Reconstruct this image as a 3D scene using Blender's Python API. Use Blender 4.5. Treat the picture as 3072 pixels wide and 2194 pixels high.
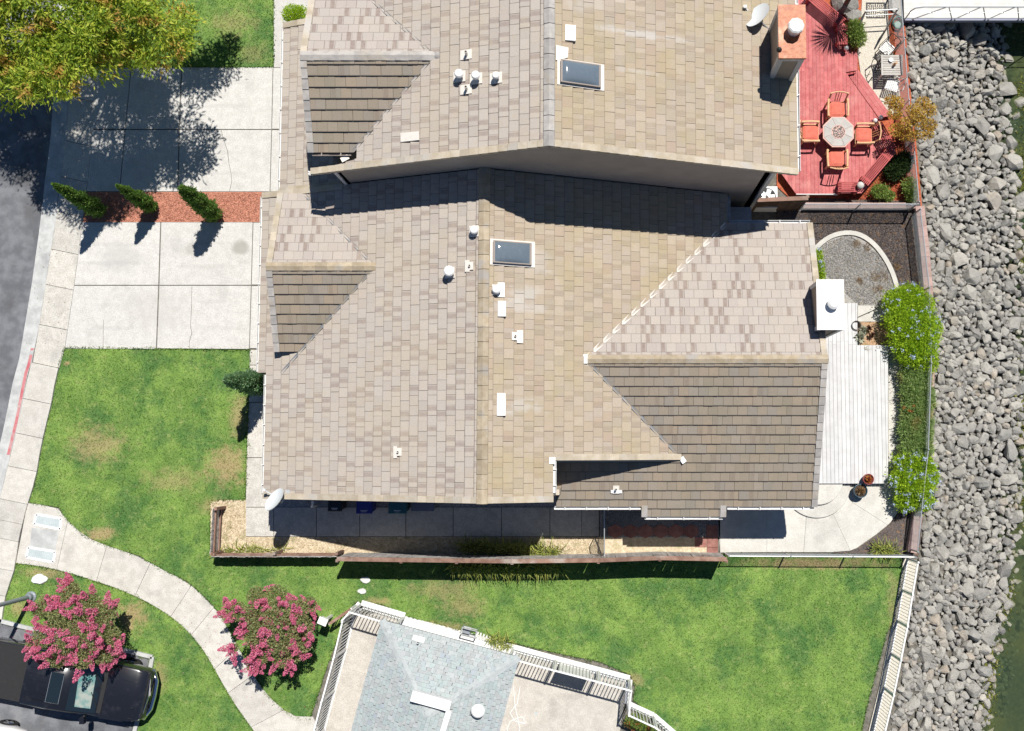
import bpy, math, random
import numpy as np
from mathutils import Vector, Matrix

sc = bpy.context.scene
for o in list(bpy.data.objects):
    bpy.data.objects.remove(o)

# ------------------------------------------------------------------ camera, sky, sun, exposure
F, HC, CX, CY = 3200.0, 40.0, 1775.0, 1097.0      # focal length in photo pixels, flying height, principal point
PH = math.atan(248 / F)                            # the drone camera looks 4.4 degrees ahead of straight down
cam = bpy.data.cameras.new("camera")
cam.sensor_fit = 'HORIZONTAL'; cam.sensor_width = 36.0
cam.lens = 36.0 * F / 3072.0
cam.shift_x = -(CX - 1536.0) / 3072.0
cam.shift_y = 0.0
cam.clip_start = 0.5; cam.clip_end = 2000.0
cam_ob = bpy.data.objects.new("camera", cam)
sc.collection.objects.link(cam_ob)
cam_ob.location = (0, 0, HC)
cam_ob.rotation_euler = (PH, 0, 0)
sc.camera = cam_ob

SUNV = Vector((0.207, 0.440, 1.0)).normalized()    # towards the sun
world = bpy.data.worlds.new("World"); sc.world = world; world.use_nodes = True
wn = world.node_tree.nodes; wl = world.node_tree.links
for n in list(wn): wn.remove(n)
wo = wn.new('ShaderNodeOutputWorld'); bg = wn.new('ShaderNodeBackground'); sky = wn.new('ShaderNodeTexSky')
sky.sky_type = 'NISHITA'; sky.sun_disc = False
sky.sun_elevation = math.asin(SUNV.z)
sky.sun_rotation = math.atan2(SUNV.x, SUNV.y)
bg.inputs[1].default_value = 0.05
sky.ozone_density = 8.0; sky.dust_density = 0.0
wl.new(sky.outputs[0], bg.inputs[0]); wl.new(bg.outputs[0], wo.inputs[0])
sun = bpy.data.lights.new("sun", 'SUN'); sun.energy = 5.0; sun.angle = math.radians(0.53); sun.color = (1.0, 0.955, 0.89)
sun_ob = bpy.data.objects.new("sun", sun); sc.collection.objects.link(sun_ob)
sun_ob.rotation_euler = (-SUNV).to_track_quat('-Z', 'Y').to_euler()
sun_ob.location = (10, 20, 50)
sc.view_settings.view_transform = 'Standard'; sc.view_settings.look = 'None'
sc.view_settings.gamma = 1.0; sc.view_settings.use_curve_mapping = False
sc.view_settings.exposure = 0.20
sc.cycles.max_bounces = 6; sc.cycles.diffuse_bounces = 2; sc.cycles.glossy_bounces = 3
sc.cycles.transmission_bounces = 5; sc.cycles.transparent_max_bounces = 6
sc.cycles.caustics_reflective = False; sc.cycles.caustics_refractive = False

# ------------------------------------------------------------------ helpers
R = random.Random(11)
NR = np.random.default_rng(5)
COL = sc.collection
Z = Vector((0, 0, 1))

def P(px, py, h=0.0):
    """photo point at height h -> place in the world (metres, origin under the drone)"""
    x = px - CX; y = -(py - CY); z = -F
    c, s = math.cos(PH), math.sin(PH)
    y2 = y * c - z * s; z2 = y * s + z * c
    t = (HC - h) / (-z2)
    return Vector((x * t, y2 * t, h))

def P2(px, py, h=0.0):
    v = P(px, py, h); return (v.x, v.y)

def tag(o, label=None, cat=None, group=None, kind=None):
    if label: o["label"] = label
    if cat: o["category"] = cat
    if group: o["group"] = group
    if kind: o["kind"] = kind
    return o

def thing(name, label, cat, loc=(0, 0, 0), rz=0.0, group=None):
    o = bpy.data.objects.new(name, None); COL.objects.link(o)
    o.empty_display_size = 0.2
    o.location = loc; o.rotation_euler = (0, 0, rz)
    return tag(o, label, cat, group)

def link(name, me, parent=None, loc=None, rot=None, kind=None):
    o = bpy.data.objects.new(name, me); COL.objects.link(o)
    if parent is not None: o.parent = parent
    if loc is not None: o.location = loc
    if rot is not None: o.rotation_euler = rot
    if kind: o["kind"] = kind
    return o

def copy_tree(o, parent=None):
    c = o.copy(); COL.objects.link(c); c.parent = parent
    for ch in list(o.children): copy_tree(ch, c)
    return c

class MB:
    """collects faces, builds ONE mesh object"""
    def __init__(s):
        s.v = []; s.f = []; s.t = []; s.m = []; s.uv = {}
    def add(s, vs, fs, tid=0.0, mi=0, uvs=None):
        b = len(s.v); s.v.extend([tuple(p) for p in vs])
        for k, f in enumerate(fs):
            if uvs is not None: s.uv[len(s.f)] = [uvs[i] for i in f]
            s.f.append([b + i for i in f]); s.t.append(tid); s.m.append(mi)
        return s
    def box(s, c, sz, rz=0.0, tid=0.0, mi=0, taper=1.0):
        cx, cy, cz = c; hx, hy, hz = sz[0] / 2, sz[1] / 2, sz[2] / 2
        co, si = math.cos(rz), math.sin(rz); vs = []
        for dz, k in ((-hz, 1.0), (hz, taper)):
            for dx, dy in ((-hx, -hy), (hx, -hy), (hx, hy), (-hx, hy)):
                dx *= k; dy *= k
                vs.append((cx + dx * co - dy * si, cy + dx * si + dy * co, cz + dz))
        return s.add(vs, [(3, 2, 1, 0), (4, 5, 6, 7), (0, 1, 5, 4), (1, 2, 6, 5), (2, 3, 7, 6), (3, 0, 4, 7)], tid, mi)
    def beam(s, p, q, w, h, up=Z, tid=0.0, mi=0):
        p = Vector(p); q = Vector(q); d = (q - p).normalized()
        a = d.cross(up)
        if a.length < 1e-4: a = d.cross(Vector((1, 0, 0)))
        a.normalize(); b = a.cross(d).normalized()
        vs = []
        for e in (p, q):
            for i, j in ((-1, -1), (1, -1), (1, 1), (-1, 1)):
                vs.append(e + a * (i * w / 2) + b * (j * h / 2))
        return s.add(vs, [(0, 1, 2, 3), (7, 6, 5, 4), (4, 5, 1, 0), (5, 6, 2, 1), (6, 7, 3, 2), (7, 4, 0, 3)], tid, mi)
    def tube(s, pts, r, n=6, tid=0.0, mi=0, closed=False):
        pts = [Vector(p) for p in pts]; m = len(pts)
        rs = r if isinstance(r, (list, tuple)) else [r] * m
        vs = []; prev = None
        for i, p in enumerate(pts):
            if closed: d = pts[(i + 1) % m] - pts[i - 1]
            else: d = pts[min(i + 1, m - 1)] - pts[max(i - 1, 0)]
            d.normalize()
            a = prev - d * prev.dot(d) if prev is not None else d.cross(Z if abs(d.z) < 0.9 else Vector((1, 0, 0)))
            a.normalize(); prev = a; b = d.cross(a)
            for k in range(n):
                t = 2 * math.pi * k / n
                vs.append(p + (a * math.cos(t) + b * math.sin(t)) * rs[i])
        fs = []
        for i in range(m if closed else m - 1):
            j = (i + 1) % m
            for k in range(n):
                k2 = (k + 1) % n
                fs.append((i * n + k, i * n + k2, j * n + k2, j * n + k))
        if not closed:
            fs.append(tuple(range(n - 1, -1, -1))); fs.append(tuple((m - 1) * n + k for k in range(n)))
        return s.add(vs, fs, tid, mi)
    def lathe(s, c, prof, n=16, tid=0.0, mi=0, cap=True):
        """prof = [(radius, z), ...] from bottom to top, c = (x, y, z)"""
        vs = []; fs = []
        for r, z in prof:
            for k in range(n):
                t = 2 * math.pi * k / n
                vs.append((c[0] + r * math.cos(t), c[1] + r * math.sin(t), c[2] + z))
        for i in range(len(prof) - 1):
            for k in range(n):
                k2 = (k + 1) % n
                fs.append((i * n + k, i * n + k2, (i + 1) * n + k2, (i + 1) * n + k))
        if cap:
            fs.append(tuple(range(n - 1, -1, -1))); fs.append(tuple((len(prof) - 1) * n + k for k in range(n)))
        return s.add(vs, fs, tid, mi)
    def prism(s, poly, z0, z1, tid=0.0, mi=0, bottom=True):
        n = len(poly)
        ar = sum(poly[i][0] * poly[(i + 1) % n][1] - poly[(i + 1) % n][0] * poly[i][1] for i in range(n))
        if ar < 0: poly = poly[::-1]
        vs = [(p[0], p[1], z0) for p in poly] + [(p[0], p[1], z1) for p in poly]
        fs = [tuple(range(n, 2 * n))] + [(i, (i + 1) % n, n + (i + 1) % n, n + i) for i in range(n)]
        if bottom: fs.append(tuple(range(n - 1, -1, -1)))
        return s.add(vs, fs, tid, mi)
    def mesh(s, name, mats, off=None, smooth=False):
        me = bpy.data.meshes.new(name)
        if off is not None:
            v = [(p[0] - off[0], p[1] - off[1], p[2] - off[2]) for p in s.v]
        else: v = s.v
        me.from_pydata(v, [], s.f)
        if not isinstance(mats, (list, tuple)): mats = [mats]
        for m in mats: me.materials.append(m)
        if any(s.m): me.polygons.foreach_set('material_index', s.m)
        if any(s.t):
            at = me.attributes.new('tid', 'FLOAT', 'FACE'); at.data.foreach_set('value', s.t)
        if s.uv:
            uvl = me.uv_layers.new(name='uv'); d = uvl.data
            for fi, us in s.uv.items():
                ls = me.polygons[fi].loop_start
                for k, u in enumerate(us): d[ls + k].uv = u
        if smooth: me.polygons.foreach_set('use_smooth', [True] * len(me.polygons))
        me.update()
        return me
    def build(s, name, mats, parent=None, world=True, smooth=False, kind=None):
        """world=True: coordinates are world coordinates and the parent (if any) is not rotated"""
        off = None
        if world and parent is not None:
            p = parent; off = Vector((0, 0, 0))
            while p is not None:
                off = off + Vector(p.location); p = p.parent
        me = s.mesh(name, mats, off, smooth)
        return link(name, me, parent, kind=kind)

def struct(name, mb, mat, smooth=False):
    o = mb.build(name, mat, None, smooth=smooth); o["kind"] = "structure"; return o

def shrink(poly, d):
    n = len(poly); c = Vector((sum(p[0] for p in poly) / n, sum(p[1] for p in poly) / n))
    out = []
    for p in poly:
        v = c - Vector((p[0], p[1])); L = v.length
        k = min(1.0, d * 1.4 / L); out.append((p[0] + v.x * k, p[1] + v.y * k))
    return out

def pp(pts, h=0.0):
    return [P2(a, b, h) for a, b in pts]

def inpoly(x, y, poly):
    x = np.asarray(x); y = np.asarray(y); c = np.zeros(x.shape, bool); n = len(poly); j = n - 1
    for i in range(n):
        xi, yi = poly[i]; xj, yj = poly[j]
        m = ((yi > y) != (yj > y)) & (x < (xj - xi) * (y - yi) / (yj - yi + 1e-12) + xi)
        c ^= m; j = i
    return c

def sample_poly(poly, n):
    p = np.array(poly); lo = p.min(0); hi = p.max(0); xs = []; ys = []; got = 0
    while got < n:
        x = NR.uniform(lo[0], hi[0], n * 2); y = NR.uniform(lo[1], hi[1], n * 2)
        k = inpoly(x, y, poly); xs.append(x[k]); ys.append(y[k]); got += int(k.sum())
        if k.sum() == 0: break
    return np.concatenate(xs)[:n], np.concatenate(ys)[:n]

def np_mesh(name, V, faces_n, mat, tid=None, smooth=False):
    """V: (k*faces_n, 3) with every faces_n consecutive verts one polygon"""
    me = bpy.data.meshes.new(name); nv = len(V); nf = nv // faces_n
    me.vertices.add(nv); me.vertices.foreach_set('co', np.ascontiguousarray(V, np.float32).ravel())
    me.loops.add(nv); me.loops.foreach_set('vertex_index', np.arange(nv, dtype=np.int32))
    me.polygons.add(nf)
    me.polygons.foreach_set('loop_start', np.arange(0, nv, faces_n, dtype=np.int32))
    me.materials.append(mat)
    if tid is not None:
        at = me.attributes.new('tid', 'FLOAT', 'FACE'); at.data.foreach_set('value', np.asarray(tid, np.float32))
    me.update(calc_edges=True)
    return me

def leaf_verts(C, D, L, Wd, curl=0.25):
    """diamond leaves: centres C (n,3), directions D (n,3), lengths L, widths Wd -> (4n,3)"""
    n = len(C); D = D / (np.linalg.norm(D, axis=1, keepdims=True) + 1e-9)
    r = NR.normal(size=(n, 3)); S = np.cross(D, r); S /= (np.linalg.norm(S, axis=1, keepdims=True) + 1e-9)
    L = np.broadcast_to(L, (n,))[:, None]; Wd = np.broadcast_to(Wd, (n,))[:, None]
    a = C - D * L * 0.5; b = C + S * Wd * 0.5 + D * L * 0.05; c = C + D * L * 0.5; d = C - S * Wd * 0.5 + D * L * 0.05
    return np.stack([a, b, c, d], 1).reshape(-1, 3)

def randdir(n, up=0.0):
    d = NR.normal(size=(n, 3)); d /= np.linalg.norm(d, axis=1, keepdims=True); d[:, 2] += up
    return d

def ball(n, c, r, shell=0.0):
    d = NR.normal(size=(n, 3)); d /= np.linalg.norm(d, axis=1, keepdims=True)
    k = NR.uniform(shell ** 3, 1, n) ** (1 / 3)
    return np.array(c) + d * k[:, None] * np.array(r)

# ------------------------------------------------------------------ materials
def new_mat(name):
    m = bpy.data.materials.new(name); m.use_nodes = True
    nt = m.node_tree; b = nt.nodes['Principled BSDF']
    return m, nt, b

class NT:
    def __init__(s, nt): s.nt = nt; s._pos = None
    def n(s, t, **kw):
        x = s.nt.nodes.new(t)
        for k, v in kw.items(): setattr(x, k, v)
        return x
    def l(s, a, b): s.nt.links.new(a, b)
    def pos(s):
        if s._pos is None: s._pos = s.n('ShaderNodeNewGeometry').outputs['Position']
        return s._pos
    def noise(s, scale, detail=4, vec=None, rough=0.55, dist=0.0):
        x = s.n('ShaderNodeTexNoise'); x.inputs['Scale'].default_value = scale; x.inputs['Detail'].default_value = detail
        x.inputs['Roughness'].default_value = rough; x.inputs['Distortion'].default_value = dist
        s.l(vec if vec is not None else s.pos(), x.inputs['Vector'])
        return x.outputs['Fac']
    def math(s, op, a, b=None, c=None, clamp=False):
        x = s.n('ShaderNodeMath', operation=op); x.use_clamp = clamp
        for i, v in enumerate((a, b, c)):
            if v is None: continue
            if isinstance(v, (int, float)): x.inputs[i].default_value = v
            else: s.l(v, x.inputs[i])
        return x.outputs[0]
    def sstep(s, v, lo, hi):
        x = s.n('ShaderNodeMapRange', interpolation_type='SMOOTHSTEP')
        x.inputs[1].default_value = lo; x.inputs[2].default_value = hi
        s.l(v, x.inputs[0]); return x.outputs[0]
    def mix(s, f, a, b, blend='MIX'):
        x = s.n('ShaderNodeMix', data_type='RGBA', blend_type=blend)
        for i, v in ((0, f), (6, a), (7, b)):
            if isinstance(v, (int, float)): x.inputs[i].default_value = v
            elif isinstance(v, (tuple, list)): x.inputs[i].default_value = (*v, 1) if len(v) == 3 else v
            else: s.l(v, x.inputs[i])
        return x.outputs[2]
    def ramp(s, v, stops, interp='LINEAR'):
        x = s.n('ShaderNodeValToRGB'); e = x.color_ramp.elements; x.color_ramp.interpolation = interp
        while len(e) < len(stops): e.new(0.5)
        for i, (p, c) in enumerate(stops): e[i].position = p; e[i].color = (*c, 1)
        s.l(v, x.inputs[0]); return x.outputs[0]
    def attr(s, name):
        x = s.n('ShaderNodeAttribute'); x.attribute_name = name; return x.outputs['Fac']
    def rnd(s):
        o = s.n('ShaderNodeObjectInfo').outputs['Random']
        return s.math('FRACT', s.math('ADD', s.attr('tid'), o))
    def wn(s, v, k):
        x = s.n('ShaderNodeTexWhiteNoise', noise_dimensions='1D')
        s.l(s.math('MULTIPLY_ADD', v, 913.7, k), x.inputs['W']); return x.outputs['Value']
    def bump(s, h, strength, dist, bsdf):
        x = s.n('ShaderNodeBump'); x.inputs['Strength'].default_value = strength; x.inputs['Distance'].default_value = dist
        s.l(h, x.inputs['Height']); s.l(x.outputs[0], bsdf.inputs['Normal'])

def pm(name, c1, c2, scale=6.0, rough=0.85, bump=0.15, bscale=60.0, bd=0.01, c3=None, big=0.0, bigs=0.4, vary=0.0, spec=0.3, metal=0.0, lo=0.35, hi=0.65, stains=None, grain=0.0, gscale=90.0):
    m, nt, b = new_mat(name); N = NT(nt)
    f = N.sstep(N.noise(scale, 6), lo, hi)
    col = N.mix(f, c1, c2)
    if c3 is not None:
        col = N.mix(N.sstep(N.noise(scale * 0.31 + 0.13, 5), 0.52, 0.72), col, c3)
    if big:
        col = N.mix(big, col, N.ramp(N.noise(bigs, 3), [(0.3, (0.55, 0.55, 0.55)), (0.7, (1.35, 1.35, 1.35))]), 'MULTIPLY')
    if grain:
        col = N.mix(grain, col, N.ramp(N.noise(gscale, 2), [(0.25, (0.3, 0.3, 0.3)), (0.75, (1.6, 1.6, 1.6))]), 'MULTIPLY')
    if vary:
        r = N.rnd()
        col = N.mix(vary, col, N.ramp(r, [(0.0, (0.55, 0.55, 0.56)), (1.0, (1.35, 1.33, 1.3))]), 'MULTIPLY')
    if stains:
        for (x, y, rx, ry, c, a) in stains:
            sx = N.n('ShaderNodeSeparateXYZ'); N.l(N.pos(), sx.inputs[0])
            dx = N.math('DIVIDE', N.math('SUBTRACT', sx.outputs[0], x), rx)
            dy = N.math('DIVIDE', N.math('SUBTRACT', sx.outputs[1], y), ry)
            d = N.math('SQRT', N.math('ADD', N.math('MULTIPLY', dx, dx), N.math('MULTIPLY', dy, dy)))
            d = N.math('ADD', d, N.math('MULTIPLY', N.math('SUBTRACT', N.noise(3.0, 4), 0.5), 0.9))
            k = N.math('MULTIPLY', N.sstep(d, 1.0, 0.35), a)
            col = N.mix(k, col, c)
    N.l(col, b.inputs['Base Color'])
    b.inputs['Roughness'].default_value = rough
    b.inputs['Specular IOR Level'].default_value = spec
    b.inputs['Metallic'].default_value = metal
    if bump: N.bump(N.noise(bscale, 4), bump, bd, b)
    return m

def tile_mat(name, tones, dark, lichen, lich_amt, brush=0.38, bstr=1.0, edge_amt=.22, butt_shade_amt=.55, stains=None):
    """glazed concrete roof tile: tone per tile, a brushed dark half on some, lichen and dust over all"""
    m, nt, b = new_mat(name); N = NT(nt)
    r = N.rnd(); r2 = N.wn(r, 1.3); r3 = N.wn(r, 7.7)
    k = len(tones)
    col = N.ramp(r2, [(i / max(1, k - 1), c) for i, c in enumerate(tones)])
    uv = N.n('ShaderNodeUVMap'); uv.uv_map = 'uv'
    su = N.n('ShaderNodeSeparateXYZ'); N.l(uv.outputs[0], su.inputs[0]); u = su.outputs[0]; v = su.outputs[1]
    band = N.math('MULTIPLY', N.sstep(u, 0.04, 0.16), N.sstep(u, 0.62, 0.46))
    on = N.math('LESS_THAN', r3, brush)
    streak = N.noise(9.0, 3, None, 0.6)
    amt = N.math('MULTIPLY', N.math('MULTIPLY', band, on), N.math('MULTIPLY_ADD', streak, 0.7, 0.35), clamp=True)
    col = N.mix(N.math('MULTIPLY', amt, bstr), col, dark)
    # soft stain clouds and pinkish dust, world-sized
    col = N.mix(N.math('MULTIPLY', N.sstep(N.noise(0.55, 5, None, 0.6, 0.4), 0.46, 0.66), lich_amt), col, lichen)
    col = N.mix(N.math('MULTIPLY', N.sstep(N.noise(7.0, 5), 0.5, 0.75), 0.35), col, lichen)
    col = N.mix(0.35, col, N.ramp(N.noise(38.0, 3), [(0.25, (0.6, 0.6, 0.6)), (0.75, (1.3, 1.3, 1.3))]), 'MULTIPLY')
    if stains:
        sx = N.n('ShaderNodeSeparateXYZ'); N.l(N.pos(), sx.inputs[0]); nz = N.noise(5.0, 5, None, .7); cell = N.wn(r, 4.4)
        for (x, y, rx, ry, c, a) in stains:
            dx = N.math('DIVIDE', N.math('SUBTRACT', sx.outputs[0], x), rx); dy = N.math('DIVIDE', N.math('SUBTRACT', sx.outputs[1], y), ry)
            d = N.math('SQRT', N.math('ADD', N.math('MULTIPLY', dx, dx), N.math('MULTIPLY', dy, dy)))
            d = N.math('ADD', d, N.math('ADD', N.math('MULTIPLY', N.math('SUBTRACT', nz, 0.5), 1.2), N.math('MULTIPLY', N.math('SUBTRACT', cell, .5), .7)))
            col = N.mix(N.math('MULTIPLY', N.sstep(d, 1.05, 0.3), a), col, c)
    # dirt gathered along the covered joint edge
    edge = N.math('MAXIMUM', N.sstep(u, 0.06, 0.0), N.sstep(u, 0.94, 1.0))
    col = N.mix(N.math('MULTIPLY', edge, edge_amt), col, (0.16, 0.135, 0.115))
    low = N.math('MULTIPLY', N.sstep(v, 0.085, 0.0), butt_shade_amt)  # shadow line at the tile butt, painted into the colour
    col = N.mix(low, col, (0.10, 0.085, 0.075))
    N.l(col, b.inputs['Base Color']); b.inputs['Roughness'].default_value = 0.8
    b.inputs['Specular IOR Level'].default_value = 0.25
    N.bump(N.noise(70.0, 4), 0.18, 0.01, b)
    return m

def leaf_mat(name, cols, trans=0.35, rough=0.55, patch=None, pscale=0.7):
    m, nt, b = new_mat(name); N = NT(nt)
    r = N.wn(N.rnd(), 3.1); k = len(cols)
    col = N.ramp(r, [(i / max(1, k - 1), c) for i, c in enumerate(cols)])
    if patch is not None:
        col = N.mix(N.math('MULTIPLY', N.sstep(N.noise(pscale, 4), 0.55, 0.68), 0.85), col, patch)
    N.l(col, b.inputs['Base Color']); b.inputs['Roughness'].default_value = rough
    b.inputs['Specular IOR Level'].default_value = 0.3
    tr = N.n('ShaderNodeBsdfTranslucent'); N.l(col, tr.inputs[0])
    mx = N.n('ShaderNodeMixShader'); mx.inputs[0].default_value = trans
    out = nt.nodes['Material Output']
    N.l(b.outputs[0], mx.inputs[1]); N.l(tr.outputs[0], mx.inputs[2]); N.l(mx.outputs[0], out.inputs[0])
    return m

def flat(name, c, rough=0.5, metal=0.0, spec=0.4, dirt=0.25, dscale=8.0, dcol=(0.25, 0.22, 0.18), coat=0.0):
    m, nt, b = new_mat(name); N = NT(nt)
    col = N.mix(N.math('MULTIPLY', N.sstep(N.noise(dscale, 6, None, 0.65), 0.5, 0.78), dirt), c, dcol)
    N.l(col, b.inputs['Base Color']); b.inputs['Roughness'].default_value = rough
    b.inputs['Metallic'].default_value = metal; b.inputs['Specular IOR Level'].default_value = spec
    b.inputs['Coat Weight'].default_value = coat; b.inputs['Coat Roughness'].default_value = 0.04
    return m

MT = {}
def rock_mat():
    m, nt, b = new_mat('riprap_rock'); N = NT(nt); r = N.wn(N.rnd(), 5.5)
    col = N.ramp(r, [(0, (0.24, 0.235, 0.22)), (.2, (0.37, 0.355, 0.32)), (.4, (0.30, 0.295, 0.275)), (.55, (0.46, 0.44, 0.39)), (.7, (0.34, 0.33, 0.305)), (.86, (0.42, 0.405, 0.365)), (.93, (0.37, 0.31, 0.24)), (1, (0.55, 0.525, 0.47))])
    col = N.mix(N.math('MULTIPLY', N.sstep(N.noise(4.5, 6, None, .7), .45, .7), .6), col, (0.54, 0.515, 0.46))
    col = N.mix(N.math('MULTIPLY', N.sstep(N.noise(9.0, 6, None, .75), .50, .68), .65), col, (0.17, 0.165, 0.155))
    sx = N.n('ShaderNodeSeparateXYZ'); N.l(N.pos(), sx.inputs[0])
    wet = N.sstep(N.math('ADD', sx.outputs[2], N.math('MULTIPLY', N.noise(3.0, 4), .5)), -1.05, -1.32)
    col = N.mix(N.math('MULTIPLY', wet, .75), col, N.mix(N.noise(5.0, 4), (0.10, 0.11, 0.035), (0.20, 0.20, 0.05)))
    N.l(col, b.inputs['Base Color']); b.inputs['Roughness'].default_value = .9; b.inputs['Specular IOR Level'].default_value = .25
    N.bump(N.noise(13.0, 6, None, .7), .9, .06, b)
    return m
dead = []
for (px, py, rx, ry, a) in ((290, 1335, 110, 75, .75), (680, 1400, 75, 80, 1.0), (720, 1250, 40, 90, .8), (300, 1600, 60, 28, 1.0), (530, 1440, 120, 45, .55),
                            (700, 70, 90, 60, .5), (760, 160, 70, 40, .4), (395, 1850, 60, 60, 1.0), (200, 1090, 14, 10, 1.0), (1340, 1770, 130, 45, .55), (1390, 1820, 90, 40, .6),
                            (640, 1520, 60, 40, .6), (2440, 1690, 260, 22, 1.0), (1310, 1880, 120, 20, .8), (130, 1720, 90, 22, .8), (55, 1825, 40, 30, .8), (480, 2035, 25, 60, .7),
                            (1900, 2040, 40, 30, .7), (1130, 1805, 60, 15, .8), (2680, 1900, 25, 300, .5)):
    v = P(px, py); dead.append((v.x, v.y, rx / 80, ry / 80, (0.36, 0.275, 0.14), a))

def lawn_mat(name, blade):
    m, nt, b = new_mat(name); N = NT(nt)
    g1 = (0.118, 0.218, 0.046); g2 = (0.20, 0.32, 0.072); g3 = (0.062, 0.155, 0.042); g4 = (0.37, 0.41, 0.16)
    col = N.mix(N.sstep(N.noise(0.9, 6, None, 0.65, 0.5), 0.36, 0.64), g1, g2)
    col = N.mix(N.math('MULTIPLY', N.sstep(N.noise(0.5, 8, None, 0.72), 0.46, 0.62), 0.85), col, g3)
    col = N.mix(N.math('MULTIPLY', N.sstep(N.noise(3.4, 8, None, 0.78), 0.52, 0.72), 0.75), col, g4)
    col = N.mix(N.math('MULTIPLY', N.sstep(N.noise(6.0, 6, None, 0.75), 0.5, 0.7), 0.5), col, g3)
    sm = N.n('ShaderNodeSeparateXYZ'); N.l(N.pos(), sm.inputs[0])
    mow = N.math('SINE', N.math('ADD', N.math('MULTIPLY', N.math('ADD', sm.outputs[0], N.math('MULTIPLY', sm.outputs[1], .45)), 5.6), N.math('MULTIPLY', N.noise(.8, 3), 5.0)))
    col = N.mix(N.math('MULTIPLY', N.sstep(mow, -.6, .9), .05), col, g4)
    if blade:
        r = N.wn(N.rnd(), 2.2)
        col = N.mix(0.75, col, N.ramp(r, [(0, (0.45, 0.5, 0.4)), (0.6, (1.1, 1.1, 1.0)), (1, (1.9, 1.75, 1.7))]), 'MULTIPLY')
    else:
        col = N.mix(0.6, col, N.ramp(N.noise(24.0, 5, None, 0.7), [(0.3, (0.4, 0.4, 0.4)), (0.7, (1.5, 1.5, 1.4))]), 'MULTIPLY')
    sx = N.n('ShaderNodeSeparateXYZ'); N.l(N.pos(), sx.inputs[0]); nz = N.noise(2.6, 8, None, 0.78)
    tot = None
    for (x, y, rx, ry, c, a) in dead:
        dx = N.math('DIVIDE', N.math('SUBTRACT', sx.outputs[0], x), rx)
        dy = N.math('DIVIDE', N.math('SUBTRACT', sx.outputs[1], y), ry)
        d = N.math('SQRT', N.math('ADD', N.math('MULTIPLY', dx, dx), N.math('MULTIPLY', dy, dy)))
        d = N.math('ADD', d, N.math('MULTIPLY', N.math('SUBTRACT', nz, 0.5), 3.2))
        k = N.math('MULTIPLY', N.sstep(d, 1.1, 0.1), a * 0.85)
        tot = k if tot is None else N.math('MAXIMUM', tot, k)
    col = N.mix(tot, col, N.mix(N.noise(6.0, 3), (0.30, 0.225, 0.105), (0.46, 0.36, 0.20)))
    N.l(col, b.inputs['Base Color']); b.inputs['Roughness'].default_value = 0.75
    b.inputs['Specular IOR Level'].default_value = 0.2
    if blade:
        tr = N.n('ShaderNodeBsdfTranslucent'); N.l(col, tr.inputs[0])
        mx = N.n('ShaderNodeMixShader'); mx.inputs[0].default_value = 0.3
        N.l(b.outputs[0], mx.inputs[1]); N.l(tr.outputs[0], mx.inputs[2]); N.l(mx.outputs[0], nt.nodes['Material Output'].inputs[0])
    else:
        N.bump(N.noise(45.0, 5), 0.6, 0.03, b)
    return m

MT['lawn'] = lawn_mat('lawn_soil', False); MT['blade'] = lawn_mat('grass_blades', True)
TYRES = []
for (px, py, w_, h_, a_) in ((350, 735, 130, 9, .22), (330, 790, 140, 10, .28), (620, 730, 110, 9, .18), (620, 800, 120, 9, .2), (350, 915, 120, 9, .2), (340, 985, 120, 10, .22), (640, 905, 100, 9, .18), (640, 985, 110, 9, .18), (700, 250, 90, 9, .2), (680, 320, 110, 9, .2), (690, 460, 100, 9, .18), (660, 520, 110, 9, .2)):
    v = P(px, py); TYRES.append((v.x, v.y, w_ / 80, h_ / 80, (0.36, 0.355, 0.34), a_ * 1.1))
oil = P(722, 742); oil2 = P(575, 750); oil3 = P(360, 775); oil4 = P(470, 930)
MT['conc'] = pm('driveway_concrete', (0.525, 0.515, 0.49), (0.575, 0.565, 0.54), 3.6, .9, .25, 70, c3=(0.485, 0.478, 0.455), vary=.12, grain=.35, gscale=34,
                stains=TYRES + [(oil.x, oil.y, .42, .42, (.30, .29, .26), .75), (oil2.x, oil2.y, .3, .35, (.36, .35, .31), .5), (oil3.x, oil3.y, 1.1, .8, (.40, .40, .39), .45), (oil4.x, oil4.y, 1.6, 1.0, (.43, .42, .39), .35)])
MT['walk'] = pm('sidewalk_concrete', (0.50, 0.48, 0.435), (0.575, 0.555, 0.51), 4.0, .9, .25, 70, c3=(0.44, 0.425, 0.39), vary=.18, grain=.4, gscale=34)
MT['patio'] = pm('patio_concrete', (0.535, 0.52, 0.475), (0.60, 0.585, 0.54), 2.4, .9, .2, 70, c3=(0.48, 0.465, 0.43), grain=.25, gscale=34, vary=.1)
MT['gutterpan'] = pm('gutter_concrete', (0.42, 0.43, 0.42), (0.53, 0.54, 0.53), 3, .85, .2, 60, c3=(0.34, 0.35, 0.35), grain=.3)
MT['asphalt'] = pm('asphalt', (0.135, 0.142, 0.155), (0.205, 0.212, 0.228), 2.2, .95, .4, 120, c3=(0.12, 0.122, 0.13), grain=.5, gscale=80, big=.5, bigs=.35)
MT['redcurb'] = pm('faded_red_curb_paint', (0.46, 0.12, 0.14), (0.52, 0.22, 0.22), 5, .7, .1, c3=(0.50, 0.42, 0.40))
MT['bark'] = pm('red_bark', (0.44, 0.17, 0.11), (0.58, 0.29, 0.21), 30, .95, .8, 50, .03, vary=.5, grain=.6, gscale=45)
MT['mulch_red'] = pm('red_wood_mulch', (0.42, 0.085, 0.04), (0.56, 0.17, 0.08), 26, .95, .9, 50, .03, c3=(0.25, 0.07, 0.05), grain=.6, gscale=45)
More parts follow.
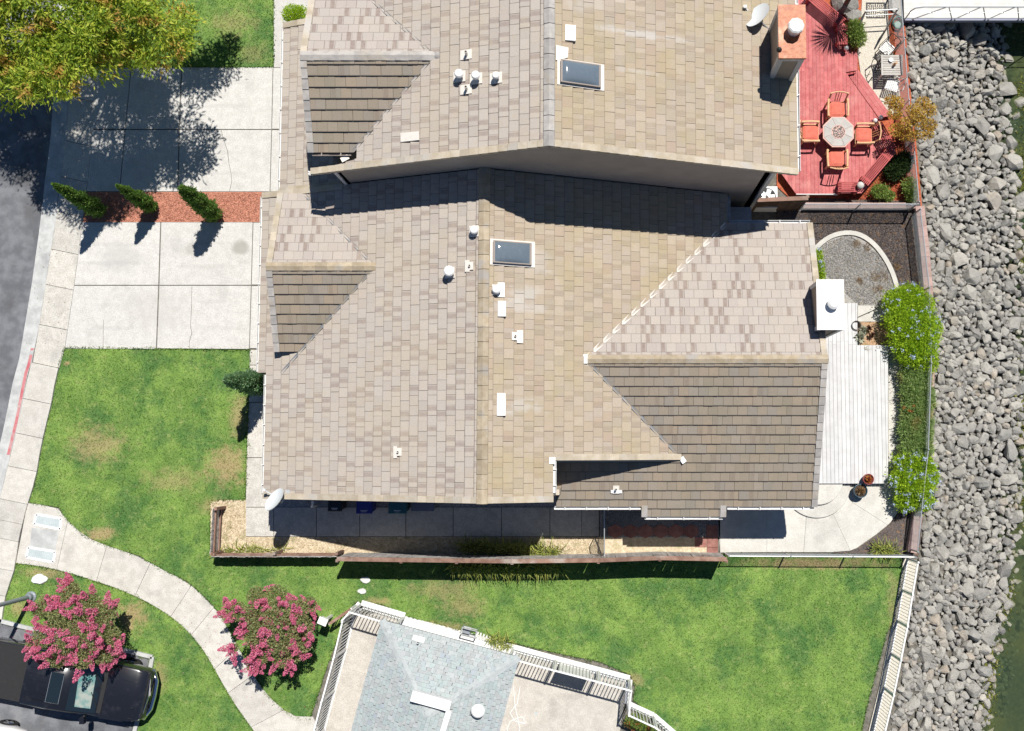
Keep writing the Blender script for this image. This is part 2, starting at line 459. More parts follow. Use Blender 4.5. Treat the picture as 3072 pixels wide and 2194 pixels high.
MT['mulch_dark'] = pm('dark_mulch', (0.075, 0.062, 0.06), (0.16, 0.135, 0.125), 22, .95, .9, 45, .03, c3=(0.24, 0.15, 0.09), grain=.7, gscale=45)
MT['mulch_tan'] = pm('tan_bark_chips', (0.38, 0.23, 0.13), (0.55, 0.38, 0.24), 26, .95, .9, 50, .03, grain=.6, gscale=45)
MT['grav_tan'] = pm('tan_gravel', (0.52, 0.42, 0.28), (0.68, 0.58, 0.42), 9, .95, .6, 60, .02, c3=(0.42, 0.37, 0.22), grain=.5, gscale=50)
MT['grav_grey'] = pm('grey_gravel', (0.30, 0.29, 0.275), (0.48, 0.465, 0.44), 30, .95, .9, 55, .03, c3=(0.44, 0.37, 0.28), grain=.7, gscale=40)
MT['grav_dark'] = pm('slate_chip_gravel', (0.2, 0.21, 0.22), (0.5, 0.51, 0.52), 34, .9, .9, 60, .03, grain=.6, gscale=45)
MT['aggregate'] = pm('pebble_aggregate', (0.50, 0.46, 0.38), (0.66, 0.62, 0.53), 24, .9, .5, 60, .02, grain=.5, gscale=45)
MT['stucco'] = pm('taupe_stucco', (0.36, 0.315, 0.275), (0.395, 0.345, 0.30), 1.5, .95, .3, 90, c3=(0.43, 0.385, 0.34))
MT['stucco_main'] = pm('beige_stucco', (0.50, 0.43, 0.34), (0.55, 0.47, 0.38), 1.5, .95, .3, 90)
MT['trim'] = flat('white_trim_paint', (0.68, 0.68, 0.67), .55, dirt=.2)
MT['trimgrey'] = flat('pale_grey_trim_paint', (0.56, 0.56, 0.555), .6, dirt=.25)
MT['panel'] = flat('taupe_panel', (0.36, 0.295, 0.235), .85, dirt=.2)
MT['white'] = flat('white_paint', (0.80, 0.80, 0.79), .45, dirt=.12)
MT['whitemetal'] = flat('white_sheet_metal', (0.82, 0.82, 0.80), .35, dirt=.1)
MT['flash'] = flat('painted_flashing', (0.72, 0.68, 0.62), .5, dirt=.25)
MT['galv'] = flat('galvanised_steel', (0.60, 0.62, 0.63), .4, .7, dirt=.2)
MT['gangway'] = pm('gangway_decking', (0.58, 0.57, 0.54), (0.65, 0.64, 0.61), 3, .7, .1)
MT['blue_beam'] = flat('blue_grey_beam', (0.16, 0.18, 0.26), .5)
MT['black'] = flat('black_rubber', (0.02, 0.02, 0.021), .6, dirt=.15, dcol=(.08, .08, .08))
MT['iron'] = flat('dark_cast_metal', (0.06, 0.055, 0.05), .5, .4, dirt=.3, dcol=(.14, .1, .07))
MT['underlay'] = flat('dark_underlay', (0.06, 0.055, 0.05), .9)
MT['copper'] = pm('copper_sheet', (0.38, 0.105, 0.035), (0.50, 0.17, 0.065), 5.5, .45, .4, 6, .06, c3=(0.66, 0.40, 0.25), metal=0.0, spec=.35)
MT['glass'] = flat('skylight_acrylic', (0.13, 0.165, 0.20), .09, dirt=.25, spec=.7, dcol=(.3, .3, .3), coat=.4)
MT['bronze'] = flat('bronze_frame', (0.30, 0.26, 0.23), .45, .3, dirt=.3)
T_W = [(0.412, 0.369, 0.327), (0.449, 0.401, 0.352), (0.430, 0.390, 0.351), (0.463, 0.415, 0.365), (0.438, 0.384, 0.336), (0.405, 0.365, 0.329), (0.456, 0.405, 0.344)]
T_E = [(0.379, 0.314, 0.239), (0.419, 0.350, 0.266), (0.399, 0.339, 0.280), (0.441, 0.370, 0.289), (0.364, 0.314, 0.247), (0.406, 0.331, 0.254), (0.384, 0.303, 0.239)]
T_N = [(0.406, 0.361, 0.328), (0.430, 0.387, 0.347), (0.418, 0.379, 0.347), (0.384, 0.340, 0.310), (0.449, 0.400, 0.353)]
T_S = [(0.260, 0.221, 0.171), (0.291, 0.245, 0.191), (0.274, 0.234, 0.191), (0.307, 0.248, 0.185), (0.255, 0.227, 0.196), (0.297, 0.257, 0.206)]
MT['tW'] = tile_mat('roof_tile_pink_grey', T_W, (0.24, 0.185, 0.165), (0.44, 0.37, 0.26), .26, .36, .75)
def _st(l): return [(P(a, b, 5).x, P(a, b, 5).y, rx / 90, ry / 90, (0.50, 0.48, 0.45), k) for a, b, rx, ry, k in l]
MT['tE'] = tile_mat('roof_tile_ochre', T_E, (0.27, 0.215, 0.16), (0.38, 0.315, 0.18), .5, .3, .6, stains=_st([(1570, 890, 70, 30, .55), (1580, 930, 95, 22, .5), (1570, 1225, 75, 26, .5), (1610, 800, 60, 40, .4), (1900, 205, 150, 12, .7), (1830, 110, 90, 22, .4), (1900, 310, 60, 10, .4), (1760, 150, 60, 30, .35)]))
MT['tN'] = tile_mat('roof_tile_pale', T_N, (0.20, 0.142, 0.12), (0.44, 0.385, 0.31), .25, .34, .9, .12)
MT['tS'] = tile_mat('roof_tile_brown', T_S, (0.19, 0.15, 0.12), (0.225, 0.205, 0.15), .4, .15, .6, .06, .8)  # south slopes: darker, browner tone than the other slopes
MT['cap'] = pm('ridge_cap_tile', (0.36, 0.295, 0.205), (0.44, 0.375, 0.28), 4, .85, .2, 60, c3=(0.35, 0.33, 0.305), vary=.35, grain=.35)
MT['capgrey'] = pm('grey_ridge_cap_tile', (0.34, 0.325, 0.31), (0.43, 0.41, 0.385), 4, .85, .2, 60, c3=(0.40, 0.35, 0.27), vary=.35, grain=.35)
MT['rake'] = pm('rake_tile', (0.42, 0.36, 0.27), (0.50, 0.445, 0.36), 3, .85, .2, 60, c3=(0.44, 0.42, 0.39), vary=.3, grain=.35)
SH = [(0.34, 0.37, 0.375), (0.41, 0.425, 0.43), (0.36, 0.43, 0.425), (0.44, 0.465, 0.47), (0.33, 0.40, 0.40), (0.37, 0.385, 0.39), (0.39, 0.46, 0.455), (0.34, 0.375, 0.42)]
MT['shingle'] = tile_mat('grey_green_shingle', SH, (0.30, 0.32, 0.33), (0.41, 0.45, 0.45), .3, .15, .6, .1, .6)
MT['pad'] = pm('pavilion_slab', (0.47, 0.44, 0.395), (0.54, 0.51, 0.46), 2.5, .9, .25, 70, c3=(0.40, 0.375, 0.34), grain=.35, gscale=34)
MT['hipcap'] = pm('hip_shingle', (0.38, 0.41, 0.415), (0.44, 0.47, 0.475), 6, .9, .3, 90, grain=.3)
MT['wood_fence'] = pm('weathered_redwood', (0.20, 0.115, 0.085), (0.30, 0.19, 0.145), 3.5, .9, .4, 40, .02, c3=(0.36, 0.30, 0.26), vary=.4, grain=.4)
MT['wood_grey'] = pm('silvered_cedar', (0.40, 0.385, 0.37), (0.55, 0.53, 0.51), 3.5, .9, .4, 40, .02, c3=(0.32, 0.26, 0.22), vary=.45, grain=.4)
MT['wood_dark'] = pm('brown_fence_boards', (0.11, 0.07, 0.05), (0.17, 0.11, 0.08), 4, .9, .4, 40, .02, vary=.5, grain=.4)
MT['deckred'] = pm('red_stained_deck', (0.47, 0.125, 0.125), (0.55, 0.175, 0.17), 4, .75, .2, 50, c3=(0.56, 0.22, 0.205), vary=.3, grain=.3, gscale=30)
MT['benchred'] = pm('red_stained_bench', (0.40, 0.075, 0.075), (0.47, 0.105, 0.10), 3, .7, .2, 50, vary=.2, grain=.2)
MT['deckwhite'] = pm('white_deck_board', (0.55, 0.55, 0.55), (0.61, 0.61, 0.61), 2.5, .7, .15, 50, vary=.16, grain=.2)
MT['cushion'] = pm('coral_cushion', (0.58, 0.145, 0.10), (0.63, 0.175, 0.125), 8, .9, .3, 120)
MT['teak'] = pm('light_teak', (0.62, 0.36, 0.18), (0.70, 0.44, 0.25), 6, .6, .2, 60)
MT['slate'] = pm('table_slate', (0.36, 0.345, 0.32), (0.43, 0.415, 0.39), 7, .5, .1, 60, vary=.35)
MT['tabletrim'] = flat('pink_table_edge', (0.60, 0.37, 0.31), .6)
MT['lava'] = pm('black_lava_glass', (0.03, 0.03, 0.03), (0.20, 0.19, 0.18), 20, .3, .9, 30, .03, c3=(0.45, 0.42, 0.4), spec=.6)
MT['wallblock'] = pm('pink_concrete_block', (0.38, 0.255, 0.225), (0.46, 0.32, 0.29), 5, .9, .4, 60, c3=(0.42, 0.35, 0.31), vary=.3, grain=.35)
MT['rock'] = rock_mat()
MT['paletable'] = pm('bleached_table_slats', (0.44, 0.42, 0.385), (0.54, 0.52, 0.48), 5, .8, .3, 60, vary=.2)
MT['rubble'] = pm('grey_rubble', (0.22, 0.215, 0.20), (0.36, 0.35, 0.325), 5, .95, .6, 20, .03, vary=.6)
MT['rockbed'] = pm('dark_rock_bed', (0.13, 0.122, 0.105), (0.21, 0.195, 0.165), 6, .95, .8, 12, .06)
MT['hexred'] = pm('red_paver', (0.27, 0.12, 0.10), (0.36, 0.18, 0.15), 5, .9, .4, 60, vary=.3, grain=.35)
MT['stone'] = pm('pale_stone', (0.55, 0.55, 0.53), (0.68, 0.68, 0.65), 7, .9, .4, 40)
MT['trunk'] = pm('bark_brown', (0.14, 0.10, 0.07), (0.24, 0.18, 0.13), 8, .95, .7, 25, .04)
MT['trunkpale'] = pm('pale_smooth_bark', (0.34, 0.28, 0.22), (0.45, 0.38, 0.31), 6, .9, .4, 25, .03)
MT['leaf_big'] = leaf_mat('broadleaf_canopy', [(0.11, 0.20, 0.03), (0.28, 0.42, 0.045), (0.52, 0.62, 0.07), (0.64, 0.66, 0.10), (0.36, 0.50, 0.055), (0.16, 0.27, 0.035)], .5, patch=(0.74, 0.42, 0.13), pscale=1.15)
MT['leaf_cyp'] = leaf_mat('cypress_foliage', [(0.10, 0.21, 0.05), (0.18, 0.34, 0.07), (0.33, 0.47, 0.11), (0.12, 0.26, 0.06)], .4)
MT['leaf_jun'] = leaf_mat('juniper_foliage', [(0.11, 0.25, 0.11), (0.21, 0.40, 0.18), (0.40, 0.56, 0.31), (0.14, 0.30, 0.13)], .4)
MT['leaf_crape'] = leaf_mat('crape_myrtle_leaf', [(0.16, 0.21, 0.08), (0.28, 0.33, 0.13), (0.42, 0.44, 0.20), (0.22, 0.26, 0.10), (0.42, 0.30, 0.16)], .4)
MT['pink'] = leaf_mat('pink_blossom', [(0.64, 0.09, 0.22), (0.76, 0.17, 0.36), (0.72, 0.22, 0.32), (0.84, 0.36, 0.50), (0.60, 0.13, 0.18), (0.80, 0.25, 0.44)], .35)
MT['leaf_lime'] = leaf_mat('lime_leaf', [(0.20, 0.36, 0.025), (0.40, 0.60, 0.035), (0.62, 0.78, 0.06), (0.28, 0.48, 0.03)], .5)
MT['blue'] = leaf_mat('pale_blue_flower', [(0.42, 0.52, 0.80), (0.55, 0.64, 0.86), (0.62, 0.72, 0.90)], .25)
MT['leaf_rose'] = leaf_mat('rosemary_leaf', [(0.20, 0.34, 0.11), (0.32, 0.48, 0.16), (0.50, 0.58, 0.24), (0.25, 0.40, 0.11)], .5, patch=(0.54, 0.48, 0.20), pscale=1.3)
MT['leaf_amber'] = leaf_mat('amber_leaf', [(0.50, 0.30, 0.04), (0.62, 0.40, 0.07), (0.58, 0.42, 0.10), (0.42, 0.32, 0.07), (0.62, 0.32, 0.05)])
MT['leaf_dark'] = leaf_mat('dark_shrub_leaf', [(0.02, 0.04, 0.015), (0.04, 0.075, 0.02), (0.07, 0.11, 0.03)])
MT['leaf_mid'] = leaf_mat('green_shrub_leaf', [(0.140, 0.238, 0.042), (0.252, 0.364, 0.070), (0.364, 0.462, 0.126), (0.196, 0.294, 0.070)])
MT['leaf_algae'] = leaf_mat('algae', [(0.16, 0.17, 0.03), (0.27, 0.28, 0.05), (0.38, 0.36, 0.09), (0.12, 0.15, 0.03)], .3)
MT['leaf_blade'] = leaf_mat('strap_leaf', [(0.140, 0.182, 0.042), (0.280, 0.336, 0.070), (0.532, 0.532, 0.126), (0.070, 0.140, 0.042)])
MT['leaf_dry'] = leaf_mat('dry_leaf', [(0.32, 0.20, 0.09), (0.42, 0.28, 0.13), (0.25, 0.14, 0.07), (0.45, 0.34, 0.2)])
MT['agave'] = leaf_mat('grey_green_succulent', [(0.28, 0.31, 0.22), (0.40, 0.42, 0.31), (0.48, 0.46, 0.36)], .15)
MT['aeonium'] = leaf_mat('dark_rosette', [(0.06, 0.025, 0.02), (0.12, 0.05, 0.035), (0.16, 0.08, 0.05)], .1)
MT['yellowsucc'] = leaf_mat('yellow_succulent', [(0.38, 0.36, 0.12), (0.52, 0.46, 0.18), (0.30, 0.33, 0.10)], .2)
MT['redleaf'] = leaf_mat('red_succulent', [(0.40, 0.05, 0.03), (0.52, 0.16, 0.05), (0.32, 0.22, 0.04)], .2)
MT['palm'] = leaf_mat('palm_leaf', [(0.08, 0.13, 0.04), (0.13, 0.19, 0.06)])
MT['pot_blue'] = flat('glazed_blue_pot', (0.03, 0.07, 0.10), .25, dirt=.2)
MT['pot_red'] = flat('terracotta_glaze', (0.28, 0.05, 0.05), .35)
MT['soil'] = pm('potting_soil', (0.05, 0.035, 0.025), (0.09, 0.06, 0.04), 20, .95, .8, 40)
MT['bin_black'] = flat('black_bin_plastic', (0.02, 0.025, 0.03), .5)
MT['bin_blue'] = flat('blue_bin_plastic', (0.025, 0.04, 0.24), .5)
MT['bin_teal'] = flat('teal_bin_plastic', (0.02, 0.12, 0.14), .5)
MT['chrome'] = flat('chrome', (0.75, 0.76, 0.78), .08, 1.0, dirt=.05)
MT['carblack'] = flat('black_car_paint', (0.012, 0.013, 0.017), .22, 0.0, .5, dirt=.45, dscale=3.0, dcol=(0.05, 0.05, 0.055), coat=1.0)
MT['carwhite'] = flat('white_car_paint', (0.78, 0.78, 0.78), .25, dirt=.05, coat=1.0)
MT['carglass'] = flat('tinted_car_glass', (0.012, 0.02, 0.025), .04, dirt=.1, spec=1.0, dcol=(.06, .07, .07), coat=1.0)
MT['sunshade'] = pm('windshield_sunshade_foil', (0.10, 0.26, 0.25), (0.36, 0.40, 0.36), 3.5, .4, .3, 8, .02, c3=(0.05, 0.40, 0.38))
MT['headlamp'] = flat('headlamp_lens', (0.62, 0.65, 0.66), .1, dirt=.1, coat=1.0)
MT['dish'] = flat('pale_grey_dish', (0.66, 0.69, 0.70), .4, dirt=.1)
MT['plate'] = pm('cast_grey_plate', (0.42, 0.48, 0.49), (0.48, 0.54, 0.55), 4, .7, .3, 60)
MT['pole'] = flat('grey_painted_pole', (0.26, 0.29, 0.33), .5, .2, dirt=.2)
MT['lettering'] = flat('white_lettering', (0.75, 0.75, 0.75), .6, dirt=0)

def water_mat():
    m, nt, b = new_mat('green_shallow_water'); N = NT(nt)
    b.inputs['Roughness'].default_value = 0.06; b.inputs['IOR'].default_value = 1.33
    b.inputs['Specular IOR Level'].default_value = 0.5
    col = N.mix(N.sstep(N.noise(0.5, 4), .4, .65), (0.055, 0.085, 0.05), (0.10, 0.125, 0.055))
    N.l(col, b.inputs['Base Color'])
    b.inputs['Transmission Weight'].default_value = 0.5
    N.bump(N.noise(2.5, 4, None, .6), 0.12, 0.05, b)
    return m
MT['water'] = water_mat()

def fix_water():
    m = MT['water']; nt = m.node_tree; b = nt.nodes['Principled BSDF']
    b.inputs['Transmission Weight'].default_value = 0.0
    t = nt.nodes.new('ShaderNodeBsdfTransparent'); t.inputs[0].default_value = (0.62, 0.72, 0.5, 1)
    mx = nt.nodes.new('ShaderNodeMixShader'); mx.inputs[0].default_value = 0.5
    nt.links.new(t.outputs[0], mx.inputs[1]); nt.links.new(b.outputs[0], mx.inputs[2])
    nt.links.new(mx.outputs[0], nt.nodes['Material Output'].inputs[0])
fix_water()

# ================================================================== GROUND
def sheet(name, poly, z, mat, kind='structure', thick=0.0, parent=None):
    m = MB()
    if thick: m.prism(poly, z - thick, z)
    else:
        m.prism(poly, z - 0.02, z)
    o = m.build(name, mat, parent)
    if kind: o["kind"] = kind
    return o

def clipline(pts):  # interpolate x at y along a photo polyline
    ys = [p[1] for p in pts]; xs = [p[0] for p in pts]
    return lambda y: float(np.interp(y, ys, xs))

# one earth sheet: level at the houses, falling to the water bed at the right
fence_line = [(2660, -500), (2703, 0), (2727, 300), (2741, 425), (2760, 591), (2786, 863), (2793, 1089), (2784, 1349), (2765, 1526), (2752, 1670), (2655, 2194), (2560, 2700)]
fx = clipline(fence_line)
m = MB(); rows = list(range(-3000, 5001, 250)); prof = [(-9000, -.03), (-1400, -.03), (0, -.03), (28, -.10), (110, -.45), (220, -1.05), (330, -1.75), (520, -2.6), (1600, -4.5), (9000, -6.0)]
vs = []; nx = len(prof)
for y in rows:
    for dx, z in prof:
        q = P(fx(y) + dx, y, 0); vs.append((q.x, q.y, z))
fs = []
for i in range(len(rows) - 1):
    for j in range(nx - 1):
        fs.append((i * nx + j, (i + 1) * nx + j, (i + 1) * nx + j + 1, i * nx + j + 1))
m.add(vs, fs); struct('ground', m, MT['rockbed'])

WATER = -1.45
m = MB(); a = [(fx(y) + 215, y) for y in rows]
vs = []; fs = []
for i, (x, y) in enumerate(a):
    q = P(x, y, 0); q2 = P(x + 9000, y, 0); vs += [(q.x, q.y, WATER), (q2.x, q2.y, WATER)]
    if i: k = 2 * i; fs.append((k - 2, k, k + 1, k - 1))
m.add(vs, fs); struct('water', m, MT['water'])

# --- road, gutter, kerb, sidewalk along the left
road_edge = [(215, -600), (185, -200), (172, 60), (163, 236), (152, 421), (127, 600), (126, 634), (96, 850), (57, 1083), (44, 1120), (15, 1268), (0, 1334), (-40, 1500), (-95, 1700), (-160, 1900), (-330, 2500)]
rx = clipline(road_edge)
poly = [(rx(y), y) for y in (-600, -200, 60, 236, 421, 600, 634, 850, 1083, 1268, 1334, 1500, 1700, 1900, 2500)] + [(-1500, 2500), (-1500, -600)]
sheet('road', pp(poly), 0.0, MT['asphalt'])
bay = [(-600, 1843), (0, 1866), (70, 1884), (368, 1953), (452, 1974), (446, 2010), (400, 2194), (330, 2420), (-600, 2420)]
sheet('parking_bay', pp(bay), 0.004, MT['asphalt'])
kerb_front = [(p[0] + w, p[1]) for p, w in zip(road_edge, (36, 36, 36, 34, 34, 34, 34, 30, 32, 32, 32, 31, 31, 31, 31, 31))]
kf = clipline(kerb_front)
ys = list(range(-500, 2501, 75))
m = MB()
for i in range(len(ys) - 1):
    y0, y1 = ys[i], ys[i + 1]
    m.prism(pp([(rx(y0), y0), (kf(y0), y0), (kf(y1), y1), (rx(y1), y1)]), -.02, .008)
struct('gutter', m, MT['gutterpan'])
# kerb: lowered along the two driveways, full height with faded red paint beyond
kt = lambda y: 0.045 if y < 1000 else min(0.13, 0.045 + (y - 1000) / 60 * 0.085)
def kerb_strip(name, y0, y1, mat, w0=0.0, w1=13.0, dz=0.0, step=24):
    m = MB(); n = max(1, int((y1 - y0) / step))
    vs = []; fs = []
    for i in range(n + 1):
        y = y0 + (y1 - y0) * i / n; z = kt(y) + dz
        for px, zz in ((kf(y) + w0, 0.0), (kf(y) + w0 + 1, z), (kf(y) + w1, z), (kf(y) + w1, 0.0)):
            q = P(px, y, 0); vs.append((q.x, q.y, zz))
        if i:
            b = 4 * i
            for k in range(3): fs.append((b - 4 + k, b + k, b + k + 1, b - 3 + k))
    m.add(vs, fs); return m
kerb = struct('kerb', kerb_strip('kerb', -500, 2500, None), MT['gutterpan'])
rp = kerb_strip('p', 1046, 1365, None, 1.5, 11.5, .004).build('red_paint', MT['redcurb'], kerb)
rp2 = kerb_strip('p', 1525, 1700, None, 1.5, 11.5, .004).build('red_paint', MT['redcurb'], kerb)
# sidewalk slabs
sw_back = [(kf(y) + 13.5, y) for y in ys]; sb = clipline(sw_back)
lawn_side = [(330, -500), (318, -100), (306, 60), (297, 205), (281, 388), (260, 577), (248, 667), (223, 855), (196, 1037), (192, 1047), (172, 1120), (162, 1183), (129, 1320), (111, 1427), (85, 1508), (62, 1600), (50, 1690), (20, 1780), (8, 1862), (0, 1900)]
ls = clipline(lawn_side)
walk = struct('sidewalk', MB().prism(pp([(sb(y), y) for y in range(-500, 1861, 59)] + [(ls(y) - 1, y) for y in range(1860, -501, -59)]), -.03, .006), MT['rockbed'])
joints = [-500, -390, -280, -170, -60, 50, 165, 295, 428, 535, 640, 752, 858, 978, 1092, 1200, 1303, 1402, 1500, 1560, 1612, 1700, 1775, 1855]
for i in range(len(joints) - 1):
    y0, y1 = joints[i], joints[i + 1]; sk = 13
    q = [(sb(y0), y0 - 4), (ls(y0), y0 + sk), (ls((y0 + y1) / 2), (y0 + y1) / 2 + sk), (ls(y1), y1 + sk), (sb(y1), y1 - 4), (sb((y0 + y1) / 2), (y0 + y1) / 2 - 4)]
    link('slab', MB().prism(shrink(pp(q), .008), .0, .05 if y0 < 1000 else .12).mesh('slab', MT['walk']), walk)

def slabs(parent, quads, z, mat, gap=.011, name='slab', z0=-.02):
    for q in quads:
        link(name, MB().prism(shrink(pp(q), gap), z0, z).mesh(name, mat), parent)

# --- driveways
dn = struct('driveway_north', MB().prism(pp([(297, 203), (848, 203), (848, 577), (260, 577)]), -.03, .005), MT['rockbed'])
def colx(top, mid, bot, y): return float(np.interp(y, [203, 390, 577], [top, mid, bot]))
cols = [(297, 280, 261), (395, 377, 360), (546, 539, 535), (821, 817, 812), (850, 849, 847)]
for (y0, y1) in ((203, 390), (390, 577)):
    slabs(dn, [[(colx(*cols[i], y0), y0), (colx(*cols[i + 1], y0), y0), (colx(*cols[i + 1], y1), y1), (colx(*cols[i], y1), y1)] for i in range(4)], .05, MT['conc'], .021)
ds = struct('driveway_south', MB().prism(pp([(249, 667), (800, 667), (796, 1050), (194, 1044)]), -.03, .005), MT['rockbed'])
cols = [(248, 223, 195), (484, 478, 471), (761, 756, 750), (800, 800, 800)]
def coly(c, y): return float(np.interp(y, [667, 857, 1047], list(c)))
for (y0, y1) in ((667, 857), (857, 1047)):
    slabs(ds, [[(coly(cols[i], y0), y0), (coly(cols[i + 1], y0), y0), (coly(cols[i + 1], y1), y1 + (2 if y1 > 1000 else 0)), (coly(cols[i], y1), y1)] for i in range(3)], .05, MT['conc'], .021)
# hairline cracks in the slabs
def crack(parent, pts, z):
    m = MB()
    for i in range(len(pts) - 1):
        a, b = P(*pts[i]), P(*pts[i + 1]); m.beam((a.x, a.y, z), (b.x, b.y, z), R.uniform(.010, .022), .003)
    m.build('crack', MT['rockbed'], parent)
crack(dn, [(665, 392), (672, 420), (684, 455), (688, 490), (694, 520), (697, 545), (690, 575)], .0505)
crack(ds, [(577, 860), (576, 920), (573, 980), (577, 1000), (569, 1028), (571, 1046)], .0505)
crack(ds, [(312, 960), (311, 1046)], .0505)
bark = sheet('bark_bed', pp([(248, 577), (792, 577), (792, 667), (248, 667)]), .03, MT['bark'])
x, y = sample_poly(pp([(250, 579), (792, 579), (792, 665), (250, 665)]), 9000)
C = np.stack([x, y, np.full(len(x), .045)], 1); D = randdir(len(x)); D[:, 2] *= .3
o = link('bark_chips', np_mesh('bark_chips', leaf_verts(C, D, NR.uniform(.03, .08, len(x)), NR.uniform(.012, .03, len(x))), 4, MT['bark'], NR.uniform(0, 1, len(x))), bark, kind='stuff')

# --- front walk and side path
fw = struct('front_walk', MB().prism(pp([(748, 1050), (806, 1050), (800, 1500), (739, 1520)]), -.03, .004), MT['rockbed'])
slabs(fw, [[(750, 1050), (815, 1050), (815, 1096), (749, 1096)], [(749, 1096), (830, 1096), (830, 1208), (747, 1208)], [(747, 1208), (830, 1208), (830, 1373), (741, 1373)], [(741, 1373), (830, 1373), (830, 1522), (738, 1522)]], .045, MT['walk'])
spth = struct('side_path', MB().prism(pp([(738, 1522), (1800, 1522), (1800, 1611), (739, 1611)]), -.03, .004), MT['rockbed'])
jx = [738, 822, 950, 1080, 1218, 1360, 1505, 1650, 1745, 1797]
slabs(spth, [[(jx[i], 1522), (jx[i + 1], 1522), (jx[i + 1], 1610), (jx[i], 1610)] for i in range(len(jx) - 1)], .045, MT['walk'])
sheet('gravel_strip', pp([(822, 1470), (1820, 1470), (1820, 1522), (822, 1522)]), .02, MT['grav_dark'])
gt = sheet('tan_gravel', pp([(632, 1508), (660, 1500), (739, 1500), (739, 1611), (1800, 1611), (1800, 1668), (632, 1664)]), .025, MT['grav_tan'])
sheet('tan_soil', pp([(1800, 1611), (2120, 1611), (2120, 1662), (1800, 1662)]), .02, MT['grav_tan'])
sheet('slate_gravel', pp([(1800, 1500), (2160, 1500), (2160, 1611), (1800, 1611)]), .02, MT['grav_dark'])
# hexagonal red pavers beside the gate, square ones at the patio end
hx = struct('stepping_paver_path', MB().prism(pp([(1822, 1575), (2150, 1575), (2150, 1612), (1822, 1612)]), .0, .022), MT['grav_dark'])
c0 = P(1846, 1594); dxm = 45 / 80
for i in range(6):
    cx, cy = c0.x + i * dxm, c0.y
    link('paver', MB().prism([(cx + .315 * math.cos(math.radians(60 * k + 90)), cy + .26 * math.sin(math.radians(60 * k + 90))) for k in range(6)], .0, .05).mesh('paver', MT['hexred']), hx)
for i, (xa, ya, xb, yb) in enumerate([(2118, 1575, 2154, 1611), (2084, 1611, 2120, 1642), (2120, 1611, 2154, 1642), (2120, 1642, 2154, 1664)]):
    link('paver', MB().prism(shrink(pp([(xa, ya), (xb, ya), (xb, yb), (xa, yb)]), .008), .0, .05).mesh('paver', MT['hexred']), hx)

# --- curved path, lower left
up_edge = [(85, 1508), (130, 1515), (178, 1522), (190, 1545), (222, 1580), (255, 1607), (300, 1630), (420, 1668), (480, 1705), (560, 1742), (625, 1800), (660, 1840), (690, 1895), (735, 1975), (770, 2040), (815, 2100), (880, 2150), (940, 2160)]
lo_edge = [(50, 1690), (90, 1694), (160, 1705), (245, 1729), (395, 1779), (500, 1838), (565, 1890), (620, 1960), (660, 2035), (710, 2120), (765, 2194), (800, 2250)]
def resamp(pts, n):
    p = np.array(pts, float); d = np.r_[0, np.cumsum(np.hypot(*np.diff(p, axis=0).T))]; t = np.linspace(0, d[-1], n)
    return [(np.interp(k, d, p[:, 0]), np.interp(k, d, p[:, 1])) for k in t]
def smooth_px(pts, n, it=3):
    for _ in range(it):
        q = [pts[0]]
        for a_, b_ in zip(pts[:-1], pts[1:]): q += [(a_[0] * .75 + b_[0] * .25, a_[1] * .75 + b_[1] * .25), (a_[0] * .25 + b_[0] * .75, a_[1] * .25 + b_[1] * .75)]
        pts = q + [pts[-1]]
    return resamp(pts, n)
NP = 25
U_, L_ = smooth_px(up_edge, NP), smooth_px(lo_edge, NP)
cp = struct('curved_path', MB().prism(pp(U_ + L_[::-1]), -.03, .004), MT['rockbed'])
cuts = [0, 3, 6, 9, 12, 14, 17, 19, 22, 24]
for a, b in zip(cuts[:-1], cuts[1:]):
    link('slab', MB().prism(shrink(pp(U_[a:b + 1] + L_[a:b + 1][::-1]), .006), -.02, .06).mesh('slab', MT['walk']), cp)
tip = pp([(940, 2150), (870, 2148), (800, 2250), (930, 2400), (1010, 2300)])
link('slab', MB().prism(tip, -.02, .055).mesh('slab', MT['walk']), cp)

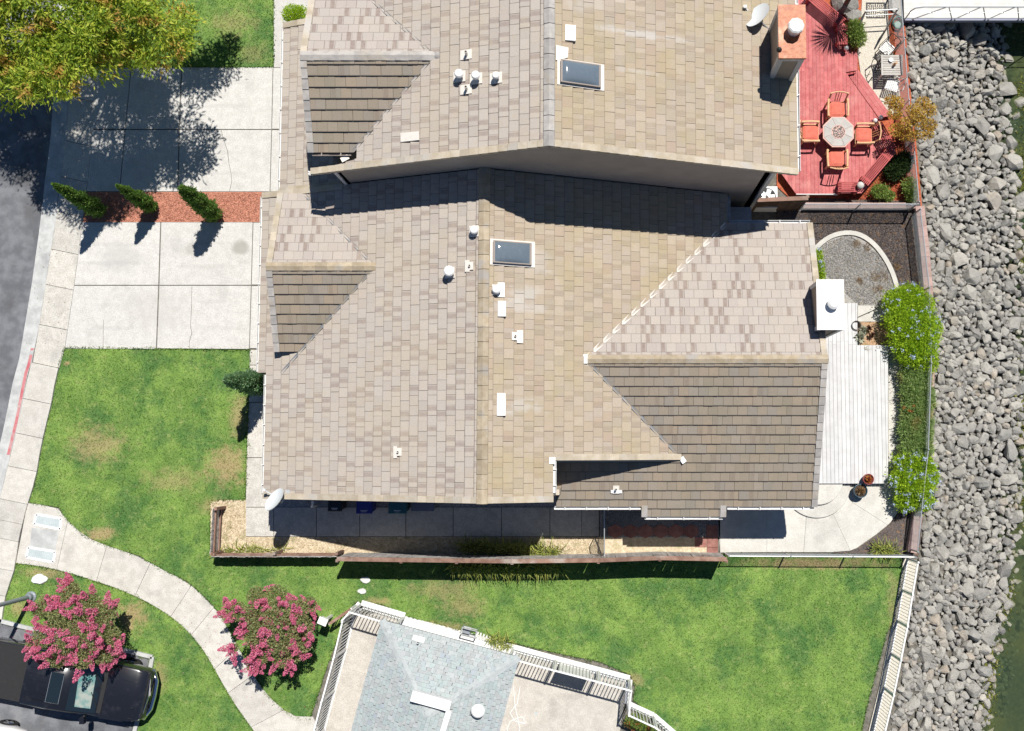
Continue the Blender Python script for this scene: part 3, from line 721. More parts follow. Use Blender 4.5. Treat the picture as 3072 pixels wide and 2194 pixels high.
# --- lawns: soil sheet with real grass blades
def lawn(name, poly_px, dens, z=.02, hmax=.055):
    poly = pp(poly_px)
    o = sheet(name, poly, z, MT['lawn'])
    p = np.array(poly); ar = abs(sum(p[i][0] * p[i - 1][1] - p[i - 1][0] * p[i][1] for i in range(len(p)))) / 2
    n = int(ar * dens); x, y = sample_poly(poly, n); n = len(x)
    an = NR.uniform(0, 2 * math.pi, n); w = NR.uniform(.008, .018, n); h = NR.uniform(.5, 1, n) * hmax
    lean = NR.uniform(.01, .05, n); la = NR.uniform(0, 2 * math.pi, n)
    a = np.stack([x + np.cos(an) * w, y + np.sin(an) * w, np.full(n, z)], 1)
    b = np.stack([x - np.cos(an) * w, y - np.sin(an) * w, np.full(n, z)], 1)
    c = np.stack([x + np.cos(la) * lean, y + np.sin(la) * lean, z + h], 1)
    V = np.stack([a, b, c], 1).reshape(-1, 3)
    # ragged overgrown edge
    ex, ey = [], []
    for i in range(len(poly)):
        a_, b_ = poly[i - 1], poly[i]; L = math.hypot(b_[0] - a_[0], b_[1] - a_[1]); k = int(L * 70)
        if k < 1 or L > 14: continue
        t_ = NR.uniform(0, 1, k); px_ = a_[0] + (b_[0] - a_[0]) * t_; py_ = a_[1] + (b_[1] - a_[1]) * t_
        amp = .015 + .05 * np.clip(np.sin(px_ * 2.3 + py_ * 3.1) * np.sin(px_ * 5.7 - py_ * 1.9), 0, 1)
        ex.append(px_ + NR.normal(0, 1, k) * amp); ey.append(py_ + NR.normal(0, 1, k) * amp)
    ex = np.concatenate(ex); ey = np.concatenate(ey); k = len(ex); an = NR.uniform(0, 6.283, k); w = NR.uniform(.010, .022, k); la = NR.uniform(0, 6.283, k); le = NR.uniform(.02, .07, k)
    a = np.stack([ex + np.cos(an) * w, ey + np.sin(an) * w, np.full(k, z + .02)], 1); b = np.stack([ex - np.cos(an) * w, ey - np.sin(an) * w, np.full(k, z + .02)], 1); c = np.stack([ex + np.cos(la) * le, ey + np.sin(la) * le, z + .05 + NR.uniform(.02, .06, k)], 1)
    V = np.concatenate([V, np.stack([a, b, c], 1).reshape(-1, 3)]); n += k
    link('grass', np_mesh('grass', V, 3, MT['blade'], NR.uniform(0, 1, n)), o, kind='stuff')
    return o
front = [(196, 1042), (752, 1051), (749, 1168), (741, 1380), (737, 1500), (660, 1500), (632, 1510), (634, 1662), (1020, 1668), (1790, 1680), (2120, 1672), (2160, 1664), (2700, 1664), (2705, 1690), (2700, 1760), (2682, 1860), (2660, 1900), (2630, 2010), (2600, 2120), (2585, 2194), (2540, 2400),
         (2130, 2400), (2000, 2190), (1900, 2100), (1905, 2060), (1890, 2025), (1800, 1985), (1650, 1955), (1545, 1930), (1430, 1905), (1200, 1843), (1150, 1815), (1070, 1805), (1035, 1860), (985, 1990), (930, 2160)] + up_edge[::-1][1:] + [(85, 1508), (111, 1427), (129, 1320), (162, 1183), (172, 1120)]
lawn('lawn', front, 520)
lawn('lawn', [(50, 1690), (90, 1694), (160, 1705), (245, 1729), (395, 1779), (500, 1838), (565, 1890), (620, 1960), (660, 2035), (710, 2120), (765, 2194), (800, 2260), (330, 2420), (400, 2194), (446, 2010), (452, 1974), (368, 1953), (70, 1884), (0, 1866), (20, 1780)], 520)
lawn('lawn', [(306, 60), (322, -150), (822, -150), (822, 203), (297, 203)], 520)
sheet('lawn', pp([(330, -1600), (840, -1600), (824, -150), (322, -150)]), .015, MT['lawn'])
sheet('entry_walk', pp([(822, -300), (850, -300), (1150, 40), (1150, 203), (822, 203)]), .03, MT['conc'])
# parking bay kerb
bk = MB(); bp = [(-600, 1838), (0, 1861), (70, 1879), (368, 1948), (460, 1970), (453, 2012), (405, 2200), (330, 2425)]
for i in range(len(bp) - 1):
    a, b = P(*bp[i]), P(*bp[i + 1]); bk.beam((a.x, a.y, .055), (b.x, b.y, .055), .14, .13)
struct('bay_kerb', bk, MT['gutterpan'])

# --- yard of the grey-roofed house at the right: patio, arched kerb, gravel, mulch
pt = struct('patio', MB().prism(pp([(2155, 1560), (2300, 1560), (2300, 1350), (2480, 1350), (2480, 900), (2704, 900), (2708, 1300), (2706, 1480), (2697, 1530), (2671, 1567), (2627, 1604), (2568, 1645), (2494, 1656), (2160, 1658)]), -.03, .02), MT['patio'])
C0 = (2440, 1490); arc = [(2494, 1656), (2568, 1645), (2627, 1604), (2671, 1567), (2697, 1530), (2706, 1480)]
slabs(pt, [[(2160, 1500), (2300, 1500), (2300, 1657), (2160, 1658)], [(2300, 1500), (2420, 1500), (2410, 1657), (2300, 1657)],
           [(2420, 1530), (2500, 1545), (2550, 1652), (2494, 1657), (2410, 1657)], [(2500, 1545), (2557, 1508), (2662, 1575), (2627, 1604), (2568, 1645), (2550, 1652)],
           [(2557, 1508), (2560, 1452), (2706, 1452), (2706, 1480), (2697, 1530), (2671, 1567), (2662, 1575)], [(2664, 1330), (2707, 1330), (2706, 1450), (2664, 1450)], [(2664, 1205), (2707, 1205), (2707, 1328), (2664, 1328)], [(2664, 1035), (2706, 1035), (2707, 1203), (2664, 1203)]], .05, MT['patio'], .004)
slabs(pt, [[(2572, 918), (2662, 918), (2662, 966), (2572, 966)]], .06, MT['patio'], .004)
sheet('planter_soil', pp([(2560, 966), (2664, 966), (2664, 1036), (2545, 1036)]), .035, MT['mulch_tan'])
sheet('grey_gravel', pp([(2440, 690), (2560, 690), (2640, 730), (2700, 850), (2700, 960), (2575, 920), (2470, 1000), (2430, 1000)]), .022, MT['grav_grey'])
sheet('dark_mulch', pp([(2300, 590), (2760, 605), (2775, 760), (2790, 950), (2706, 950), (2692, 860), (2655, 775), (2620, 730), (2580, 703), (2545, 696), (2500, 703), (2430, 745)]), .026, MT['mulch_dark'])
sheet('dark_mulch', pp([(2494, 1660), (2568, 1649), (2627, 1608), (2671, 1571), (2697, 1534), (2706, 1484), (2706, 900), (2796, 900), (2800, 1090), (2792, 1350), (2772, 1526), (2756, 1668)]), .024, MT['mulch_dark'])
ak = MB(); ap = [(2430, 762), (2470, 722), (2505, 704), (2545, 698), (2582, 705), (2620, 731), (2655, 776), (2678, 822), (2692, 872), (2696, 915)]
ap = smooth_px(ap, 28)
vs = []; fs = []
for i, q in enumerate(ap):
    a = P(*q); t = (P(*ap[min(i + 1, 27)]) - P(*ap[max(i - 1, 0)])).normalized(); nrm = Vector((-t.y, t.x, 0))
    for s_, z in ((-.085, .0), (-.085, .09), (.085, .09), (.085, .0)): vs.append((a.x + nrm.x * s_, a.y + nrm.y * s_, z))
    if i:
        b = 4 * i
        for k in range(3): fs.append((b - 4 + k, b - 3 + k, b + k + 1, b + k))
ak.add(vs, fs); tag(ak.build('garden_kerb', MT['patio']), 'cream concrete kerb arching around the grey gravel court', 'kerb')
# red mulch, pebble paving of the neighbour's garden
sheet('red_mulch', pp([(2330, 560), (2420, 640), (2766, 622), (2748, 425), (2734, 300), (2708, 0), (2700, -60), (2440, -60), (2330, 200)]), .02, MT['mulch_red'])
sheet('pebble_paving', pp([(2572, 160), (2580, 90), (2590, -80), (2660, -80), (2664, 60), (2668, 130), (2690, 200), (2700, 300), (2690, 350), (2640, 330), (2590, 280)]), .05, MT['aggregate'])
sheet('dark_planting_soil', pp([(2330, 600), (2430, 600), (2405, 680), (2330, 680)]), .03, MT['mulch_dark'])
# loose chips on the mulch and gravel
for nm, poly, n, mat, par_l in (('mulch_chips', [(2420, 640), (2755, 640), (2770, 760), (2778, 860), (2706, 900), (2680, 830), (2630, 745), (2560, 700), (2450, 720)], 9000, 'mulch_dark', 0),
                                ('gravel_chips', [(2450, 740), (2545, 705), (2640, 765), (2690, 870), (2690, 910), (2575, 915), (2450, 800)], 11000, 'grav_grey', 0),
                                ('mulch_chips', [(2520, 600), (2740, 600), (2735, 430), (2700, 380), (2640, 480)], 7000, 'mulch_red', 0),
                                ('gravel_chips', [(640, 1510), (738, 1505), (738, 1612), (1790, 1612), (1790, 1660), (640, 1660)], 9000, 'grav_tan', 0),
                                ('gravel_chips', [(1805, 1520), (2155, 1520), (2155, 1610), (1805, 1610)], 7000, 'grav_dark', 0)):
    x, y = sample_poly(pp(poly), n)
    Cc = np.stack([x, y, np.full(len(x), .04)], 1); D = randdir(len(x)); D[:, 2] *= .4
    mt = MT[mat]
    o = link(nm, np_mesh(nm, leaf_verts(Cc, D, NR.uniform(.03, .07, len(x)), NR.uniform(.015, .04, len(x))), 4, mt, NR.uniform(0.01, 1, len(x))), None)
    o["kind"] = "stuff"
    tag(o, {'mulch_dark': 'loose dark mulch chips along the block wall', 'grav_grey': 'loose grey gravel inside the arched kerb', 'mulch_red': 'loose red wood chips around the red deck', 'grav_tan': 'loose tan gravel inside the low wooden fence', 'grav_dark': 'loose slate chips around the hexagonal pavers'}[mat], 'mulch' if 'mulch' in mat else 'gravel')

# ================================================================== ROOF TILING
PITCH = 0.417
def clip_rect(poly, x0, x1, y0, y1):
    for ax, lim, sgn in ((0, x0, 1), (0, x1, -1), (1, y0, 1), (1, y1, -1)):
        out = []; n = len(poly)
        for i in range(n):
            a, b = poly[i], poly[(i + 1) % n]
            da, db = sgn * (a[ax] - lim), sgn * (b[ax] - lim)
            if da >= 0: out.append(a)
            if (da > 0 and db < 0) or (da < 0 and db > 0):
                t = da / (da - db); out.append((a[0] + (b[0] - a[0]) * t, a[1] + (b[1] - a[1]) * t))
        poly = out
        if len(poly) < 3: return []
    return poly
def parea(p):
    return 0.5 * abs(sum(p[i][0] * p[(i + 1) % len(p)][1] - p[(i + 1) % len(p)][0] * p[i][1] for i in range(len(p))))

class Roof:
    """all slopes of one roof; the tiles that show largest become objects, the rest one part"""
    def __init__(s, root, tilemats, w=.33, e=.345, th=.040, lift=.060, name='roof_tile', jit=1.0):
        s.root = root; s.w = w; s.e = e; s.th = th; s.lift = lift; s.name = name; s.jit = jit
        s.full = []; s.part = {}; s.deck = MB(); s.mats = tilemats
    def slope(s, O, up2, pitch, plan, mkey, skip=None, phase=0.0):
        """O = point on the eave (x,y,z); up2 = horizontal unit vector up the slope; plan = outline in plan"""
        O = Vector(O); up2 = Vector((up2[0], up2[1], 0)).normalized()
        cs = 1 / math.sqrt(1 + pitch * pitch)
        u = Vector((up2.x * cs, up2.y * cs, pitch * cs)); a = Vector((up2.y, -up2.x, 0)); n = a.cross(u)
        if n.z < 0: a = -a; n = a.cross(u)
        st = []
        for (x, y) in plan:
            d = Vector((x - O.x, y - O.y, 0)); st.append((d.dot(a), d.dot(up2) / cs))
        # boarding under the tiles
        top = [O + a * q[0] + u * q[1] for q in st]; bot = [p - Z * .10 for p in top]; k = len(top)
        s.deck.add(top + bot, [tuple(range(k)), tuple(range(2 * k - 1, k - 1, -1))] + [(i, k + i, k + (i + 1) % k, (i + 1) % k) for i in range(k)])
        smin = min(q[0] for q in st); smax = max(q[0] for q in st); tmin = min(q[1] for q in st); tmax = max(q[1] for q in st)
        w, e = s.w, s.e
        B = s.part.setdefault(mkey, MB())
        for j in range(int((tmax - tmin) / e) + 2):
            t0 = tmin - .04 + j * e
            off = phase + (.5 if j % 2 else 0.) * w + R.uniform(-.05, .05) * w * s.jit
            for i in range(-1, int((smax - smin) / w) + 2):
                s0 = smin + i * w + off
                cpoly = clip_rect(st, s0 + .003, s0 + w - .003, max(t0, tmin - .035), t0 + e + .05)
                if len(cpoly) < 3: continue
                ar = parea(cpoly)
                if ar < .004: continue
                pc = O + a * (s0 + w / 2) + u * (t0 + e / 2)
                if skip is not None and skip(pc.x, pc.y): continue
                tid = R.uniform(0.001, 1); lj = R.choice((0, 0, 0, .02, .03)) if s.name == 'shingle' else R.uniform(-.006, .008) * s.jit; sj = R.uniform(-.004, .004) * s.jit
                if ar > (w - .006) * (e + .05) * .985 and t0 > tmin - .04:
                    s.full.append((pc, O + a * (s0 + sj) + u * t0 + n * lj, a, u, n, mkey, tid)); continue
                s.poly_tile(B, cpoly, O, a, u, n, s0, t0, tid, lj)
    def poly_tile(s, B, cpoly, O, a, u, n, s0, t0, tid, lj=0.0):
        k = len(cpoly); ar = sum(cpoly[i][0] * cpoly[(i + 1) % k][1] - cpoly[(i + 1) % k][0] * cpoly[i][1] for i in range(k))
        if ar < 0: cpoly = cpoly[::-1]
        hz = lambda t: s.th + s.lift * (1 - (t - t0) / (s.e + .05)) + lj
        top = [O + a * q[0] + u * q[1] + n * hz(q[1]) for q in cpoly]
        bot = [O + a * q[0] + u * q[1] + n * .002 for q in cpoly]
        uv = [((q[0] - s0) / s.w, (q[1] - t0) / (s.e + .05)) for q in cpoly] * 2
        B.add(top + bot, [tuple(range(k))] + [(i, k + i, k + (i + 1) % k, (i + 1) % k) for i in range(k)], tid, 0, uv)
    def finish(s, limit=300):
        rp = s.deck.build('roof', MT['underlay'], s.root)
        base = Vector(s.root.location); camp = Vector((0, 0, HC))
        s.full.sort(key=lambda q: (q[0] - camp).length)
        meshes = {}
        w, e, th, lf = s.w, s.e, s.th, s.lift
        for k, (pc, o0, a, u, n, mk, tid) in enumerate(s.full):
            if k < limit:
                if mk not in meshes:
                    t = MB(); q = [(.003, 0), (w - .003, 0), (w - .003, e + .05), (.003, e + .05)]
                    s.poly_tile(t, q, Vector((0, 0, 0)), Vector((1, 0, 0)), Vector((0, 1, 0)), Z, 0, 0, 0.0)
                    me = t.mesh(s.name, MT[mk]); meshes[mk] = me
                ob = link(s.name, meshes[mk], rp)
                M = Matrix((a, u, n)).transposed().to_4x4()
                rz = Matrix.Rotation(R.uniform(-.006, .006) * s.jit, 4, 'Z')
                M = Matrix.Translation(o0 - base) @ M @ rz
                ob.matrix_local = M
            else:
                s.poly_tile(s.part[mk], [(.003, 0), (w - .003, 0), (w - .003, e + .05), (.003, e + .05)], o0, a, u, n, 0, 0, tid)
        for mk, B in s.part.items():
            if B.v: B.build(s.name + 's', MT[mk], rp, kind='stuff')
        return rp

def caps(root, p, q, mat, wid=.30, step=.36, name='ridge_cap', rise=.125, start=0, flat_=False, left=None):
    """row of angled cap tiles from p to q (each its own object)"""
    p = Vector(p); q = Vector(q); d = (q - p); L = d.length; d.normalize(); n = max(1, int(round(L / step))); st = L / n
    a = d.cross(Z).normalized(); up = a.cross(d).normalized()
    t = MB(); e = st + .05; hw = wid / 2
    pr = [(-hw, -hw * .42), (-hw * .93, -hw * .42 + .035), (0, .035), (hw * .93, -hw * .42 + .035), (hw, -hw * .42)]
    vs = []
    for y, dz in ((0, .03), (e, .0)):
        for (x, z) in pr: vs.append((x, y, z + dz))
    t.add(vs, [(i, i + 1, i + 6, i + 5) for i in range(4)] + [(0, 5, 6, 1)][:0] + [(4, 3, 2, 1, 0), (5, 6, 7, 8, 9)])
    me = t.mesh(name, mat)
    M0 = Matrix((a, d, up)).transposed().to_4x4(); base = Vector(root.location)
    for i in range(n):
        ob = link(name, me, root)
        ob.matrix_local = Matrix.Translation(p + d * (i * st) + up * (rise - .03) - base) @ M0 @ Matrix.Rotation(R.uniform(-.012, .012), 4, 'Z')

def rakes(root, p, q, out, mat, step=.322, w=.17, drop=.20, name='rake_tile', rise=.10):
    """stepped edge tiles along a gable from p (low) to q (high); out = horizontal direction away from the roof"""
    p = Vector(p); q = Vector(q); d = (q - p); L = d.length; d.normalize(); n = max(1, int(round(L / step))); st = L / n
    out = Vector(out).normalized(); up = d.cross(out); up = up if up.z > 0 else -up
    t = MB(); e = st + .04
    # L-section: flat wing over the roof, lip hanging down outside
    sec = [(-w, 0.0), (.035, 0.0), (.035, -drop), (.01, -drop), (.01, -.025), (-w, -.025)]
    vs = []
    for y, dz in ((0, .032), (e, 0)):
        for (x, z) in sec: vs.append((x, y, z + dz))
    k = 6
    fs = [(i, (i + 1) % k, k + (i + 1) % k, k + i) for i in range(k)] + [tuple(range(k - 1, -1, -1)), tuple(range(k, 2 * k))]
    # handedness
    if out.cross(d).dot(up) < 0: fs = [f[::-1] for f in fs]
    t.add(vs, fs); me = t.mesh(name, mat)
    M0 = Matrix((out, d, up)).transposed().to_4x4(); base = Vector(root.location)
    for i in range(n):
        ob = link(name, me, root)
        ob.matrix_local = Matrix.Translation(p + d * (i * st) + up * rise - base) @ M0

def gutter(root, p, q, mat, w=.115, brackets=6):
    p = Vector(p); q = Vector(q); d = (q - p).normalized(); a = d.cross(Z).normalized()
    m = MB(); vs = []
    for e in (p, q):
        for x, z in ((-w / 2, .05), (-w / 2 + .012, .05), (-w / 2 + .012, -.045), (w / 2 - .012, -.045), (w / 2 - .012, .05), (w / 2, .05), (w / 2, -.06), (-w / 2, -.06)):
            vs.append(e + a * x + Z * z)
    k = 8
    m.add(vs, [(i, (i + 1) % k, k + (i + 1) % k, k + i) for i in range(k)] + [tuple(range(k - 1, -1, -1)), tuple(range(k, 2 * k))])
    g = m.build('gutter', mat, root)
    for i in range(brackets):
        c = p + (q - p) * ((i + .5) / brackets)
        MB().beam(c - a * (w / 2 + .01) + Z * .048, c + a * (w / 2 + .01) + Z * .048, .03, .012).build('gutter_bracket', mat, g)
    return g

def on(px, py, hf):
    """point of the photo lying on a surface z = hf(x, y)"""
    h = 4.0
    for _ in range(14):
        q = P(px, py, h); h = hf(q.x, q.y)
    q = P(px, py, h); q.z = h; return q

def vent_pipe(root, c, n, r=.05, L=.28, mat='flash', fl=True, flsz=(.32, .36), cap=False, up2=None):
    """soffit pipe through a flashing sheet"""
    c = Vector(c); n = Vector(n).normalized()
    v = None
    if fl:
        a = n.cross(Z).normalized(); u = a.cross(n) * -1
        m = MB(); vs = []
        for z in (.112, .126):
            for i, j in ((-1, -1), (1, -1), (1, 1), (-1, 1)):
                vs.append(c + a * (i * flsz[0] / 2) + u * (j * flsz[1] / 2) + n * z)
        m.add(vs, [(3, 2, 1, 0), (4, 5, 6, 7), (0, 1, 5, 4), (1, 2, 6, 5), (2, 3, 7, 6), (3, 0, 4, 7)])
        v = m.build('vent_flashing', MT[mat], root)
    m = MB()
    b = c + n * .08
    if cap:
        m.lathe((b.x, b.y, b.z - .05), [(r * .8, 0), (r * .8, L), (r * 1.55, L), (r * 1.55, L + .05), (r * 1.2, L + .10), (r * .3, L + .125)], 18)
    else:
        m.lathe((b.x, b.y, b.z - .05), [(r, 0), (r, L), (r * .8, L), (r * .8, L - .1)], 14, cap=False)
    pp_ = m.build('vent_pipe', MT['whitemetal' if cap else mat], root if v is None else v)
    return pp_

def sheet_on(root, name, quad, hf, off, mat, th=.012):
    m = MB(); pts = [on(x, y, hf) for x, y in quad]; k = len(pts)
    m.add([p + Z * (off + th) for p in pts] + [p + Z * off for p in pts], [tuple(range(k)), tuple(range(2 * k - 1, k - 1, -1))] + [(i, k + i, k + (i + 1) % k, (i + 1) % k) for i in range(k)])
    n_ = (pts[1] - pts[0]).cross(pts[2] - pts[0])
    if n_.z < 0: m.f = [f[::-1] for f in m.f]
    return m.build(name, mat, root)

def skylight(root, cx, cy, hx, hy, z, slope_dx, label=None):
    """domed acrylic rooflight on a kerb; local plane z = z0 + slope_dx*(x-cx)"""
    f = lambda x, y: z + slope_dx * (x - cx)
    m = MB()
    def ring(k, dz): return [Vector((cx + i * hx * k, cy + j * hy * k, f(cx + i * hx * k, 0) + dz)) for i, j in ((-1, -1), (1, -1), (1, 1), (-1, 1))]
    m.add(ring(1.17, .06) + ring(1.17, .125), [(3, 2, 1, 0), (4, 5, 6, 7), (0, 1, 5, 4), (1, 2, 6, 5), (2, 3, 7, 6), (3, 0, 4, 7)])
    fl = m.build('skylight', MT['flash'], root)
    m = MB(); m.add(ring(1, .05) + ring(1, .24) + ring(.9, .24) + ring(.9, .17), [(0, 1, 5, 4), (1, 2, 6, 5), (2, 3, 7, 6), (3, 0, 4, 7), (4, 5, 9, 8), (5, 6, 10, 9), (6, 7, 11, 10), (7, 4, 8, 11), (8, 9, 13, 12), (9, 10, 14, 13), (10, 11, 15, 14), (11, 8, 12, 15)])
    m.build('skylight_frame', MT['bronze'], fl)
    m = MB(); N_ = 12; vs = []; fs = []
    for i in range(N_ + 1):
        for j in range(N_ + 1):
            a, b = -1 + 2 * i / N_, -1 + 2 * j / N_
            x, y = cx + a * hx * .93, cy + b * hy * .93
            vs.append((x, y, f(x, y) + .225 + .11 * (1 - abs(a) ** 2.6) ** .6 * (1 - abs(b) ** 2.6) ** .6))
    for i in range(N_):
        for j in range(N_):
            k = i * (N_ + 1) + j; fs.append((k, k + N_ + 1, k + N_ + 2, k + 1))
    m.add(vs, fs); m.build('dome', MT['glass'], fl, smooth=True)

def dish(label, base, foot, rr=(.36, .30), az=0., tilt=.9, mast=None):
    """satellite dish: reflector, arm with feed, mast"""
    base = Vector(base); foot = Vector(foot)
    t = thing('satellite_dish', label, 'dish', foot)
    d = Vector((math.cos(az) * math.cos(tilt), math.sin(az) * math.cos(tilt), math.sin(tilt)))   # looking direction
    a = d.cross(Z).normalized(); b = a.cross(d).normalized()
    m = MB(); vs = [base]; fs = []; n = 20; rings = (.35, .7, 1.0)
    for k in rings:
        for i in range(n):
            th = 2 * math.pi * i / n
            vs.append(base + a * (rr[0] * k * math.cos(th)) + b * (rr[1] * k * math.sin(th)) + d * (.085 * k * k))
    for i in range(n): fs.append((0, 1 + i, 1 + (i + 1) % n))
    for r_ in range(2):
        for i in range(n):
            p0 = 1 + r_ * n; fs.append((p0 + i, p0 + n + i, p0 + n + (i + 1) % n, p0 + (i + 1) % n))
    m.add(vs, fs); nb = len(m.f)
    m.add([v - d * .015 for v in [Vector(q) for q in vs]], [f[::-1] for f in fs])
    m.build('reflector', MT['dish'], t, smooth=True)
    fe = base + d * .42 - b * .34
    MB().beam(base - b * rr[1] * .95 + d * .06, fe, .035, .045).build('feed_arm', MT['dish'], t)
    MB().box(fe + d * .0, (.10, .08, .09)).build('feed_head', MT['dish'], t)
    m = MB(); m.tube([base - d * .02, base - d * .16, base - d * .2 - Z * .1, foot + Z * .02], .022, 8)
    m.build('mast', MT['galv'], t)
    MB().box(base - d * .10, (.12, .12, .14), az).build('bracket', MT['black'], t)
    MB().box(foot + Z * .09, (.16, .16, .02)).build('foot_plate', MT['galv'], t)
    return t

# ================================================================== MAIN HOUSE (south)
RX, RZ = -3.45, 6.20
hW = lambda x, y: RZ + PITCH * (x - RX)
hE = lambda x, y: RZ - PITCH * (x - RX)
CY0, CZ0 = 2.93, 4.85
hN = lambda x, y: CZ0 - PITCH * (y - CY0)
hS = lambda x, y: CZ0 - PITCH * (CY0 - y)
YN, YS = 8.97, -1.70
gq = P(1118, 801, 4.62); GY = gq.y; GXr = RX - (RZ - 4.62) / PITCH; GW = 2.72      # garage gable: ridge line, join, half width
GX0 = -10.86; GE = 4.62 - PITCH * GW
hGN = lambda x, y: 4.62 - PITCH * (y - GY)
hGS = lambda x, y: 4.62 - PITCH * (GY - y)
house = thing('house', 'big tan house in the middle with pinkish-grey and ochre tile roof slopes', 'house', (-3.45, 3.0, 0))
rf = Roof(house, None)
hidden = lambda x, y: (x < GXr - .25) and (abs(y - GY) < (GXr - x) - .35) and (abs(y - GY) < GW - .35) and x > -10.6
rf.slope((-11.60, 0, hW(-11.60, 0)), (1, 0), PITCH, [(-11.28, YS), (RX, YS), (RX, YN), (-11.60, YN), (-11.60, 2.62), (-11.28, 2.62)], 'tW', skip=hidden)
ex = RX + (RZ - hE(4.76, 0)) / PITCH
rf.slope((4.76, 0, hE(4.76, 0)), (-1, 0), PITCH, [(RX, YS), (-1.28, YS), (-1.28, -.36), (3.08, -.36), (-.21, CY0), (4.76, 7.90), (4.76, YN), (RX, YN)], 'tE', phase=.1)
rf.slope((0, 7.88, hN(0, 7.88)), (0, -1), PITCH, [(-.21, CY0), (7.76, CY0), (7.76, 7.88), (4.74, 7.88)], 'tN')
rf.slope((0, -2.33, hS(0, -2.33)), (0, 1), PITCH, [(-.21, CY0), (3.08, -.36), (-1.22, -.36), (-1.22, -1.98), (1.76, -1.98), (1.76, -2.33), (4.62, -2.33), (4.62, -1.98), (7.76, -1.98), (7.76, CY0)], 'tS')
rf.slope((GX0, GY + GW, GE), (0, -1), PITCH, [(GXr, GY), (GX0, GY), (GX0, GY + GW), (GXr - GW, GY + GW)], 'tN')
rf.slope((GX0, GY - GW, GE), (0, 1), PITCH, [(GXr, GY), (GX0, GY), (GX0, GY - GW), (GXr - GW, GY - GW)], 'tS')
rf.finish()
caps(house, (RX, YS - .05, RZ), (RX, YN, RZ), MT['cap'], .36, .47)
caps(house, (7.80, CY0, CZ0), (-.15, CY0, CZ0), MT['cap'], .30, .47)
caps(house, (GX0 - .02, GY, 4.62), (GXr + .05, GY, 4.62), MT['cap'], .30, .40)
rakes(house, (-11.28, YS, hW(-11.28, 0)), (RX, YS, RZ), (0, -1, 0), MT['rake'])
rakes(house, (-1.28, YS, hE(-1.28, 0)), (RX, YS, RZ), (0, -1, 0), MT['rake'])
rakes(house, (3.0, -.36, hE(3.0, 0)), (-1.28, -.36, hE(-1.28, 0)), (0, -1, 0), MT['rake'])
rakes(house, (-11.6, YN, hW(-11.6, 0)), (-8.5, YN, hW(-8.5, 0)), (0, 1, 0), MT['rake'], drop=.1)
rakes(house, (7.76, -1.98, hS(0, -1.98)), (7.76, CY0, CZ0), (1, 0, 0), MT['capgrey'])
rakes(house, (7.76, 7.88, hN(0, 7.88)), (7.76, CY0, CZ0), (1, 0, 0), MT['rake'])
rakes(house, (GX0, GY - GW, GE), (GX0, GY, 4.62), (-1, 0, 0), MT['capgrey'])
rakes(house, (GX0, GY + GW, GE), (GX0, GY, 4.62), (-1, 0, 0), MT['rake'])
rakes(house, (1.76, -2.33, hS(0, -2.33)), (1.76, -1.98, hS(0, -1.98)), (-1, 0, 0), MT['capgrey'])
rakes(house, (4.62, -2.33, hS(0, -2.33)), (4.62, -1.98, hS(0, -1.98)), (1, 0, 0), MT['capgrey'])
# walls
def gable_wall(p0, p1, z0, prof, mat, th=.18, name='wall', parent=None):
    """vertical wall from p0 to p1 (plan), prof = [(t, z)] top outline"""
    p0 = Vector((*p0, 0)); p1 = Vector((*p1, 0)); d = p1 - p0; nrm = Vector((-d.y, d.x, 0)).normalized() * th
    top = [p0 + d * t + Z * z for t, z in prof]; low = [p1 + Z * z0, p0 + Z * z0]
    front = top + low; k = len(front); m = MB()
    m.add(front + [v + nrm for v in front], [tuple(range(k)), tuple(range(2 * k - 1, k - 1, -1))] + [(i, (i + 1) % k, k + (i + 1) % k, k + i) for i in range(k)])
    return m.build(name, mat, parent)
wW, wE, wS, wN = -10.95, 7.35, -1.52, 8.90
dz = .14
gable_wall((wW, wS), (-1.05, wS), 0, [(0, hW(wW, 0) - dz), ((RX - wW) / (-1.05 - wW), RZ - dz), (1, hE(-1.05, 0) - dz)], MT['stucco_main'], parent=house)
gable_wall((wE, -1.55), (-1.05, -1.55), 0, [(0, hS(0, -1.55) - dz), (1, hS(0, -1.55) - dz)], MT['stucco_main'], -.18, parent=house)
gable_wall((wE, 7.5), (wE, -1.55), 0, [(0, hN(0, 7.5) - dz), ((7.5 - CY0) / 9.05, CZ0 - dz), (1, hS(0, -1.55) - dz)], MT['stucco_main'], -.18, parent=house)
gable_wall((4.4, 7.5), (wE, 7.5), 0, [(0, hN(0, 7.5) - dz), (1, hN(0, 7.5) - dz)], MT['stucco_main'], -.18, parent=house)
gable_wall((4.4, wN), (4.4, 7.5), 0, [(0, 2.72), (1, 2.72)], MT['stucco_main'], -.18, parent=house)
gable_wall((wW, wN), (4.4, wN), 0, [(0, hW(wW, 0) - dz), ((RX - wW) / (4.4 - wW), RZ - dz), (1, hE(4.4, 0) - dz)], MT['stucco_main'], -.18, parent=house)
gable_wall((wW, wS), (wW, wN), 0, [(0, hW(wW, 0) - dz), (1, hW(wW, 0) - dz)], MT['stucco_main'], -.18, parent=house)
gable_wall((-10.5, GY - GW + .3), (-10.5, GY + GW - .3), 3.1, [(0, GE + .0), (.5, 4.62 - dz), (1, GE + .0)], MT['stucco_main'], -.15, parent=house)
gable_wall((-1.2, -1.52), (-1.2, -.3), 2.9, [(0, hE(-1.2, 0) - .16), (1, hE(-1.2, 0) - .16)], MT['stucco_main'], .15, parent=house)
gable_wall((-1.2, -.46), (3.0, -.46), 3.2, [(0, hE(-1.2, 0) - .16), (1, hE(3.0, 0) - .12)], MT['stucco_main'], .12, parent=house)
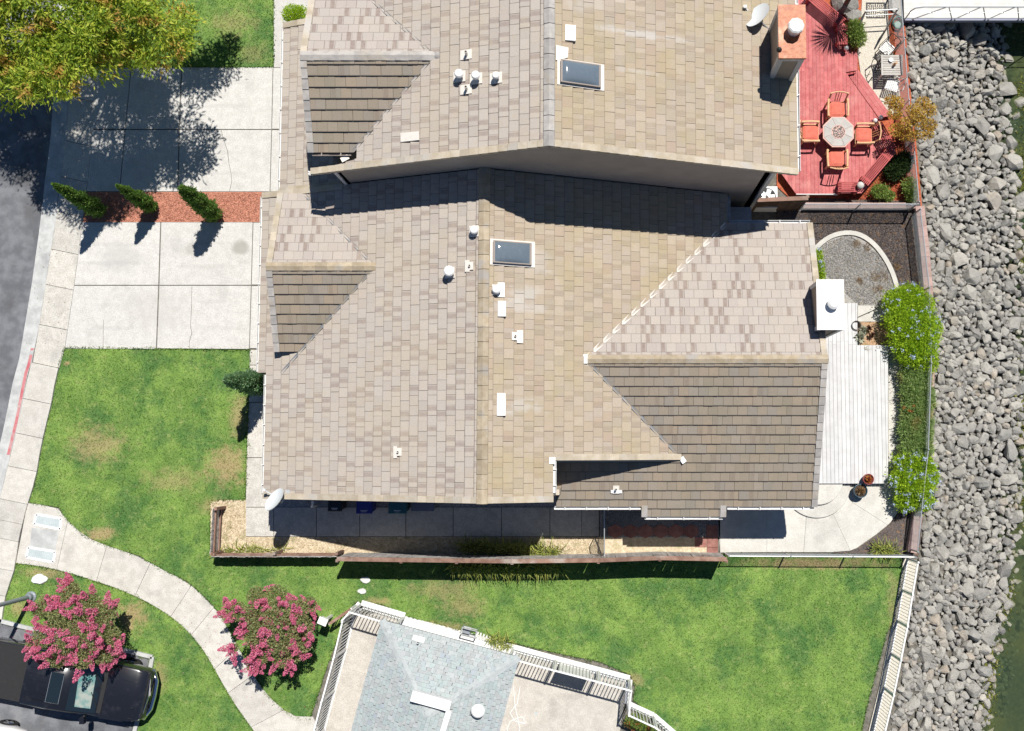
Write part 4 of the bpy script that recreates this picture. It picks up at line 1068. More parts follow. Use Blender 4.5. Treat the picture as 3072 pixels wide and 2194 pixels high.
gable_wall((4.3, -2.1), (2.0, -2.1), 0, [(0, 2.55), (1, 2.55)], MT['stucco_main'], -.15, parent=house)
# windows, doors and garage door under the eaves
def window(root, c, nrm, w, h):
    c = Vector(c); nrm = Vector(nrm); a = nrm.cross(Z).normalized()
    f = MB()
    for s_ in (-1, 1):
        f.beam(c + a * (s_ * w / 2) - Z * (h / 2) + nrm * .02, c + a * (s_ * w / 2) + Z * (h / 2) + nrm * .02, .07, .06)
        f.beam(c - a * (w / 2) + Z * (s_ * h / 2) + nrm * .02, c + a * (w / 2) + Z * (s_ * h / 2) + nrm * .02, .07, .06)
    wd = f.build('window', MT['trim'], root)
    g = MB(); g.add([c + a * (i * w / 2) + Z * (j * h / 2) + nrm * .012 for i, j in ((-1, -1), (1, -1), (1, 1), (-1, 1))], [(0, 1, 2, 3)]); g.build('pane', MT['carglass'], wd)
for x in (-9.2, -6.8, -3.4): window(house, (x, wS - .0, 1.6), (0, -1, 0), 1.2, 1.1)
for y in (-.4, 1.3, 2.6): window(house, (wE + .0, y, 1.3), (1, 0, 0), 1.2, 1.9)
gd = MB(); gd.box((wW - .02, GY, 1.15), (.06, 4.8, 2.2)); gdo = gd.build('garage_door', MT['trim'], house)
for k in range(4): MB().box((wW - .055, GY, .32 + k * .55), (.02, 4.7, .5)).build('door_panel', MT['white'], gdo)
# gutters, valley flashings
gutter(house, (-11.66, 2.66, hW(-11.66, 0) + .03), (-11.66, YN - .1, hW(-11.66, 0) + .03), MT['trim'], .11, 9)
gutter(house, (-11.34, YS + .1, hW(-11.34, 0) + .03), (-11.34, 2.55, hW(-11.34, 0) + .03), MT['trim'], .11, 6)
gutter(house, (-1.30, -2.06, hS(0, -2.04) + .03), (1.7, -2.06, hS(0, -2.04) + .03), MT['trim'], .12, 4)
gutter(house, (4.7, -2.06, hS(0, -2.04) + .03), (7.7, -2.06, hS(0, -2.04) + .03), MT['trim'], .12, 4)
gutter(house, (1.84, -2.41, hS(0, -2.41) + .03), (4.55, -2.41, hS(0, -2.41) + .03), MT['trim'], .12, 3)
gutter(house, (4.86, 7.97, hN(0, 7.97) + .03), (7.72, 7.97, hN(0, 7.97) + .03), MT['trim'], .12, 4)
gutter(house, (4.84, 8.0, hE(4.84, 0) + .03), (4.84, YN - .05, hE(4.84, 0) + .03), MT['trim'], .12, 2)
gutter(house, (-1.20, YS + .25, hE(-1.20, 0) + .04), (-1.20, -.42, hE(-1.20, 0) + .04), MT['trim'], .12, 2)
def valley(root, p, q, w=.16, mat='flash', off=.108):
    p = Vector(p); q = Vector(q); d = (q - p).normalized(); a = d.cross(Z).normalized()
    m = MB(); m.add([p - a * w / 2 + Z * (off + .01), p + Z * off * .6, p + a * w / 2 + Z * (off + .01), q - a * w / 2 + Z * (off + .01), q + Z * off * .6, q + a * w / 2 + Z * (off + .01)], [(0, 1, 4, 3), (1, 2, 5, 4)])
    m.build('valley_flashing', MT[mat], root)
valley(house, (-.21, CY0, CZ0), (4.76, 7.90, hE(4.76, 0)), .15)
valley(house, (-.21, CY0, CZ0), (3.08, -.36, hE(3.08, 0)), .10, 'galv')
valley(house, (GXr, GY, 4.62), (GXr - GW, GY + GW, GE), .09, 'galv', .10)
valley(house, (GXr, GY, 4.62), (GXr - GW - .75, GY - GW - .75, GE - .3), .09, 'galv', .10)
MB().box((-.26, CY0, CZ0 + .12), (.24, .30, .02)).build('ridge_flashing', MT['whitemetal'], house)
MB().box((3.10, -.40, hE(3.1, 0) + .12), (.17, .22, .02), .6).build('valley_end_flashing', MT['galv'], house)
MB().box((-1.27, -.40, hE(-1.27, 0) + .14), (.20, .22, .02)).build('corner_flashing', MT['whitemetal'], house)
# roof fittings on the ochre slope and the pink slope
nE = Vector((PITCH, 0, 1)).normalized(); nW_ = Vector((-PITCH, 0, 1)).normalized(); nS = Vector((0, -PITCH, 1)).normalized()
c = on(1539, 762, hE); skylight(house, c.x, c.y, .60, .36, hE(c.x, 0), -PITCH)
for (px, py, L, r) in ((1430, 690, .30, .105), (1357, 814, .42, .13)):
    vent_pipe(house, on(px - 2, py + 6, hW), nW_, r * .86, L * .9, cap=True, flsz=(.36, .36))
vent_pipe(house, on(1489, 872, hE), nE, .095, .24, cap=True, flsz=(.34, .36), mat='flash')
for (px, py, hf, n_) in ((1413, 800, hW, nW_), (1199, 1356, hW, nW_), (1545, 1010, hE, nE)):
    vent_pipe(house, on(px, py, hf), n_, .035, .20, flsz=(.26, .30))
sheet_on(house, 'flashing_sheet', [(1396, 783), (1410, 783), (1410, 818), (1396, 818)], hW, .125, MT['flash'])
sheet_on(house, 'flashing_sheet', [(1182, 1339), (1193, 1339), (1193, 1375), (1182, 1375)], hW, .125, MT['flash'])
sheet_on(house, 'flashing_sheet', [(1552, 993), (1570, 993), (1570, 1030), (1552, 1030)], hE, .125, MT['whitemetal'])
sheet_on(house, 'flashing_sheet', [(1494, 850), (1515, 850), (1515, 893), (1494, 893)], hE, .125, MT['whitemetal'])
vent_pipe(house, on(1848, 1465, hS), nS, .035, .28, flsz=(.22, .30)); sheet_on(house, 'flashing_sheet', [(1832, 1470), (1866, 1470), (1866, 1480), (1832, 1480)], hS, .125, MT['whitemetal'])
def hood(root, x0, y0, x1, y1, hf, sg):
    """low box hood vent"""
    a = on(x0, y0, hf); b = on(x1, y1, hf); m = MB(); cx, cy = (a.x + b.x) / 2, (a.y + b.y) / 2; w, d = abs(b.x - a.x), abs(a.y - b.y)
    zs = lambda x: hf(x, cy)
    lo, hi = cx - w / 2, cx + w / 2
    v = [(lo, cy - d / 2), (hi, cy - d / 2), (hi, cy + d / 2), (lo, cy + d / 2)]
    m.add([(x, y, zs(x) + .05) for x, y in v] + [(x, y, zs(x) + (.22 if (x < cx) == (sg < 0) else .14)) for x, y in v], [(3, 2, 1, 0), (4, 5, 6, 7), (0, 1, 5, 4), (1, 2, 6, 5), (2, 3, 7, 6), (3, 0, 4, 7)])
    m.build('roof_vent', MT['whitemetal'], root)
hood(house, 1495, 905, 1519, 952, hE, 1); hood(house, 1492, 1196, 1518, 1248, hE, 1)
sheet_on(house, 'flashing_sheet', [(1492, 1180), (1518, 1180), (1518, 1196), (1492, 1196)], hE, .12, MT['flash'])
# east chimney: framed stucco shaft, white cap with round flue
ct = P(2449, 839, 5.2); cb = P(2534, 990, 5.2); cx, cy = (ct.x + cb.x) / 2, (ct.y + cb.y) / 2; cw, cd = cb.x - ct.x, ct.y - cb.y
ch = MB().box((cx + .03, cy, 2.6), (cw - .10, cd - .10, 5.0)).build('chimney', MT['panel'], house)
MB().box((cx, cy, 5.17), (cw, cd, .07)).build('chimney_cap', MT['whitemetal'], ch)
for sx_ in (-1, 1):
    for sy_ in (-1, 1):
        MB().box((cx + .03 + sx_ * (cw / 2 - .09), cy + sy_ * (cd / 2 - .09), 2.62), (.14, .14, 5.02)).build('corner_board', MT['trimgrey'], ch)
MB().box((cx + .03, cy, 5.04), (cw - .06, cd - .06, .18)).build('cap_frieze', MT['trimgrey'], ch)
fl_ = MB().lathe((cx + .06, cy + .02, 5.2), [(.16, 0), (.16, .16), (.20, .16), (.20, .24), (.13, .30), (.02, .31)], 22).build('flue', MT['whitemetal'], ch, smooth=False)
# dish and lone hook at the south-west corner
d0 = P(828, 1502, 3.55); dish('pale satellite dish hanging off the south-west roof corner of the tan house', d0, (d0.x + .35, d0.y + .28, hW(d0.x + .35, 0) + .02), (.44, .38), math.radians(138), .72)

# ================================================================== NEIGHBOUR HOUSE (north)
QX, QZ = -1.26, 9.05; MY0, MY1 = 8.92, 18.2
kW = lambda x, y: QZ + PITCH * (x - QX)
kE = lambda x, y: QZ - PITCH * (x - QX)
nb = thing('house', 'taller tan tile-roofed house at the top with a copper chimney cap', 'house', (-1.27, 13.0, 0))
rn = Roof(nb, None)
KZ = 7.53; gq2 = P(1292, 170, KZ); KY = gq2.y; KX = QX - (QZ - KZ) / PITCH; KW = 2.72; KX0 = P(905, 172, KZ).x; KE = KZ - PITCH * KW
hid2 = lambda x, y: (x < KX - .25) and (abs(y - KY) < (KX - x) - .35) and (abs(y - KY) < KW - .35)
yn = KY - KW
rn.slope((-9.1, 0, kW(-9.1, 0)), (1, 0), PITCH, [(-9.1, MY0), (QX, MY0), (QX, MY1), (-8.5, MY1), (-8.5, KY + KW), (KX - KW + .15, KY + KW), (KX - KW + .15, yn - .25), (-9.1, yn - .55)], 'tW', skip=hid2)
rn.slope((6.69, 0, kE(6.69, 0)), (-1, 0), PITCH, [(QX, MY0), (6.69, MY0), (6.69, MY1), (QX, MY1)], 'tE', phase=.07)
rn.slope((KX0, KY + KW, KE), (0, -1), PITCH, [(KX, KY), (KX0, KY), (KX0, KY + KW), (KX - KW, KY + KW)], 'tN')
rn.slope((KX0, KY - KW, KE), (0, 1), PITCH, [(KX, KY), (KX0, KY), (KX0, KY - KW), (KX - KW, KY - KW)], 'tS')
lx = P(846, 500, 2.95).x; ly1 = P(849, 74, 2.95).y
rn.slope((lx, 0, 2.95), (1, 0), PITCH, [(lx, MY0 + .05), (-8.3, MY0 + .05), (-8.3, ly1), (lx, ly1)], 'tW', phase=.05)
rn.finish()
caps(nb, (QX, MY0 - .04, QZ), (QX, MY1, QZ), MT['capgrey'], .34, .47)
caps(nb, (KX0 - .02, KY, KZ), (KX + .05, KY, KZ), MT['capgrey'], .32, .42)
MB().lathe((KX + .12, KY, KZ - .08), [(.17, 0), (.17, .12), (.12, .2), (.03, .24)], 16).build('ridge_end_cap', MT['capgrey'], nb, smooth=True)
rakes(nb, (-9.1, MY0, kW(-9.1, 0)), (QX, MY0, QZ), (0, -1, 0), MT['rake'], drop=.16)
rakes(nb, (6.69, MY0, kE(6.69, 0)), (QX, MY0, QZ), (0, -1, 0), MT['rake'], drop=.16)
rakes(nb, (KX0, KY - KW, KE), (KX0, KY, KZ), (-1, 0, 0), MT['capgrey'])
rakes(nb, (KX0, KY + KW, KE), (KX0, KY, KZ), (-1, 0, 0), MT['rake'])
rakes(nb, (lx, MY0 + .05, 2.95), (-8.6, MY0 + .05, 2.95 + PITCH * (-8.6 - lx)), (0, -1, 0), MT['rake'], drop=.1)
rakes(nb, (lx, ly1, 2.95), (-8.3, ly1, 2.95 + PITCH * (-8.3 - lx)), (0, 1, 0), MT['rake'], drop=.1)
SWY = 9.01
gable_wall((-8.42, SWY), (5.88, SWY), 0, [(0, kW(-8.42, 0) - .14), ((QX + 8.42) / 14.3, QZ - .14), (1, kE(5.88, 0) - .14)], MT['stucco'], .2, parent=nb)
gable_wall((5.88, SWY), (5.88, MY1), 0, [(0, kE(5.88, 0) - .14), (1, kE(5.88, 0) - .14)], MT['stucco'], .2, parent=nb)
gable_wall((-8.42, SWY), (-8.42, MY1), 0, [(0, kW(-8.42, 0) - .14), (1, kW(-8.42, 0) - .14)], MT['stucco'], -.2, parent=nb)
gable_wall((lx + .5, MY0 + .3), (lx + .5, ly1 - .2), 0, [(0, 2.9), (1, 2.9)], MT['stucco'], -.2, parent=nb)
gable_wall((-8.5, KY - KW + .35), (-8.5, KY + KW - .35), 3.5, [(0, KE), (.5, KZ - .15), (1, KE)], MT['stucco'], -.12, parent=nb)
MB().beam((-8.37, SWY - .03, 2.5), (-8.37, SWY - .03, kW(-8.37, 0) - .16), .11, .05, Vector((0, 1, 0))).build('corner_board', MT['trim'], nb)
MB().beam((5.93, SWY - .03, 0.1), (5.93, SWY - .03, kE(5.93, 0) - .16), .13, .13, Vector((0, 1, 0))).build('corner_board', MT['trimgrey'], nb)
gutter(nb, (-9.17, MY0 + .1, kW(-9.17, 0) + .03), (-9.17, yn - .6, kW(-9.17, 0) + .03), MT['trim'], .12, 2)
gutter(nb, (6.76, MY0 + .1, kE(6.76, 0) + .03), (6.76, MY1, kE(6.76, 0) + .03), MT['trim'], .12, 9)
gutter(nb, (KX0 + .1, KY - KW - .07, KE + .02), (KX - KW - .1, KY - KW - .07, KE + .02), MT['bronze'], .12, 2)
gutter(nb, (lx - .06, MY0 + .1, 2.97), (lx - .06, ly1 - .1, 2.97), MT['trim'], .11, 7)
valley(nb, (KX, KY, KZ), (KX - KW, KY - KW, KE), .09, 'galv', .10); valley(nb, (KX, KY, KZ), (KX - KW, KY + KW, KE), .09, 'galv', .10)
MB().box((KX - KW - .30, yn - .2, kW(KX - KW - .30, 0) + .10), (.26, .16, .02), .5).build('valley_end_flashing', MT['flash'], nb)
c = on(1743, 228, kE); skylight(nb, c.x, c.y, .60, .345, kE(c.x, 0), -PITCH)
for (px, py, L, r) in ((1387, 226, .36, .105), (1437, 232, .40, .10), (1496, 230, .30, .085)):
    vent_pipe(nb, on(px - 3, py + 8, kW), nW_, r * .86, L * .9, cap=True, flsz=(.34, .42))
for (px, py) in ((1404, 168), (1404, 272)):
    vent_pipe(nb, on(px, py, kW), nW_, .045, .34, flsz=(.30, .40))
sheet_on(nb, 'flashing_sheet', [(1203, 403), (1259, 398), (1260, 424), (1204, 430)], kW, .125, MT['flash'])
hood(nb, 1697, 80, 1727, 130, kE, 1)
sheet_on(nb, 'flashing_sheet', [(1668, 140), (1706, 148), (1704, 178), (1668, 186)], kE, .12, MT['flash'])
# chimney with copper cap
CHZ = 8.0
a = P(2334, 14, CHZ); b = P(2419, 175, CHZ); cx, cy, cw, cd = (a.x + b.x) / 2, (a.y + b.y) / 2, b.x - a.x, a.y - b.y
ch = MB().box((cx, cy, 4.0), (cw - .10, cd - .10, 7.7)).build('chimney', MT['panel'], nb)
MB().box((cx, cy, CHZ - .05), (cw, cd, .10)).build('copper_cap', MT['copper'], ch)
for sx_ in (-1, 1):
    for sy_ in (-1, 1):
        MB().box((cx + sx_ * (cw / 2 - .10), cy + sy_ * (cd / 2 - .10), 3.95), (.16, .16, 7.72)).build('corner_board', MT['trimgrey'], ch)
MB().box((cx, cy, CHZ - .22), (cw - .05, cd - .05, .22)).build('cap_frieze', MT['trimgrey'], ch)
MB().lathe((cx + .05, cy + .02, CHZ), [(.19, 0), (.19, .22), (.25, .24), (.25, .40), (.20, .45), (.03, .46)], 9).build('flue', MT['whitemetal'], ch)
d0 = P(2276, 50, 6.6); dish('pale satellite dish on the ochre slope beside the copper-capped chimney', d0, (d0.x + .55, d0.y - .35, kE(d0.x + .55, 0) + .02), (.47, .40), math.radians(145), .75)
d1 = P(2338, 148, 8.05); t = thing('security_camera', 'small dark bullet camera on the south-west corner of the copper-capped chimney', 'camera', d1)
MB().lathe((d1.x, d1.y, d1.z - .1), [(.07, 0), (.09, .06), (.06, .13), (.02, .16)], 12).build('camera_body', MT['black'], t, smooth=True)
MB().beam((d1.x, d1.y, d1.z - .06), (d1.x + .12, d1.y + .03, d1.z - .12), .03, .03).build('mount', MT['black'], t)

# ================================================================== SHORE ROCKS
def rockmesh(seed):
    rr = random.Random(seed); me = bpy.data.meshes.new('riprap_rock')
    import bmesh
    bm = bmesh.new()
    for _ in range(17):
        d = Vector((rr.gauss(0, 1), rr.gauss(0, 1), rr.gauss(0, 1))).normalized() * rr.uniform(.42, .55); bm.verts.new(d)
    hull = bmesh.ops.convex_hull(bm, input=list(bm.verts))
    bmesh.ops.delete(bm, geom=[v for v in bm.verts if not v.link_faces], context='VERTS')
    bmesh.ops.triangulate(bm, faces=list(bm.faces))
    bmesh.ops.subdivide_edges(bm, edges=list(bm.edges), cuts=1, use_grid_fill=True)
    planes = []
    for _ in range(7):
        d = Vector((rr.gauss(0, 1), rr.gauss(0, 1), rr.gauss(0, 1))).normalized(); planes.append((d, rr.uniform(.30, .46)))
    for v in bm.verts:
        for d, k in planes:
            t = v.co.dot(d)
            if t > k: v.co -= d * (t - k)
        v.co *= rr.uniform(.94, 1.05)
    sx, sy, sz = rr.uniform(1.0, 1.35), rr.uniform(.85, 1.05), rr.uniform(.7, .95)
    for v in bm.verts: v.co = Vector((v.co.x * sx, v.co.y * sy, v.co.z * sz)) * 1.22
    bm.to_mesh(me); bm.free(); me.materials.append(MT['rock']); return me
RM = [rockmesh(100 + i) for i in range(14)]
pdx = [p[0] for p in prof]; pz = [p[1] for p in prof]
cand = []
cell = {}
def try_rock(px, py, s):
    q = P(px, py, 0); key = (int(q.x / .3), int(q.y / .3))
    for i in range(-2, 3):
        for j in range(-2, 3):
            for (x2, y2, s2) in cell.get((key[0] + i, key[1] + j), ()):
                if (x2 - q.x) ** 2 + (y2 - q.y) ** 2 < (.40 * (s + s2)) ** 2: return False
    cell.setdefault(key, []).append((q.x, q.y, s)); return True
water_x = clipline([(3075, -100), (3068, 150), (3072, 500), (3080, 900), (3080, 1300), (3064, 1600), (3050, 1660), (3031, 1776), (3011, 1879), (2985, 1981), (2963, 2152), (2950, 2300)])
for smin, smax, tries in ((.58, .74, 26), (.42, .58, 120), (.30, .42, 2000), (.20, .30, 14000), (.12, .20, 20000)):
    for _ in range(tries):
        py = R.uniform(-30, 2240); lo = fx(py) + (14 if py < 1650 else 22); hi = water_x(py) + 12
        if py < 70: lo += 30
        px = R.uniform(lo, hi); s = R.uniform(smin, smax)
        if R.random() > (1.0 if px < water_x(py) - 12 else .35): continue
        if px - lo < 25 and s > .4: continue
        if try_rock(px, py, s): cand.append((px, py, s))
cand.sort(key=lambda c: -c[2] - (0 if 0 < c[1] < 2190 else -9))
restV = []; rest_t = []
rest = MB()
for k, (px, py, s) in enumerate(cand):
    dx = px - fx(py); z = float(np.interp(dx, pdx, pz)) + s * .10 + R.uniform(-.04, .10)
    q = P(px, py, z); me = RM[R.randrange(14)]
    rot = Matrix.Rotation(R.uniform(0, 6.28), 4, 'Z') @ Matrix.Rotation(R.uniform(-.5, .5), 4, 'X') @ Matrix.Rotation(R.uniform(-.5, .5), 4, 'Y')
    M = Matrix.Translation((q.x, q.y, z)) @ rot @ Matrix.Scale(s, 4)
    if k < 300 and 0 < py < 2190 and px < 3060:
        o = link('riprap_rock', me); o.matrix_world = M
        tag(o, 'one of the angular grey boulders heaped along the shore', 'rock', 'boulders of the rock bank along the water')
    else:
        rest.add([M @ v.co for v in me.vertices], [tuple(p.vertices) for p in me.polygons], R.uniform(.001, 1))
o = rest.build('riprap_rocks', MT['rock']); tag(o, 'smaller grey rocks filling the shore bank between the boulders', 'rock', kind='stuff')
# small rubble and sunken stones
m = MB()
for _ in range(2200):
    py = R.uniform(-30, 2240); px = R.uniform(fx(py) + 10, water_x(py) + 60); s = R.uniform(.10, .22)
    dx = px - fx(py); z = float(np.interp(dx, pdx, pz)) + .03; q = P(px, py, z); me = RM[R.randrange(14)]
    M = Matrix.Translation((q.x, q.y, z)) @ Matrix.Rotation(R.uniform(0, 6.28), 4, 'Z') @ Matrix.Scale(s, 4)
    m.add([M @ v.co for v in me.vertices], [tuple(p.vertices) for p in me.polygons], R.uniform(.001, 1))
o = m.build('rubble', MT['rubble']); tag(o, 'small stone rubble under the shore boulders', 'rubble', kind='stuff')

# ================================================================== FENCES
def chainlink(name, label, pts, h, post_every=2.4, z0=0.03, mesh_step=.085, group=None):
    W = [P(x, y, h) for x, y in pts]; W = [Vector((w.x, w.y, 0)) for w in W]
    t = thing(name, label, 'fence', (W[0].x, W[0].y, z0), group=group)
    MB().tube([w + Z * h for w in W], .021, 8).build('top_rail', MT['galv'], t)
    mesh = MB()
    for i in range(len(W) - 1):
        a, b = W[i], W[i + 1]; L = (b - a).length; d = (b - a) / L; n = max(1, int(round(L / post_every)))
        for k in range(n + (1 if i == len(W) - 2 else 0)):
            c = a + d * (L * k / n)
            MB().tube([c + Z * z0, c + Z * (h + .03)], .03, 8).lathe((c.x, c.y, h + .03), [(.035, 0), (.03, .03), (.005, .045)], 8).build('post', MT['galv'], t)
        hh = h - .06; k = int((L + hh) / mesh_step)
        for j in range(k):
            s0 = -hh + j * mesh_step
            for sg in (1, -1):
                a0, a1 = (s0, s0 + hh) if sg > 0 else (s0 + hh, s0)
                za, zb = z0 + .04, h - .02
                # clip to the panel
                def at(tt): return a0 + (a1 - a0) * tt, za + (zb - za) * tt
                t0, t1 = 0., 1.
                lo, hi = sorted((a0, a1))
                if hi <= 0 or lo >= L: continue
                ta = (0 - a0) / (a1 - a0); tb = (L - a0) / (a1 - a0)
                t0 = max(0, min(ta, tb)); t1 = min(1, max(ta, tb))
                if t1 - t0 < .02: continue
                p, q = at(t0), at(t1)
                P0 = a + d * p[0] + Z * p[1]; P1 = a + d * q[0] + Z * q[1]
                mesh.beam(P0, P1, .005, .005)
    mesh.build('wire_mesh', MT['galv'], t, kind='stuff')
    return t
chainlink('chain_link_fence', 'chain link fence between the red-mulched garden and the rocks', [(2698, -60), (2727, 300), (2741, 425), (2757, 606)], 1.15)
chainlink('chain_link_fence', 'short chain link fence dividing the red mulch from the dark mulch bed', [(2412, 613), (2752, 613)], 1.15)
chainlink('chain_link_fence', 'long chain link fence on the pink block wall above the rocks', [(2761, 628), (2788, 863), (2794, 1089), (2785, 1349), (2766, 1526), (2753, 1656)], 1.15)
chainlink('chain_link_fence', 'chain link fence between the cream patio and the south lawn', [(2186, 1669), (2746, 1672)], 1.15)
chainlink('chain_link_fence', 'short chain link panel across the side path by the gate', [(1813, 1530), (1813, 1668)], 1.1, 1.8)
g0 = P(1806, 1668, 0); g1 = P(1795, 1606, 0)
t = thing('gate', 'open chain link gate leaf with a rounded dark frame beside the side path', 'gate', (g0.x, g0.y, .03))
d = Vector((g1.x - g0.x, g1.y - g0.y, 0)); L = d.length; d /= L; d = Vector((-.35, .94, 0)).normalized()
b0 = Vector((g0.x, g0.y, 0)); fr = []
for a_, z_ in ((.0, .1), (.0, .95), (.06, 1.05), (.15, 1.1), (L - .15, 1.1), (L - .06, 1.05), (L, .95), (L, .1)): fr.append(b0 + d * a_ + Z * z_)
MB().tube(fr, .02, 6, closed=True).build('frame', MT['iron'], t)
m = MB()
for k in range(-10, 12):
    for sg in (1, -1):
        pts_ = []
        for j in range(12):
            z_ = .12 + j * .087; s_ = k * .09 + sg * (z_ - .1) + (0 if sg > 0 else 1.0)
            if 0 <= s_ <= L: pts_.append(b0 + d * s_ + Z * z_)
        if len(pts_) > 1: m.beam(pts_[0], pts_[-1], .005, .005)
m.build('wire_mesh', MT['iron'], t, kind='stuff')

def wood_fence(name, label, top, h, pw, pick_mat, rail_mat, side, cap=True, posts=2.3, z0=.03, cat='fence', inner=True):
    """top = photo points of the top edge at height h; side = +1/-1: which side of the line carries the pickets"""
    W = [P(x, y, h) for x, y in top]; W = [Vector((w.x, w.y, 0)) for w in W]
    t = thing(name, label, cat, (W[0].x, W[0].y, z0)); base = Vector(t.location)
    me = {}
    tilt = 0
    for i in range(len(W) - 1):
        a, b = W[i], W[i + 1]; L = (b - a).length; d = (b - a) / L; nrm = Vector((-d.y, d.x, 0)) * side
        n = max(1, int(round(L / pw)))
        rz = math.atan2(d.y, d.x)
        key = 'p'
        if key not in me:
            mb = MB(); w2 = pw * 1.07 / 2; hh = h - z0
            mb.add([(-w2, -.009, 0), (w2, -.009, 0), (w2, .009, 0), (-w2, .009, 0), (-w2, -.009, hh - .03), (w2, -.009, hh - .03), (w2, .009, hh - .03), (-w2, .009, hh - .03), (-w2 + .03, -.009, hh), (w2 - .03, -.009, hh), (w2 - .03, .009, hh), (-w2 + .03, .009, hh)],
                   [(3, 2, 1, 0), (0, 1, 5, 4), (1, 2, 6, 5), (2, 3, 7, 6), (3, 0, 4, 7), (4, 5, 9, 8), (5, 6, 10, 9), (6, 7, 11, 10), (7, 4, 8, 11), (8, 9, 10, 11)])
            me[key] = mb.mesh('picket', pick_mat)
        for k in range(n):
            c = a + d * (L * (k + .5) / n) + nrm * .035
            o = link('picket', me[key], t, c + Z * (z0 + R.uniform(-.02, .015)) - base, (R.uniform(-.012, .012), R.uniform(-.012, .012), rz + R.uniform(-.015, .015)))
        for zz in (.25, h - .28):
            MB().beam(a + Z * zz - nrm * .005, b + Z * zz - nrm * .005, .045, .09).build('rail', rail_mat, t)
        if cap: MB().beam(a - d * .0 + Z * (h + .02), b + Z * (h + .02), .15, .035).build('cap_rail', rail_mat, t)
        np_ = max(1, int(round(L / posts)))
        for k in range(np_ + (1 if i == len(W) - 2 else 0)):
            c = a + d * (L * k / np_) - nrm * .07
            MB().box((c.x, c.y, (h + z0) / 2), (.10, .10, h - z0), rz).build('post', rail_mat, t)
    return t
wood_fence('wooden_fence', 'tall weathered wooden picket fence with brown cap rail along the south lawn', [(1011, 1677), (1203, 1680), (1536, 1684), (1795, 1681), (1980, 1674), (2180, 1678)], 1.90, .105, MT['wood_grey'], MT['wood_fence'], 1)
wood_fence('wooden_fence', 'low wooden picket fence around the tan gravel by the front lawn', [(1009, 1668), (633, 1668)], 1.05, .095, MT['wood_grey'], MT['wood_fence'], 1, cap=False)
wood_fence('wooden_fence', 'short low wooden picket fence end with brown rails facing the front lawn', [(633, 1664), (640, 1527)], 1.05, .095, MT['wood_grey'], MT['wood_fence'], 1, cap=False)
wood_fence('wooden_fence', 'dark brown board fence with scalloped red top behind the air conditioner', [(2272, 601), (2424, 595)], 1.75, .17, MT['wood_dark'], MT['wood_fence'], -1, cap=True)

# white metal picket fence above the lower rocks
def picket_rail(name, label, pts, h, sp, r, base_w=0.0, mat='white', z0=.03, bottom=.12, posts=2.0, group=None, limit=1000, top_px=False, curb=0.0):
    W = [P(x, y, h if top_px else 0) for x, y in pts]; W = [Vector((w.x, w.y, 0)) for w in W]
    t = thing(name, label, 'fence', (W[0].x, W[0].y, z0), group=group); base = Vector(t.location)
    mb = MB(); mb.box((0, 0, (h - bottom) / 2), (r, r, h - bottom)); me = mb.mesh('baluster', MT[mat])
    for i in range(len(W) - 1):
        a, b = W[i], W[i + 1]; L = (b - a).length; d = (b - a) / L; n = max(1, int(round(L / sp))); rz = math.atan2(d.y, d.x)
        MB().beam(a + Z * h, b + Z * h, .055, .05).build('top_rail', MT[mat], t)
        MB().beam(a + Z * bottom, b + Z * bottom, .045, .045).build('bottom_rail', MT[mat], t)
        if curb:
            MB().beam(a + Z * (z0 + .035), b + Z * (z0 + .035), curb, .07).build('kerb', MT['white'], t)
        for k in range(n):
            c = a + d * (L * (k + .5) / n); link('baluster', me, t, c + Z * bottom - base, (0, 0, rz))
        m_ = max(1, int(round(L / posts)))
        for k in range(m_ + (1 if i == len(W) - 2 else 0)):
            c = a + d * (L * k / m_)
            MB().box((c.x, c.y, (h + .08) / 2 + z0 / 2), (.062, .062, h + .06 - z0), rz).build('post', MT[mat], t)
    return t
picket_rail('metal_fence', 'white metal picket fence along the rocks beside the south lawn', [(2722, 1676), (2706, 1770), (2691, 1862), (2672, 1960), (2651, 2062), (2618, 2200)], 1.3, .115, .016, posts=2.5, bottom=.06)
kb = MB()
kp = [(2716, 1680), (2684, 1862), (2644, 2062), (2610, 2200)]
for i in range(3):
    a, b = P(*kp[i]), P(*kp[i + 1]); kb.beam((a.x + .2, a.y, .02), (b.x + .2, b.y, .02), .55, .05)
struct('fence_strip', kb, MT['aggregate'])

# block wall
def block_wall(name, label, pts, h, w, L0=.41):
    W = [P(*p) for p in pts]; t = thing(name, label, 'wall', (W[0].x, W[0].y, 0)); base = Vector(t.location)
    mb = MB(); e = L0 / 2 - .004
    mb.box((0, 0, h / 2), (2 * e, w, h)); me = mb.mesh('block', MT['wallblock'])
    for i in range(len(W) - 1):
        a, b = Vector((W[i].x, W[i].y, 0)), Vector((W[i + 1].x, W[i + 1].y, 0)); L = (b - a).length; d = (b - a) / L; n = max(1, int(round(L / L0))); rz = math.atan2(d.y, d.x)
        for k in range(n):
            c = a + d * (L * (k + .5) / n); o = link('block', me, t, c + Z * R.uniform(-.006, .006) - base, (0, 0, rz)); o.scale.x = (L / n) / L0
    return t
block_wall('block_wall', 'low pink concrete block wall under the long chain link fence', [(2752, 624), (2766, 745), (2777, 863), (2783, 1089), (2774, 1349), (2750, 1526), (2728, 1656)], .32, .34)
block_wall('block_wall', 'short pink concrete block wall between red mulch and dark mulch', [(2405, 622), (2742, 622)], .30, .22)

